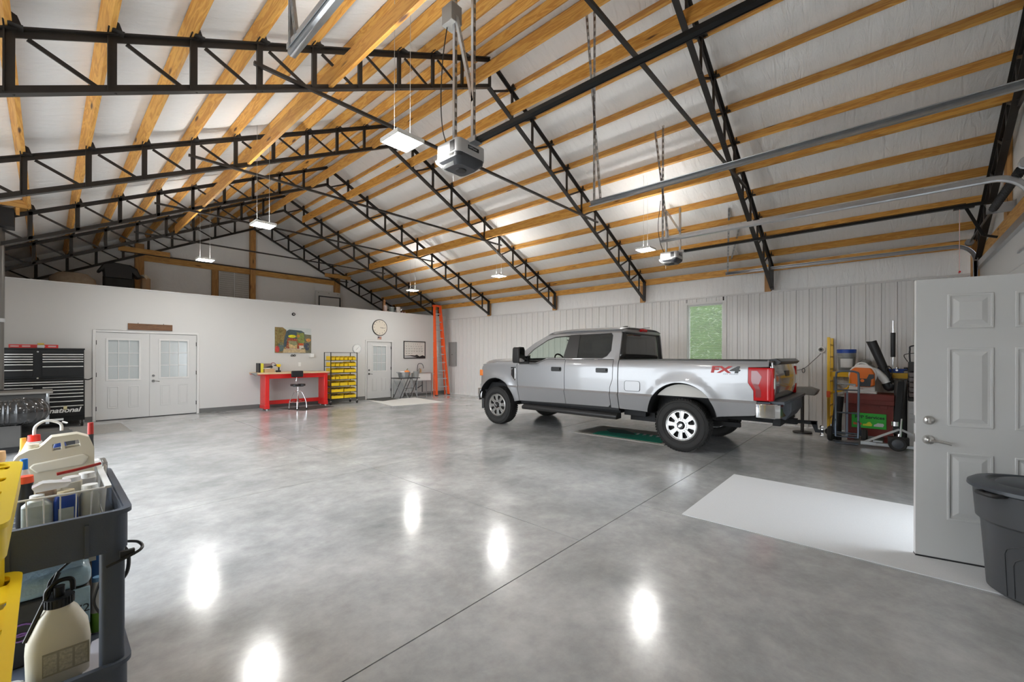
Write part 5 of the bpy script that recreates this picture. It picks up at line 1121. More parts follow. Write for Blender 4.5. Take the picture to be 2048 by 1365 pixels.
b = B().grid(lambda u, v: ((0.115+0.010*math.cos(u*2*PI*9))*math.sin(PI*v)*math.cos(2*PI*u), (0.115+0.010*math.cos(u*2*PI*9))*math.sin(PI*v)*math.sin(2*PI*u), 0.13-0.125*math.cos(PI*v)), 72, 12); b.obj('flesh', mat('pumpkin_orange', (0.82, 0.27, 0.06), 0.5), pk)
B().tube([(0, 0, 0.25), (0.015, 0, 0.29), (0.04, 0, 0.31)], 0.012, 6).obj('stem', mat('stem_green', (0.12, 0.14, 0.05), 0.8), pk)
tag(B().ball((8.42, 12.8, 0.90), 0.09, 1.3, 0.9, 0.6).obj('white_cloth', m_whitepl, origin=(8.4, 12.8, 0.85)), 'white rag bundled in the galvanised tub', 'cloth')
sk = thing('utility_sink', 'white utility sink on thin metal legs below the calendar', 'sink', (9.46, 13.07, 0))
B().prism(rrect(-0.32, -0.15, 0.32, 0.15, 0.04), 0.58, 0.84, 'XY', holes=[rrect(-0.28, -0.12, 0.28, 0.12, 0.04)[::-1]]).box((-0.30, -0.14, 0.60), (0.30, 0.14, 0.62)).obj('basin', m_whitepl, sk)
B().prism([(-0.35, -0.17), (0.35, -0.17), (0.35, 0.17), (-0.35, 0.17)], 0.835, 0.86, 'XY', holes=[[(-0.28, -0.12), (-0.28, 0.11), (0.28, 0.11), (0.28, -0.12)]]).obj('rim', m_steel, sk, bevel=0.004)
for sx in (-1, 1):
    for sy in (-1, 1): B().bar((sx*0.33, sy*0.155, 0.0), (sx*0.33, sy*0.155, 0.84), 0.025, 0.025).obj('leg', m_galv, sk)
B().bar((-0.33, -0.155, 0.12), (0.33, -0.155, 0.12), 0.02, 0.02).bar((-0.33, -0.155, 0.56), (0.33, -0.155, 0.56), 0.02, 0.02).bar((-0.33, 0.155, 0.12), (0.33, 0.155, 0.12), 0.02, 0.02).obj('cross_rail', m_galv, sk)
B().cyl((0.02, 0, 0.14), (0.02, 0, 0.6), 0.02).cyl((-0.12, 0.12, 0.28), (0.02, 0, 0.40), 0.016).cyl((-0.18, 0.1, 0.2), (-0.18, 0.1, 0.58), 0.03).obj('drain_pipe', m_dkgrey, sk)
B().tube(bend([(-0.10, 0.14, 0.86), (-0.10, 0.14, 1.05), (-0.08, 0.11, 1.19), (0.03, 0.06, 1.20), (0.08, 0.02, 1.10), (0.08, 0.01, 1.02)]), 0.012, 8).cyl((-0.10, 0.14, 0.86), (-0.10, 0.14, 0.90), 0.03).obj('spring_faucet', m_dkgrey, sk)
B().tube(bend([(-0.10, 0.13, 0.90), (-0.02, 0.11, 1.02), (0.02, 0.12, 0.90)]), 0.006, 6).obj('sprayer_hose', m_dkgrey, sk)
tag(B().cyl((9.50, 13.205, 0.861), (9.50, 13.205, 0.98), 0.03).cyl((9.50, 13.205, 0.98), (9.50, 13.205, 1.02), 0.012).obj('soap_bottle', mat('amber_soap', (0.60, 0.36, 0.16), 0.3), origin=(9.55, 13.17, 0.86)), 'amber soap bottle on the back rim of the sink', 'bottle')
tag(B().cyl((9.0, 12.78, 0.715), (9.0, 12.78, 0.93), 0.09, 0.105, 20).obj('dark_pail', m_grey, origin=(9.0, 12.78, 0.715)), 'grey brown pail on the table between tub and sink', 'bucket')
tag(B().box((8.36, 13.20, 0.0), (8.75, 13.23, 0.60), Matrix.Translation((0, 0, 0))).obj('leaning_panel', m_ltgrey, origin=(8.3, 13.07, 0.02)), 'grey panel standing behind the folding table legs', 'panel')

# orange step ladder
ld = thing('step_ladder', 'tall orange fibreglass step ladder folded against the corner', 'ladder', (10.10, 12.72, 0))
for sx in (-1, 1):
    p0, p1 = Vector((sx*0.285-0.02, -0.12, 0.0)), Vector((sx*0.14-0.20, 0.0, 3.38))
    B().bar(p0, p1, 0.045, 0.10, (0, 1, 0)).obj('front_rail', m_orange, ld)
    B().bar((sx*0.265+0.02, 0.12, 0.0), (sx*0.13-0.18, 0.06, 3.30), 0.03, 0.05, (0, 1, 0)).obj('rear_rail', m_orange, ld)
    B().box((sx*0.285-0.06, -0.17, 0), (sx*0.285+0.02, -0.07, 0.03)).obj('foot_pad', m_rubber, ld)
for k in range(10):
    t_ = (k+1)/11; z = 3.38*t_+0.02; cxm = -0.02+(-0.18)*t_; hwid = 0.285-0.145*t_
    B().box((cxm-hwid, -0.13+0.11*t_, z-0.02), (cxm+hwid, -0.04+0.10*t_, z+0.012)).obj('step', m_galv, ld)
    if k % 2 == 0: B().bar((cxm-hwid+0.02, 0.12-0.06*t_, z-0.12), (cxm+hwid, 0.12-0.06*t_, z-0.12), 0.02, 0.03).obj('rear_rung', m_galv, ld)
B().box((-0.36, -0.06, 3.36), (-0.04, 0.10, 3.42)).obj('top_cap', m_orange, ld, bevel=0.01)
for zz in (1.45, 1.70): B().bar((-0.265, -0.10, zz), (-0.275, -0.094, zz+0.17), 0.004, 0.02, (1, 0, 0)).obj('warning_label', m_whitepl, ld)
# electrical panel
ep = thing('breaker_panel', 'grey electrical panel on the siding wall near the far corner', 'electrical panel', (XB-0.02, 12.82, 1.57))
B().box((-0.03, -0.23, -0.475), (0.0, 0.23, 0.475)).obj('box', m_grey, ep, bevel=0.006); B().box((-0.04, -0.19, -0.43), (-0.03, 0.19, 0.43)).obj('panel_door', m_grey, ep, bevel=0.004); B().cyl((-0.05, 0.0, -0.02), (-0.04, 0.0, -0.02), 0.018).obj('latch', m_black, ep)

# ================= ON THE LOFT =================
def ons(b, name, m, o, label, cat, bevel=0, group=None): return tag(b.obj(name, m, origin=o, bevel=bevel), label, cat, group)
LZ = 3.0
bg_ = thing('garment_bag', 'big black hanging gear bag above the partition on the left', 'bag', (1.30, 15.2, LZ))
B().prism([(-0.33, 0.0), (0.28, 0.0), (0.28, 0.60), (-0.33, 0.60)], -0.12, 0.12, 'XZ').obj('lower_bag', mat('bag_grey_black', (0.03, 0.03, 0.028), 0.8, var=0.4), bg_, bevel=0.05)
B().prism([(-0.45, 0.66), (-0.32, 0.88), (-0.15, 0.93), (0.2, 0.90), (0.33, 0.82), (0.42, 0.58), (0.32, 0.56), (0.24, 0.66), (0.24, 0.52), (-0.32, 0.52), (-0.33, 0.70), (-0.40, 0.62)], -0.15, 0.15, 'XZ').obj('upper_flap', m_black, bg_, bevel=0.03)
ons(B().lathe([(0.01, -0.02), (0.20, 0.0), (0.27, 0.12), (0.26, 0.34), (0.17, 0.46), (0.01, 0.50)], (0.42, 14.6, LZ), 'Z', 24, sx=1.5), 'covered_basket', mat('tan_weave', (0.36, 0.28, 0.20), 0.85, var=0.3, vscale=14), (0.42, 14.6, LZ), 'tan rounded bundle at the far left on the loft', 'bundle')
ons(B().cyl((1.86, 15.6, LZ), (1.86, 15.6, LZ+0.66), 0.11, n=8), 'cardboard_column', mat('tube_card', (0.52, 0.33, 0.19), 0.8), (1.86, 15.6, LZ), 'tall cardboard column box beside the gable post', 'box')
ons(B().cyl((1.84, 15.6, LZ+0.66), (1.90, 15.6, LZ+0.72), 0.12, 0.08, 10), 'paper_wad', m_cream, (1.86, 15.6, LZ+0.66), 'crumpled pale paper on top of the cardboard column', 'paper')
wbd = thing('white_board', 'white sheet with a black framed picture leaning on the gable', 'board', (7.30, 16.1, LZ))
B().box((-0.50, 0, 0), (0.46, 0.02, 0.97)).obj('sheet', m_white, wbd); B().prism([(-0.40, 0.0), (0.45, 0.0), (0.45, 0.78), (-0.40, 0.78)], -0.03, 0.0, 'XZ', holes=[[(-0.365, 0.03), (-0.365, 0.745), (0.415, 0.745), (0.415, 0.03)]]).obj('black_frame', m_black, wbd)
for xx in (-0.4, 0.0, 0.35): B().cyl((xx, -0.002, 0.90), (xx, 0.0, 0.90), 0.02).obj('hole', m_grey, wbd)
ons(B().tube(bend([(6.0, 15.6, LZ+0.05), (6.15, 15.6, LZ+0.17), (6.35, 15.6, LZ+0.12), (6.3, 15.6, LZ+0.03), (6.0, 15.6, LZ+0.02)]), 0.02, 6), 'rope_coil', m_cream, (6.2, 15.6, LZ), 'small tan coil on the loft edge, left of the white board', 'coil')
ons(B().box((7.30, 13.9, LZ), (7.72, 14.2, LZ+0.14)), 'flat_box', m_ltgrey, (7.5, 14.0, LZ), 'flat grey box on the loft, left of the cans', 'box', 0.005)
ons(B().cyl((8.20, 13.55, LZ+0.077), (8.20, 13.55, LZ+0.32), 0.062, n=20), 'caulk_jug', mat('pinkish_plastic', (0.50, 0.38, 0.34), 0.5), (8.2, 13.55, LZ), 'pinkish jug standing left of the cans on the partition top', 'jug')
ons(B().box((8.17, 13.64, LZ), (8.20, 13.66, LZ+0.52)).box((8.22, 13.64, LZ), (8.26, 13.66, LZ+0.54)), 'wood_strips', mat('wood_strip', (0.50, 0.24, 0.10), 0.7), (8.2, 13.65, LZ), 'two short upright wood strips behind the pinkish jug', 'wood strips')
def can(x, y, r, h, m, label):
    c_ = thing('paint_can', label, 'can', (x, y, LZ+0.0755)); B().cyl((0, 0, 0), (0, 0, h), r, n=24).obj('can_body', m, c_)
    B().lathe([(r+0.003, h-0.012), (r+0.005, h-0.004), (r-0.008, h+0.002), (0.001, h)], (0, 0, 0), 'Z', 24).obj('can_lid', m_galv, c_); return c_
ons(B().box((8.0, 13.39, LZ), (9.1, 13.66, LZ+0.075)), 'shelf_plank', m_card, (8.5, 13.5, LZ), 'short plank just behind the top of the partition, carrying the cans', 'board')
can(8.43, 13.50, 0.098, 0.20, mat('can_grey_green', (0.17, 0.19, 0.18), 0.45), 'wide grey green paint can on the partition top')
can(8.70, 13.50, 0.085, 0.23, mat('can_white_label', (0.55, 0.50, 0.46), 0.5), 'white labelled paint can with a dark band, right of the green can')
for i, (xx, l) in enumerate(((8.86, 'left of the pair beside the white can'), (8.97, 'right of the pair beside the white can'))):
    ons(B().cyl((xx, 13.5, LZ+0.0755), (xx, 13.5, LZ+0.145), 0.045, n=14), 'small_jar', mat('jar_mixed', (0.30, 0.16, 0.15), 0.4, var=0.6, vscale=30), (xx, 13.5, LZ+0.0755), 'small dark jar with pale lid, '+l, 'jar')

# ================= CORNER BY THE OPEN DOOR =================
ms = mat('scaffold_yellow', (0.80, 0.48, 0.02), 0.4, var=0.08)
sf = thing('scaffold', 'yellow rolling scaffold with a plank deck against the siding', 'scaffold', (10.42, 0.0, 0))
for yy in (0.85, -0.85):
    for xx in (-0.31, 0.31):
        B().bar((xx, yy, 0.12), (xx, yy, 1.88), 0.045, 0.045, (1, 0, 0)).obj('upright', ms, sf)
        w_ = B().cyl((xx-0.02, yy, 0.06), (xx+0.02, yy, 0.06), 0.06, n=18).obj('caster_wheel', m_rubber, sf); B().box((xx-0.03, yy-0.02, 0.07), (xx+0.03, yy+0.02, 0.13)).obj('caster_fork', m_galv, w_)
    for k in range(7): B().bar((-0.30, yy, 0.30+k*0.24), (0.30, yy, 0.30+k*0.24), 0.025, 0.025).obj('rung', ms, sf)
for xx in (-0.28, 0.28):
    B().box((xx-0.02, -0.85, 1.12), (xx+0.02, 0.85, 1.215)).obj('side_rail', ms, sf)
    for s_ in (-1, 1): B().tube(bend([(xx, s_*0.82, 0.80), (xx, s_*0.60, 0.88), (xx, s_*0.54, 0.98), (xx, s_*0.53, 1.12)]), 0.014, 8).obj('brace', ms, sf)
B().box((-0.25, -0.83, 1.19), (0.25, 0.83, 1.215)).obj('deck', mat('deck_plywood', (0.40, 0.33, 0.27), 0.8, var=0.15), sf)
for xx in (-0.34, ): B().box((xx, 0.82, 0.72), (xx+0.008, 0.88, 0.84)).obj('red_decal', mat('decal_red', (0.75, 0.12, 0.03), 0.5), sf)
bk = thing('bucket', 'translucent grey bucket with a blue lid on the scaffold deck', 'bucket', (10.42, 0.60, 1.215))
mb = mat('cloudy_plastic', (0.30, 0.31, 0.30), 0.3, trans=0.2)
B().lathe([(0.125, 0), (0.145, 0.34), (0.145, 0.38)], (0, 0, 0), 'Z', 28).obj('pail', mb, bk); B().lathe([(0.150, 0.36), (0.152, 0.40), (0.154, 0.425), (0.145, 0.432), (0.001, 0.430)], (0, 0, 0), 'Z', 28).obj('lid', m_blue, bk)
lb = B(); 
for i in range(8):
    a0 = PI+0.75-i*0.17; a1 = a0-0.17
    vs = [lb.bm.verts.new(q) for q in ((0.143*math.cos(a0), 0.143*math.sin(a0), 0.08), (0.143*math.cos(a1), 0.143*math.sin(a1), 0.08), (0.148*math.cos(a1), 0.148*math.sin(a1), 0.25), (0.148*math.cos(a0), 0.148*math.sin(a0), 0.25))]; lb.bm.faces.new(vs)
lb.obj('paper_label', m_whitepl, bk); B().tube([(0.148*math.cos(a), 0.148*math.sin(a), 0.30+0.01*math.cos(a)) for a in [PI*0.6+PI*i/14*0.9 for i in range(15)]], 0.004, 6).obj('bail_handle', m_galv, bk)
tag(B().ball((10.46, 0.30, 1.29), 0.1, 1.5, 1.3, 0.75).ball((10.48, 0.32, 1.38), 0.09, 1.2, 1.1, 0.8).obj('grey_tarp', mat('tarp_grey', (0.26, 0.25, 0.23), 0.85, var=0.2), origin=(10.36, 0.24, 1.22)), 'bundled grey tarp on the scaffold deck beside the bucket', 'tarp')
hr = thing('jack_pole', 'silver pole with a black grip standing on the blue clamp tool', 'pole', (10.22, -0.07, 1.30))
B().cyl((0, 0, 0), (0, 0, 0.86), 0.014).obj('rod', m_chrome, hr); B().cyl((0, 0, 0.20), (0, 0, 0.64), 0.034).obj('grip', m_black, hr)
bc = thing('clamp_tool', 'blue and silver clamp tool lying across the scaffold rail', 'tool', (10.22, -0.06, 1.215))
B().box((-0.05, -0.20, 0.04), (0.05, 0.20, 0.075)).box((-0.03, -0.15, 0), (0.03, 0.15, 0.04)).obj('body', m_blue, bc, bevel=0.008)
for yy in (-0.18, -0.06, 0.08, 0.17): B().cyl((0, yy, 0.03), (0, yy, 0.10), 0.028, n=12).cyl((-0.06, yy, 0.05), (0.06, yy, 0.05), 0.018, n=12).obj('knob', m_chrome if yy in (-0.06, 0.08) else m_black, bc)

rb_ = thing('job_box', 'rust red steel job box with a green sign, behind the hand truck', 'tool box', (9.75, 0.25, 0))
mr = mat('rust_red_steel', (0.20, 0.035, 0.026), 0.5, var=0.18, vscale=5)
B().box((0, -0.325, 0.10), (0.62, 0.325, 0.66)).box((0.04, -0.30, 0), (0.56, -0.20, 0.10)).box((0.04, 0.20, 0), (0.56, 0.30, 0.10)).obj('box', mr, rb_, bevel=0.004)
B().box((-0.02, -0.335, 0.665), (0.63, 0.335, 0.84)).box((-0.03, -0.335, 0.66), (-0.02, 0.335, 0.74)).obj('lid', mr, rb_, bevel=0.008)
for yy in (-0.2, 0.22): B().box((-0.012, yy-0.05, 0.60), (0, yy+0.05, 0.65)).obj('hasp', mr, rb_, bevel=0.003)
sgn = B().box((-0.010, -0.235, 0.235), (-0.004, 0.235, 0.50)).obj('green_sign', m_green, rb_, bevel=0.004)
text('sign_text', 'RFP Services', 0.078, m_black, rb_, face_matrix((-0.0115, 0.19, 0.405), (0, -1, 0), (0, 0, 1)), 0.0005, bold=0.0015)
def glyph(nm, m, poly, oy, parent, ox=-0.0115, oz=0.275): B().prism([(-(p[0])+oy, p[1]+oz) for p in poly], ox, ox+0.001, 'YZ').obj(nm, m, parent)
glyph('orange_mark', mat('mark_orange', (0.65, 0.16, 0.04), 0.5), [(0, 0.01), (0.11, 0.01), (0.12, 0.03), (0.09, 0.06), (0.05, 0.045), (0.0, 0.055)], 0.21, rb_)
glyph('yellow_mark', mat('mark_yellow', (0.75, 0.80, 0.05), 0.5), [(0, 0), (0.12, 0.0), (0.13, 0.03), (0.10, 0.075), (0.07, 0.07), (0.05, 0.04), (0.0, 0.03)], 0.08, rb_)
glyph('white_mark', mat('mark_white', (0.62, 0.66, 0.64), 0.5), [(0, 0.0), (0.12, 0.0), (0.135, 0.04), (0.12, 0.06), (0.05, 0.062), (0.02, 0.04), (0.0, 0.03)], -0.07, rb_)

bw = thing('backpack_blower', 'orange and white backpack leaf blower on top of the red job box', 'leaf blower', (9.92, 0.34, 0.84))
mo_ = mat('blower_orange', (0.88, 0.20, 0.02), 0.35)
q = []
for a in range(0, 25): t_ = 2*PI*a/24; q.append((0.20*math.cos(t_), 0.33+0.20*math.sin(t_)))
B().prism(q, -0.06, 0.10, 'YZ').obj('white_shroud', m_whitepl, bw, bevel=0.02)
B().prism([(0.17, 0.17), (0.185, 0.30), (0.16, 0.42), (0.11, 0.47), (-0.12, 0.46), (-0.17, 0.36), (-0.17, 0.15), (-0.10, 0.12), (0.12, 0.12)], -0.11, -0.05, 'YZ').obj('engine_cover', mo_, bw, bevel=0.02)
B().prism([(0.05, 0.13), (0.05, 0.27), (-0.06, 0.27), (-0.09, 0.35), (-0.16, 0.35), (-0.16, 0.28), (-0.12, 0.26), (-0.11, 0.13)], -0.122, -0.10, 'YZ').obj('dark_vent', m_dkgrey, bw, bevel=0.004)
B().cyl((-0.125, 0.0, 0.235), (-0.118, 0.0, 0.235), 0.028).obj('starter_badge', mo_, bw)
B().box((-0.10, -0.20, 0), (0.12, 0.20, 0.045)).box((-0.08, -0.17, 0.045), (0.12, 0.19, 0.13)).obj('fuel_base', m_whitepl, bw, bevel=0.012)
B().tube(bend([(0, 0.11, 0.48), (0, 0.06, 0.545), (0, -0.03, 0.545), (0, -0.10, 0.48)]), 0.013, 8).obj('carry_handle', m_whitepl, bw)
B().tube(bend([(0.02, -0.08, 0.42), (0.02, -0.18, 0.40), (0.02, -0.27, 0.30), (0.02, -0.33, 0.19)]), 0.06, 14, rs=None).obj('white_elbow', m_whitepl, bw)
B().tube(bend([(0.02, -0.32, 0.20), (0.02, -0.36, 0.12), (0.03, -0.39, 0.18)]), 0.068, 14).obj('black_elbow', m_black, bw)
B().tube(bend([(0.0, -0.33, 0.15), (0.0, -0.40, 0.40), (0.0, -0.35, 0.5), (0.0, -0.32, 0.42)]), 0.008, 6).obj('throttle_cable', m_black, bw)
B().cyl((0.06, -0.38, 0.20), (0.10, -0.30, 0.42), 0.055, n=16).cyl((0.07, -0.30, 0.42), (0.07, -0.12, 0.94), 0.062, 0.072, 18).lathe([(0.074, 0.0), (0.078, 0.02)], (0.07, -0.12, 0.92), 'Z', 16).obj('blower_tube', m_black, bw)
text('badge_text', 'STIHL', 0.03, mat('badge_red2', (0.7, 0.25, 0.22), 0.4), bw, face_matrix((-0.081, 0.06, 0.075), (0, -1, 0), (0, 0, 1)), 0.0006)

hd = thing('hand_truck', 'blue grey two wheeled hand truck standing before the job box', 'hand truck', (9.34, 0.53, 0))
mh = mat('blue_grey_tube', (0.13, 0.16, 0.20), 0.35, 0.5)
B().tube(bend([(0.0, 0.155, 0.10), (0.03, 0.155, 0.6), (0.06, 0.155, 1.15), (0.055, 0.12, 1.235), (0.055, 0.0, 1.25), (0.055, -0.12, 1.235), (0.06, -0.155, 1.15), (0.03, -0.155, 0.6), (0.0, -0.155, 0.10)]), 0.017, 10).obj('frame', mh, hd)
for z in (0.10, 0.17, 0.52, 0.92): B().cyl((0.0+z*0.05, -0.155, z), (0.0+z*0.05, 0.155, z), 0.012, n=8).obj('cross_bar', mh, hd)
B().bar((0.02, 0.0, 0.10), (0.05, 0.0, 0.90), 0.03, 0.012, (1, 0, 0)).obj('centre_strap', mh, hd)
B().box((-0.20, -0.16, 0.015), (0.0, 0.16, 0.022)).obj('toe_plate', mh, hd); B().cyl((0.07, -0.27, 0.13), (0.07, 0.28, 0.13), 0.01, n=8).obj('axle', m_galv, hd)
for s_ in (-1, 1):
    w_ = B().lathe([(0.06, -0.035), (0.11, -0.04), (0.13, -0.02), (0.13, 0.02), (0.11, 0.04), (0.06, 0.035)], (0.07, s_*0.235, 0.13), 'Y', 28).obj('wheel', m_rubber, hd)
    B().cyl((0.07, s_*0.235-0.03, 0.13), (0.07, s_*0.235+0.03, 0.13), 0.058, n=20).obj('hub', m_ltgrey, w_); B().bar((0.0, s_*0.16, 0.40), (0.07, s_*0.19, 0.13), 0.015, 0.03, (0, 1, 0)).obj('wheel_brace', mh, hd)
ub = thing('folded_canopy', 'black folded canopy bag leaning behind the hand truck', 'bag', (9.62, 0.67, 0))
B().tube(bend([(-0.02, 0.0, 0.0), (0.0, 0.0, 0.35), (0.05, -0.03, 0.78)]), 0.055, 10, rs=None).tube(bend([(-0.02, 0.07, 0.0), (0.02, 0.05, 0.40), (0.06, 0.0, 0.74)]), 0.035, 8).obj('bag', mat('canopy_black', (0.015, 0.015, 0.016), 0.8), ub)
tag(B().cyl((9.52, 0.66, 1.02), (9.52, 0.42, 1.01), 0.016).cyl((9.52, 0.70, 1.02), (9.52, 0.66, 1.02), 0.022).box((9.50, 0.42, 0.985), (9.75, 0.46, 1.0)).obj('hand_pump', m_galv, origin=(9.52, 0.5, 1.0)), 'small silver hand tool hung at the hand truck handles', 'tool')

cr = thing('engine_stand', 'black column jack on a silver V shaped base beside the open door', 'jack', (9.20, -0.12, 0))
B().bar((0.05, 0.02, 0.25), (0.18, -0.04, 1.10), 0.085, 0.10, (1, 0, 0)).obj('column', m_black_gl, cr, bevel=0.01)
B().bar((0.22, -0.02, 0.30), (0.15, -0.10, 1.14), 0.035, 0.05, (1, 0, 0)).obj('upper_arm', m_black_steel, cr, bevel=0.006)
B().bar((-0.02, 0.42, 0.07), (0.02, -0.02, 0.33), 0.035, 0.03).obj('left_strut', m_ltgrey, cr); B().bar((0.10, -0.02, 0.33), (0.12, -0.50, 0.08), 0.035, 0.03).obj('right_strut', m_ltgrey, cr)
B().bar((0.0, 0.44, 0.055), (0.05, -0.55, 0.055), 0.06, 0.05).box((-0.04, 0.26, 0.03), (0.04, 0.46, 0.09)).obj('base_beam', m_galv, cr, bevel=0.006)
B().box((-0.05, -0.14, 0.08), (0.12, 0.12, 0.20)).obj('foot_housing', m_black, cr, bevel=0.01); B().cyl((0.06, -0.02, 0.2), (0.08, -0.03, 0.5), 0.03).cyl((0.02, 0.03, 0.38), (0.02, 0.03, 0.45), 0.045).obj('hydraulic_ram', m_chrome, cr)
w_ = B().lathe([(0.05, -0.03), (0.10, -0.035), (0.115, -0.02), (0.115, 0.02), (0.10, 0.035), (0.05, 0.03)], (-0.13, 0.0, 0.115), 'X', 28).obj('wheel', m_rubber, cr); B().lathe([(0.03, -0.04), (0.05, -0.035), (0.085, -0.03)], (-0.13, 0, 0.115), 'X', 20).obj('wheel_disc', m_dkgrey, w_)
B().box((-0.10, 0.18, 0.10), (0.0, 0.30, 0.125)).obj('pedal', m_galv, cr, bevel=0.004)
tag(B().cyl((9.92, -0.165, 0.0), (9.92, -0.165, 1.10), 0.085, n=24).obj('dark_drum_roll', mat('dark_roll', (0.045, 0.044, 0.042), 0.55), origin=(9.62, -0.13, 0)), 'tall dark grey roll standing right of the job box', 'roll')
cb_ = thing('drawer_cabinet', 'light grey drawer cabinet with a green sign, half hidden by the open door', 'cabinet', (9.62, -0.52, 0))
B().box((0, -0.27, 0), (0.42, 0.27, 0.76)).obj('body', m_ltgrey, cb_, bevel=0.004)
for z0, z1 in ((0.66, 0.75), (0.56, 0.65), (0.47, 0.55)): B().box((-0.012, -0.26, z0), (0, 0.26, z1)).obj('drawer', m_ltgrey, cb_, bevel=0.004)
B().box((-0.012, -0.25, 0.10), (-0.002, 0.17, 0.40)).obj('green_sign', m_green, cb_)
text('sign_text', 'RFP Services', 0.07, m_black, cb_, face_matrix((-0.0125, 0.14, 0.30), (0, -1, 0), (0, 0, 1)), 0.0005)
glyph('orange_mark', mat('mark_orange', (0.65, 0.16, 0.04), 0.5), [(0, 0.01), (0.11, 0.01), (0.12, 0.03), (0.09, 0.06), (0.05, 0.045), (0.0, 0.055)], 0.15, cb_, -0.0135, 0.16)
og = thing('tool_organiser', 'black stacked organiser with a tall hoop handle on the grey cabinet', 'organiser', (9.66, -0.50, 0.76))
B().box((0, -0.24, 0), (0.34, 0.24, 0.06)).box((0, -0.24, 0.50), (0.34, 0.24, 0.66)).box((0.30, -0.24, 0.06), (0.34, 0.24, 0.5)).obj('case', m_black, og, bevel=0.008)
for k in range(5): B().box((-0.01, -0.23, 0.07+k*0.085), (0.30, 0.23, 0.14+k*0.085)).obj('tray', mat('organiser_tray', (0.16, 0.14, 0.14), 0.4, var=0.6, vscale=25), og, bevel=0.006)
B().tube(bend([(0.05, 0.22, 0.60), (0.05, 0.225, 0.85), (0.05, 0.18, 0.93), (0.05, -0.18, 0.93), (0.05, -0.225, 0.85), (0.05, -0.22, 0.60)]), 0.012, 8).obj('hoop_handle', m_black, og)
B().tube(bend([(0.03, 0.25, 0.66), (0.03, 0.29, 0.78), (0.03, 0.10, 0.80), (0.03, -0.10, 0.74), (0.03, 0.05, 0.70)]), 0.006, 6).obj('looped_cord', m_black, og)
# wall camera with cord
wc = thing('wall_reel', 'small round white and grey cord reel mounted on the siding', 'reel', (XB-0.018, 1.03, 1.65))
B().lathe([(0.075, 0.0), (0.07, -0.025), (0.05, -0.035)], (0, 0, 0), 'X', 24).obj('housing', m_whitepl, wc); B().lathe([(0.045, -0.035), (0.035, -0.045), (0.02, -0.035)], (0, 0, 0), 'X', 20).obj('ring', m_grey, wc)
B().tube(bend([(-0.03, 0.0, -0.08), (-0.03, 0.12, -0.22), (-0.03, 0.30, -0.40), (-0.03, 0.50, -0.44), (-0.03, 0.85, -0.42)]), 0.006, 6).obj('cord', m_dkgrey, wc)
B().tube([(-0.035, 0.30+0.025*math.cos(a), -0.44+0.05*math.sin(a)) for a in [2*PI*i/12 for i in range(12)]], 0.006, 6, closed=True).obj('cord_loop', m_dkgrey, wc)
cs = thing('padded_stool', 'grey padded low seat behind the pickup hitch', 'stool', (9.95, 1.20, 0))
B().prism([(-0.20, 0.82), (-0.17, 0.76), (0.05, 0.77), (0.18, 0.80), (0.20, 0.90), (-0.08, 0.91), (-0.22, 0.86)], -0.18, 0.18, 'YZ').obj('cushion', mat('grey_vinyl', (0.20, 0.19, 0.175), 0.7, var=0.25), cs, bevel=0.02)
B().cyl((0, 0.05, 0.02), (0, 0.05, 0.80), 0.03).obj('post', m_black_steel, cs); B().cyl((0, 0.05, 0), (0, 0.05, 0.03), 0.16, n=24).obj('base', m_black_steel, cs)

# mats near the pickup and door
gm = thing('logo_mat', 'green and grey rubber backed mat under the pickup', 'mat', (7.50, 3.75, 0))
B().prism([(-0.55, -0.95), (0.62, -0.95), (0.50, 0.84), (-0.58, 0.86)], 0, 0.008, 'XY').obj('border', mat('mat_border_grey', (0.42, 0.40, 0.36), 0.9), gm)
B().prism([(-0.47, -0.87), (0.54, -0.87), (0.44, 0.76), (-0.50, 0.78)], 0.008, 0.011, 'XY').obj('grey_field', mat('mat_field', (0.17, 0.155, 0.13), 0.95), gm)
B().prism([(-0.46, -0.85), (0.20, -0.85), (0.10, 0.35), (-0.2, 0.50), (-0.49, 0.48)], 0.011, 0.013, 'XY').obj('green_field', mat('mat_green', (0.0, 0.20, 0.13), 0.95, var=0.2), gm)
B().prism([(-0.05, -0.2), (0.10, -0.1), (0.30, 0.2), (0.28, 0.45), (0.1, 0.5), (-0.12, 0.3)], 0.013, 0.014, 'XY').obj('dark_mark', mat('mat_dark', (0.01, 0.05, 0.04), 0.95), gm)
for k in range(5): B().prism([(0.0+0.05*(k % 2), -0.75+k*0.13), (0.16, -0.72+k*0.13), (0.14, -0.68+k*0.13), (0.0, -0.70+k*0.13)], 0.014, 0.015, 'XY').obj('pale_mark', mat('mat_pale', (0.40, 0.45, 0.42), 0.95), gm)
tag(B().prism([(4.03, 1.45), (5.84, 1.45), (5.80, -0.9), (4.03, -0.9)], 0, 0.007, 'XY').obj('entry_runner', mat('white_speckle_carpet', (0.66, 0.67, 0.68), 0.9, var=0.10, vscale=220), origin=(4.9, 0.3, 0)), 'large white speckled mat in front of the open entry door', 'mat')

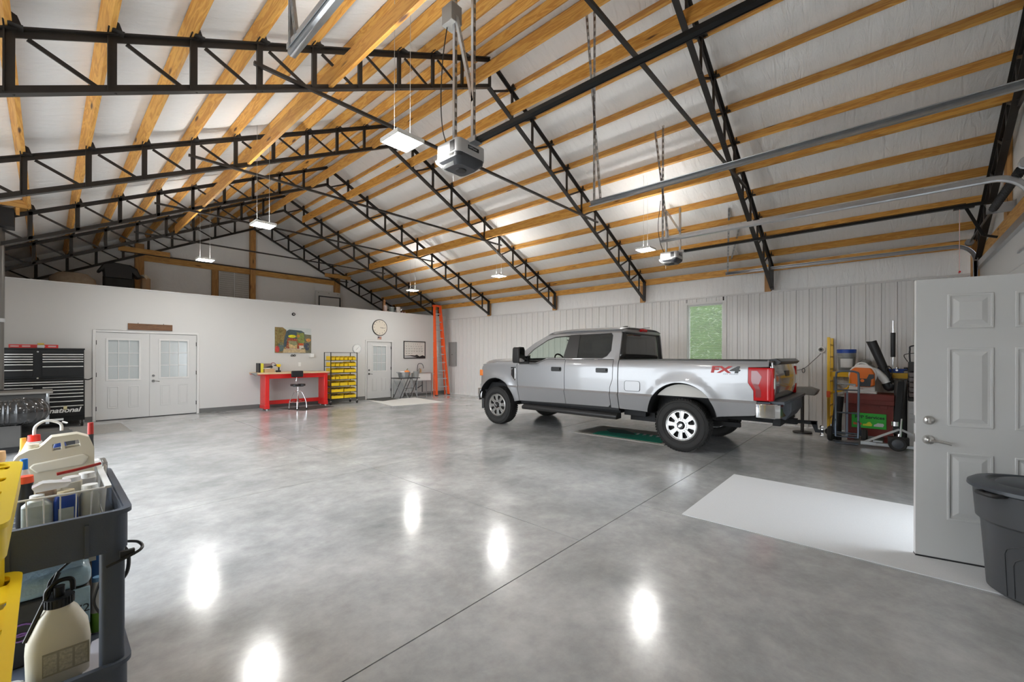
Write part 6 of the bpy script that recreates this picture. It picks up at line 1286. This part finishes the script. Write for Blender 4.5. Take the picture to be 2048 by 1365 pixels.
# trash can
tn = thing('trash_can', 'big dark grey plastic trash can with lid before the open door', 'trash can', (4.135, -0.72, 0.0075))
m_can = mat('can_charcoal', (0.060, 0.062, 0.066), 0.42)
B().lathe([(0.215, 0.0), (0.235, 0.015), (0.262, 0.42), (0.268, 0.44), (0.285, 0.455), (0.300, 0.66), (0.001, 0.66)], (0, 0, 0), 'Z', 56).obj('can_body', m_can, tn, smooth=25)
B().lathe([(0.31, 0.645), (0.325, 0.655), (0.322, 0.675), (0.30, 0.69), (0.24, 0.70), (0.225, 0.685), (0.20, 0.685), (0.185, 0.70), (0.10, 0.715), (0.001, 0.718)], (0, 0, 0), 'Z', 56).obj('lid', mat('lid_dark_blue_grey', (0.055, 0.062, 0.072), 0.38), tn, smooth=40)
for s_ in (-1, 1):
    d_ = Vector((-0.67*s_, 0.74*s_, 0)); p_ = d_*0.29+Vector((0, 0, 0.645)); sd_ = Vector((0.74, 0.67, 0))
    hb = B().tube(bend([p_+sd_*0.05, p_+sd_*0.05+d_*0.07, p_+d_*0.085, p_-sd_*0.05+d_*0.07, p_-sd_*0.05]), 0.013, 8); hb.bar(p_, p_+d_*0.06+Vector((0, 0, -0.01)), 0.10, 0.012); hb.obj('handle', m_black, tn)
for r_, z1 in ((0.0, 0.36), (0.07, 0.30)):
    pts = []
    for i in range(21):
        t_ = i/20; a_half = 0.62-r_*2.2; 
        if t_ < 0.3: aa, zz = -a_half, 0.02+(z1-0.10)*t_/0.3
        elif t_ > 0.7: aa, zz = a_half, 0.02+(z1-0.10)*(1-t_)/0.3
        else: u = (t_-0.3)/0.4; aa = -a_half*math.cos(PI*u); zz = z1-0.08+0.08*math.sin(PI*u)
        ra = 0.235+0.027*(zz/0.42)+0.002; th_ = math.radians(170)+aa
        pts.append((ra*math.cos(th_), ra*math.sin(th_), zz))
    B().tube(pts, 0.003, 5).obj('moulded_arch', m_can, tn)

# ================= WOOD STOVE CORNER =================
m_stove = mat('stove_black', (0.045, 0.042, 0.038), 0.55, var=0.15)
hp = thing('hearth_pad', 'dark hearth pad under the wood stove', 'hearth', (-0.35, 10.55, 0))
B().box((-0.75, -0.62, 0), (0.665, 0.60, 0.10)).obj('platform', m_black, hp); B().box((-0.75, -0.62, 0.10), (0.665, 0.60, 0.125)).obj('slate_top', mat('slate_grey', (0.15, 0.16, 0.17), 0.7), hp); B().box((-0.75, -0.63, 0.10), (0.67, -0.615, 0.125)).obj('edge_strip', m_ltgrey, hp)
sv = thing('wood_stove', 'black steel wood stove with a thick top plate at the left edge', 'stove', (-0.43, 10.60, 0.125))
B().box((-0.45, -0.30, 0.22), (0.42, 0.32, 0.74)).obj('firebox', m_stove, sv, bevel=0.006); B().box((-0.42, -0.20, 0.0), (0.30, 0.25, 0.22)).obj('pedestal', m_stove, sv, bevel=0.006)
B().prism([(-0.47, 0.80), (-0.20, 0.80), (-0.13, 0.74), (0.50, 0.74), (0.50, 0.775), (-0.11, 0.775), (-0.18, 0.835), (-0.47, 0.835)], -0.36, 0.34, 'XZ').obj('top_plate', mat('stove_plate', (0.16, 0.145, 0.125), 0.5), sv, bevel=0.004)
B().box((0.42, -0.33, 0.24), (0.46, -0.28, 0.74)).cyl((0.44, -0.34, 0.68), (0.44, -0.34, 0.74), 0.02).obj('door_hinge', m_galv, sv); B().box((0.44, -0.33, 0.28), (0.62, -0.29, 0.31)).cyl((0.60, -0.31, 0.25), (0.66, -0.31, 0.22), 0.018).obj('latch_bar', m_steel, sv)
B().cyl((0.62, -0.31, 0.48), (0.66, -0.31, 0.48), 0.035, n=16).obj('spring_knob', mat('brass_knob', (0.45, 0.40, 0.22), 0.35, 0.6), sv)
dh = thing('ribbed_duct', 'large black ribbed duct looping in front of the wood stove', 'duct', (-0.40, 9.92, 0.44))
b = B(); n_ = 420; R0 = 0.19; pts = []; rs = []
for i in range(n_+1):
    t_ = i/n_
    if t_ < 0.5: p = (-0.55+0.55*(t_/0.5)*1.0+0.05, -0.22, 0.0)
    else: a = (t_-0.5)/0.5*PI; p = (0.05+0.20*math.sin(a), -0.02-0.20*math.cos(a), 0.0)
    pts.append((p[0], p[1], 0.19)); rs.append(R0*(0.97+0.06*(1-abs(math.sin(i*PI/17.0))**0.6*1.0)))
b.tube(pts, R0, 32, rs=rs); b.obj('ribbed_pipe', mat('duct_black', (0.014, 0.014, 0.014), 0.22, coat=0.6), dh, smooth=75); B().box((-0.50, -0.26, -0.313), (0.14, 0.14, 0.0)).obj('plinth', m_stove, dh)
pp_ = thing('stove_pipe', 'tall dark stove pipe rising to the ceiling box at the left edge', 'stove pipe', (-0.55, 10.75, 0.95))
B().cyl((0, 0, -0.02), (0, 0, 1.10), 0.085, n=28).cyl((0, 0, 1.10), (0, 0, 2.72), 0.09, n=28).obj('pipe', mat('pipe_grey', (0.13, 0.125, 0.115), 0.4, 0.4), pp_); B().lathe([(0.093, 1.08), (0.096, 1.10), (0.093, 1.12)], (0, 0, 0), 'Z', 28).lathe([(0.093, 1.12), (0.096, 1.13), (0.093, 1.14)], (0, 0, 0), 'Z', 28).obj('joint_band', m_galv, pp_)
cx2 = thing('ceiling_support_box', 'black ceiling support box around the top of the stove pipe', 'box', (-0.55, 10.75, 3.58)); B().prism([(-0.17, -0.17), (0.19, -0.17), (0.19, 0.17), (-0.17, 0.17)], 0, 0.30, 'XY').obj('box', m_black, cx2); B().lathe([(0.095, -0.02), (0.13, 0.0)], (0, 0, 0), 'Z', 24).obj('collar', m_black, cx2)
for (p0_, p1_, l_) in (((-0.95, 10.50, 3.90), (-0.20, 10.54, 4.02), 'in front of the black ceiling box'), ((-0.95, 10.96, 3.90), (-0.20, 11.0, 4.02), 'behind the black ceiling box'), ((-0.34, 10.545, 3.78), (-0.30, 10.585, 3.92), 'hanging as a stub at the corner of the black ceiling box')):
    tag(B().box(p0_, p1_).obj('blocking_board', m_pine_x, origin=p0_), 'short pine blocking board '+l_, 'board', 'blocking around the stove pipe')

# ================= NEAR LEFT: YELLOW RACK AND SERVICE CART =================
yr = thing('slotted_rack', 'bright yellow plastic rack with slotted shelves at the left edge', 'rack', (-0.40, 1.88, 0))
m_yr = mat('rack_yellow', (0.86, 0.62, 0.015), 0.35)
for zt in (1.115, 0.725):
    sl = []
    for k in range(4):
        for xx in (0.262, 0.05, -0.16):
            y_ = -0.30+k*0.20; sl.append([(xx, y_), (xx+0.05, y_+0.02), (xx+0.06, y_+0.075), (xx+0.01, y_+0.055)][::-1])
    d_ = B().prism(rrect(-0.34, -0.43, 0.34, 0.42, 0.05), zt-0.004, zt, 'XY', holes=sl); d_.prism(rrect(-0.34, -0.43, 0.34, 0.42, 0.05), zt-0.075, zt-0.004, 'XY', holes=[rrect(-0.325, -0.415, 0.325, 0.405, 0.04)[::-1]])
    d_.prism(rrect(-0.345, -0.435, 0.345, 0.425, 0.05), zt-0.004, zt+0.008, 'XY', holes=[rrect(-0.318, -0.408, 0.318, 0.398, 0.04)[::-1]])
    d_.obj('slotted_shelf', m_yr, yr, smooth=30)
for sx in (-1, 1):
    for sy in (-1, 1): B().cyl((sx*0.29-0.02, sy*0.37, 0), (sx*0.29-0.02, sy*0.37, 1.11), 0.035, n=16).obj('post', m_yr, yr)

ct = thing('service_cart', 'slate blue plastic service cart with two deep trays at lower left', 'cart', (-0.08, 2.80, 0))
cx0, cx1, cy0, cy1 = -0.32, 0.31, -0.46, 0.46
def traybox(z0, z1, floor_z, nm):
    b = B()
    o_ = rrect(cx0, cy0, cx1, cy1, 0.05); i_ = rrect(cx0+0.02, cy0+0.02, cx1-0.02, cy1-0.02, 0.04)
    b.prism(o_, z0, z1, 'XY', holes=[i_[::-1]]); b.prism(i_, floor_z-0.01, floor_z, 'XY')
    b.prism(rrect(cx0-0.012, cy0-0.012, cx1+0.012, cy1+0.012, 0.055), z1-0.012, z1+0.006, 'XY', holes=[rrect(cx0+0.012, cy0+0.012, cx1-0.012, cy1-0.012, 0.045)[::-1]])
    for xx in (-0.02, 0.18): b.box((xx, cy0-0.008, z0), (xx+0.012, cy0+0.005, z1-0.03))
    return b.obj(nm, m_slate, ct, smooth=30)
traybox(0.70, 0.86, 0.775, 'top_tray'); traybox(0.10, 0.24, 0.175, 'bottom_tray')
for xx in (cx0+0.01, cx1-0.085):
    for yy in (cy0+0.01, cy1-0.085): B().prism(rrect(xx, yy, xx+0.075, yy+0.075, 0.02), 0.22, 0.72, 'XY').obj('corner_post', m_slate, ct, bevel=0.004)
for xx in (cx0+0.06, cx1-0.06):
    for yy in (cy0+0.06, cy1-0.06):
        w_ = B().cyl((xx-0.015, yy, 0.05), (xx+0.015, yy, 0.05), 0.05, n=18).obj('caster_wheel', m_rubber, ct); B().box((xx-0.022, yy-0.02, 0.05), (xx+0.022, yy+0.02, 0.11)).obj('caster_fork', m_galv, w_)
B().tube(bend([(cx1+0.0, cy0+0.09, 0.70), (cx1+0.035, cy0+0.04, 0.70), (cx1+0.03, cy0-0.03, 0.69), (cx1-0.07, cy0-0.03, 0.655)]), 0.006, 6).box((cx1-0.03, cy0-0.03, 0.675), (cx1+0.015, cy0-0.012, 0.70)).obj('buckled_strap', m_black, ct)
B().tube(bend([(cx1, 0.0, 0.60), (cx1+0.04, 0.0, 0.52), (cx1+0.04, 0.02, 0.42), (cx1, 0.02, 0.36)]), 0.008, 6).obj('side_cord', m_black, ct)

FZ = 0.775   # top tray floor
bs = thing('wire_basket', 'white wire basket full of bottles on the service cart', 'basket', (0.03, 2.86, FZ))
bx0, bx1, by0, by1, bh = -0.22, 0.145, -0.36, 0.34, 0.155
b = B()
for z, k in ((bh, 0.0), ):
    b.tube([(x, y, bh) for x, y in rrect(bx0, by0, bx1, by1, 0.02)], 0.0045, 6, closed=True)
b.tube([(x*0.94, y*0.96, 0.008) for x, y in rrect(bx0, by0, bx1, by1, 0.02)], 0.003, 6, closed=True); b.tube([(x*0.95, y*0.965, 0.03) for x, y in rrect(bx0, by0, bx1, by1, 0.02)], 0.0025, 6, closed=True)
n_ = 0
for i in range(13): x = bx0+(bx1-bx0)*i/12 if i else bx0+0.005; 
for i in range(1, 8):
    x = bx0+(bx1-bx0)*i/8
    for yy in (by0, by1): b.tube([(x, yy, bh), (x*0.95, yy*0.96, 0.006)], 0.0024, 5)
for i in range(1, 30):
    y = by0+(by1-by0)*i/30
    for xx in (bx0, bx1): b.tube([(xx, y, bh), (xx*0.94, y*0.96, 0.006)], 0.0018, 4)
for i in range(1, 8): y = by0+(by1-by0)*i/8; b.tube([(bx0*0.94, y*0.96, 0.006), (bx1*0.94, y*0.96, 0.006)], 0.0022, 4)
b.box((bx1-0.006, by0, bh-0.004), (bx1+0.014, by1, bh+0.006)); b.obj('wire_cage', m_whitepl, bs)
def bottle(name, x, y, z, w_, d_, h, m, mcap, label, cat='bottle', capr=0.03, caph=0.03, round_=False, lab=None):
    t = thing(name, label, cat, (x, y, z))
    if round_: B().lathe([(w_/2*0.96, 0), (w_/2, 0.01), (w_/2, h*0.80), (w_/2*0.85, h*0.90), (capr, h)], (0, 0, 0), 'Z', 24).obj('bottle_body', m, t)
    else:
        b = B().prism(rrect(-w_/2, -d_/2, w_/2, d_/2, 0.012), 0, h*0.86, 'XY')
        r0 = [b.bm.verts.new((px, py, h*0.86)) for px, py in rrect(-w_/2, -d_/2, w_/2, d_/2, 0.012)]; r1 = [b.bm.verts.new((px, py, h)) for px, py in rrect(-capr*1.1, -capr*1.1, capr*1.1, capr*1.1, 0.012)]
        for i in range(len(r0)): j = (i+1) % len(r0); b.bm.faces.new((r0[i], r0[j], r1[j], r1[i]))
        b.bm.faces.new(r1); b.obj('bottle_body', m, t, bevel=0.002)
    B().cyl((0, 0, h), (0, 0, h+caph), capr, capr*0.94, 24).obj('cap', mcap, t)
    if lab: 
        lm_, z0, z1, ww = lab
        if round_: B().lathe([(w_/2+0.0008, h*z0), (w_/2+0.0008, h*z1)], (0, 0, 0), 'Z', 24).obj('label', lm_, t)
        else: B().box((-w_/2*ww, -d_/2-0.0015, h*z0), (w_/2*ww, -d_/2+0.001, h*z1)).obj('label', lm_, t)
    return t
m_can_t = mat('tan_tin', (0.50, 0.36, 0.24), 0.4, 0.4); m_lab = mat('greyish_label', (0.40, 0.44, 0.42), 0.5, var=0.18, vscale=40); m_navy = mat('navy_tin', (0.02, 0.06, 0.30), 0.35)
z_ = FZ+0.008
bottle('solvent_tin', -0.025, 2.565, z_, 0.085, 0.06, 0.125, m_lab, m_whitepl, 'pale green grey tin with white cap, front left in the basket', capr=0.022, caph=0.022)
bottle('solvent_tin', 0.055, 2.57, z_, 0.072, 0.062, 0.13, m_navy, mat('ivory_cap', (0.72, 0.62, 0.42), 0.4), 'navy blue tin with an ivory cap in the front of the basket', capr=0.027, caph=0.018, lab=(m_lab, 0.05, 0.62, 0.62))
bottle('solvent_bottle', 0.126, 2.575, z_, 0.064, 0.062, 0.135, mat('clear_grey_bottle', (0.55, 0.56, 0.50), 0.25, trans=0.2), m_whitepl, 'clear grey bottle with yellow bottom band, front right in the basket', capr=0.027, caph=0.02, round_=True, lab=(mat('lime_band', (0.50, 0.52, 0.05), 0.4), 0.03, 0.2, 1))
bottle('thinner_jug', 0.0, 2.68, z_, 0.06, 0.06, 0.15, m_can_t, m_whitepl, 'tan tin with white cap behind the pale green tin', capr=0.025, caph=0.024)
bottle('thinner_jug', 0.075, 2.70, z_, 0.066, 0.07, 0.155, m_cream, m_whitepl, 'cream jar with wide white lid in the middle of the basket', capr=0.030, caph=0.02)
bottle('thinner_jug', 0.125, 2.76, z_, 0.062, 0.07, 0.15, m_ltgrey, m_whitepl, 'grey jar with white lid near the right rim of the basket', capr=0.028, caph=0.022)
bottle('lighter_fluid', -0.06, 2.66, z_, 0.05, 0.045, 0.185, m_black, mat('red_cap', (0.85, 0.10, 0.03), 0.4), 'black bottle with a red cap beside the yellow rack', capr=0.026, caph=0.028, round_=True)
tag(B().prism([(-0.02, 0), (0.07, 0.005), (0.08, 0.025), (0.0, 0.035), (-0.03, 0.02)], -0.03, 0.03, 'XZ', M=Matrix.Translation((-0.01, 2.60, z_+0.155))).obj('putty_tube', mat('foil_tube', (0.70, 0.70, 0.72), 0.3, 0.4), origin=(0.0, 2.62, z_+0.16)), 'silver and white crumpled tube lying across the tins', 'tube')
tag(B().tube(bend([(0.03, 2.70, z_+0.195), (0.09, 2.71, z_+0.20), (0.17, 2.76, z_+0.205)]), 0.007, 8).obj('utility_knife', mat('dark_red_handle', (0.32, 0.02, 0.015), 0.3), origin=(0.1, 2.7, z_+0.19)), 'dark red knife handle lying across the jars', 'knife')
# cream jug with through handle
jg = thing('caulk_jug', 'large cream plastic jug with a looped handle standing in the basket', 'jug', (0.02, 2.96, z_))
q = [(-0.11, 0), (0.135, 0), (0.14, 0.02), (0.138, 0.26), (0.12, 0.315), (0.08, 0.335), (-0.005, 0.330), (-0.03, 0.30), (-0.045, 0.285), (-0.075, 0.28), (-0.105, 0.262), (-0.12, 0.24)]
B().prism(q, -0.045, 0.045, 'XZ', holes=[[(0.0, 0.265), (0.0, 0.295), (0.025, 0.300), (0.028, 0.268)], [(0.04, 0.269), (0.037, 0.302), (0.085, 0.305), (0.09, 0.275)]]).obj('jug_body', m_cream, jg, bevel=0.012)
B().prism([(-0.075, 0.20), (-0.06, 0.215), (0.10, 0.235), (0.12, 0.22), (0.10, 0.18), (0.0, 0.175), (-0.05, 0.17)], -0.052, -0.04, 'XZ').obj('moulded_recess', mat('cream_light', (0.80, 0.76, 0.64), 0.4), jg, bevel=0.006)
B().cyl((-0.065, 0, 0.28), (-0.065, 0, 0.30), 0.022).obj('neck', m_cream, jg)
bottle('spray_nozzle_jug', -0.04, 3.06, z_, 0.08, 0.08, 0.30, m_whitepl, mat('bright_red_cap', (0.85, 0.03, 0.02), 0.35), 'white jug with a red cap and curved white spout behind the cream jug', capr=0.022, caph=0.03)
sp_ = bpy.context.scene.objects.get('spray_nozzle_jug'); B().tube(bend([(0, 0, 0.33), (0.005, 0, 0.37), (0.04, 0, 0.395), (0.085, 0, 0.375), (0.09, 0, 0.34)]), 0.006, 8).obj('spout', m_whitepl, sp_)
bottle('blue_bottle', 0.045, 3.07, z_, 0.05, 0.05, 0.29, m_blue, m_black, 'small royal blue bottle half hidden behind the cream jug', capr=0.014, caph=0.02)
bottle('glue_bottle', -0.065, 2.78, z_, 0.04, 0.04, 0.22, m_whitepl, mat('glue_cap_blue', (0.01, 0.20, 0.70), 0.35), 'slim white glue bottle with a pointed blue cap beside the yellow rack', capr=0.012, caph=0.045)
bottle('oil_bottle', -0.075, 3.10, z_, 0.04, 0.04, 0.26, mat('amber_oil', (0.65, 0.40, 0.10), 0.3), mat('mustard_cap', (0.70, 0.45, 0.06), 0.4), 'amber bottle with pointed mustard cap at the back left of the basket', capr=0.011, caph=0.055)
bottle('tan_cup', -0.155, 3.05, z_, 0.06, 0.06, 0.24, mat('wood_cup', (0.52, 0.32, 0.15), 0.6), mat('wood_cup', (0.52, 0.32, 0.15), 0.6), 'tan wooden container at the far left of the basket', cat='cup', capr=0.030, caph=0.03, round_=True)
bottle('marker_pen', 0.155, 3.12, z_, 0.026, 0.026, 0.30, m_dkgrey, mat('pen_red', (0.60, 0.05, 0.04), 0.4), 'red tipped marker standing at the far right of the basket', cat='pen', capr=0.012, caph=0.06, round_=True)
tag(B().box((0.195, 3.05, FZ), (0.215, 3.20, FZ+0.16)).tube(bend([(0.20, 3.02, FZ+0.09), (0.205, 3.06, FZ+0.15), (0.205, 3.15, FZ+0.155)]), 0.008, 6).obj('metal_clamp', m_steel, origin=(0.2, 3.1, FZ)), 'grey metal clamp tucked between the basket and the tray end', 'clamp')
# lower tray
LZ2 = 0.175
js = thing('pump_sprayer', 'cream plastic pump sprayer bottle with black cap on the lower cart tray', 'sprayer', (0.035, 2.53, LZ2))
b = B(); rings = []
for (hx, hy, z) in ((0.075, 0.06, 0), (0.088, 0.068, 0.012), (0.092, 0.070, 0.15), (0.086, 0.066, 0.20), (0.055, 0.050, 0.27), (0.036, 0.036, 0.295), (0.034, 0.034, 0.31)):
    rings.append([b.bm.verts.new((px, py, z)) for px, py in rrect(-hx, -hy, hx, hy, min(hx, hy)*0.55, 6)])
for A_, B_ in zip(rings, rings[1:]):
    for i in range(len(A_)): j = (i+1) % len(A_); b.bm.faces.new((A_[i], A_[j], B_[j], B_[i]))
b.bm.faces.new(rings[0][::-1]); b.bm.faces.new(rings[-1]); b.obj('bottle_body', mat('sprayer_cream', (0.74, 0.69, 0.56), 0.35), js, smooth=50)
cpb = B().cyl((0, 0, 0.30), (0, 0, 0.335), 0.043, n=36)
for i in range(24): a = 2*PI*i/24; cpb.box((0.042, -0.003, 0.302), (0.046, 0.003, 0.333), Matrix.Rotation(a, 4, 'Z'))
cpb.obj('cap', m_black, js); B().tube(bend([(-0.035, 0, 0.34), (-0.03, 0, 0.37), (0.0, 0, 0.395), (0.035, 0, 0.39), (0.04, 0, 0.345)]), 0.009, 8).cyl((0, 0, 0.33), (0, 0, 0.375), 0.018).obj('pump_handle', m_black_gl, js)
B().box((-0.045, -0.0725, 0.055), (0.085, -0.069, 0.145)).obj('print_panel', mat('print_grey_tan', (0.36, 0.33, 0.26), 0.6), js)
for k in range(3): B().box((-0.042+k*0.043, -0.0735, 0.062), (-0.006+k*0.043, -0.0725, 0.138)).obj('print_block', mat('print_text', (0.50, 0.47, 0.38), 0.6, var=0.6, vscale=120), js)
B().tube(bend([(-0.03, 0.0, 0.34), (-0.02, 0.03, 0.40), (0.06, 0.06, 0.46), (0.12, 0.06, 0.45), (0.13, 0.05, 0.36), (0.105, 0.04, 0.25), (0.13, 0.03, 0.18)]), 0.005, 6).obj('hose', m_black, js)
B().tube([(-0.09, -0.03, 0.20), (-0.03, 0.0, 0.35), (0.0, 0.03, 0.42)], 0.008, 6).obj('wand', m_black, js)
pkk = thing('wipes_pack', 'shrink wrapped pack of pale blue wipes boxes on the lower cart tray', 'pack', (0.0, 2.80, LZ2))
B().box((-0.16, -0.08, 0.0), (0.135, 0.08, 0.27)).obj('dark_carton', mat('dark_print', (0.03, 0.03, 0.032), 0.4, var=0.5, vscale=20), pkk, bevel=0.01)
B().box((-0.16, -0.085, 0.27), (0.14, 0.085, 0.36)).obj('blue_wrap', mat('blue_film', (0.30, 0.42, 0.48), 0.15, bump=0.5, bscale=35), pkk, bevel=0.03, seg=3)
B().box((0.03, -0.09, 0.10), (0.135, -0.08, 0.27)).obj('pale_side', mat('blue_film', (0.3, 0.42, 0.48), 0.15), pkk, bevel=0.004)
text('print_text', '72', 0.05, m_black, pkk, face_matrix((0.085, -0.0915, 0.16), (1, 0, 0), (0, 0, 1)), 0.0005)
for zz, r_ in ((0.16, 0.03), (0.13, 0.02)): B().tube([(-0.07+r_*1.2*math.cos(a), -0.083, zz+r_*math.sin(a)*0.8) for a in [2*PI*i/16 for i in range(16)]], 0.004, 5, closed=True).obj('violet_ring', mat('violet_print', (0.30, 0.15, 0.45), 0.4), pkk)
bxs = thing('stacked_carton', 'plain dark carton at the back of the lower cart tray', 'box', (0.0, 3.03, LZ2)); B().box((-0.20, -0.12, 0), (0.15, 0.12, 0.31)).obj('carton', mat('brown_carton', (0.10, 0.07, 0.045), 0.8), bxs, bevel=0.004)
tyb = thing('parts_tray', 'open beige metal tray holding a chain at the back of the cart', 'tray', (0.0, 3.03, LZ2+0.31))
B().prism([(-0.22, -0.12), (0.165, -0.12), (0.165, 0.12), (-0.22, 0.12)], 0.0, 0.085, 'XY', holes=[[(-0.215, -0.115), (-0.215, 0.115), (0.16, 0.115), (0.16, -0.115)]]).box((-0.215, -0.115, 0.0), (0.16, 0.115, 0.004)).box((-0.215, 0.0, 0), (0.10, 0.004, 0.06)).obj('tray_body', mat('beige_enamel', (0.42, 0.38, 0.31), 0.45), tyb)
chn = thing('roller_chain', 'coiled steel roller chain lying in the beige tray', 'chain', (0.10, 3.0, LZ2+0.315)); b = B()
for k in range(7):
    for j in range(5): b.cyl((-0.05+j*0.022, -0.05+k*0.012, 0.02+k*0.006), (-0.034+j*0.022, -0.05+k*0.012, 0.02+k*0.006), 0.009, n=8)
    b.box((-0.055, -0.055+k*0.016, 0.0), (0.05, -0.045+k*0.016, 0.05+0.004*k))
b.obj('links', m_steel, chn)
bottle('foam_can', 0.165, 2.82, LZ2, 0.05, 0.05, 0.24, mat('white_green_can', (0.62, 0.60, 0.55), 0.35), mat('pale_blue_collar', (0.20, 0.40, 0.62), 0.4), 'white tube with pale blue collar and green base by the cart post', capr=0.018, caph=0.02, round_=True, lab=(mat('leaf_band', (0.22, 0.45, 0.05), 0.4), 0.02, 0.40, 1), cat='tube')
bottle('cleaner_bottle', 0.175, 2.98, LZ2, 0.07, 0.06, 0.34, mat('deep_blue_bottle', (0.01, 0.08, 0.26), 0.3), mat('gold_cap', (0.75, 0.45, 0.02), 0.4), 'deep blue bottle with a gold cap behind the white tube', capr=0.02, caph=0.05)
bottle('clear_tub', -0.09, 2.43, LZ2, 0.08, 0.06, 0.08, mat('cloudy_tub', (0.42, 0.43, 0.42), 0.3), m_ltgrey, 'small cloudy tub in the front left corner of the lower tray', cat='tub', capr=0.03, caph=0.01)
tag(B().prism([(0.09, 2.40), (0.20, 2.42), (0.19, 2.72), (0.14, 2.70)], LZ2, LZ2+0.015, 'XY').obj('folded_rag', mat('lilac_rag', (0.50, 0.50, 0.56), 0.9), origin=(0.15, 2.5, LZ2)), 'folded pale lilac rag on the lower tray beside the sprayer', 'cloth')
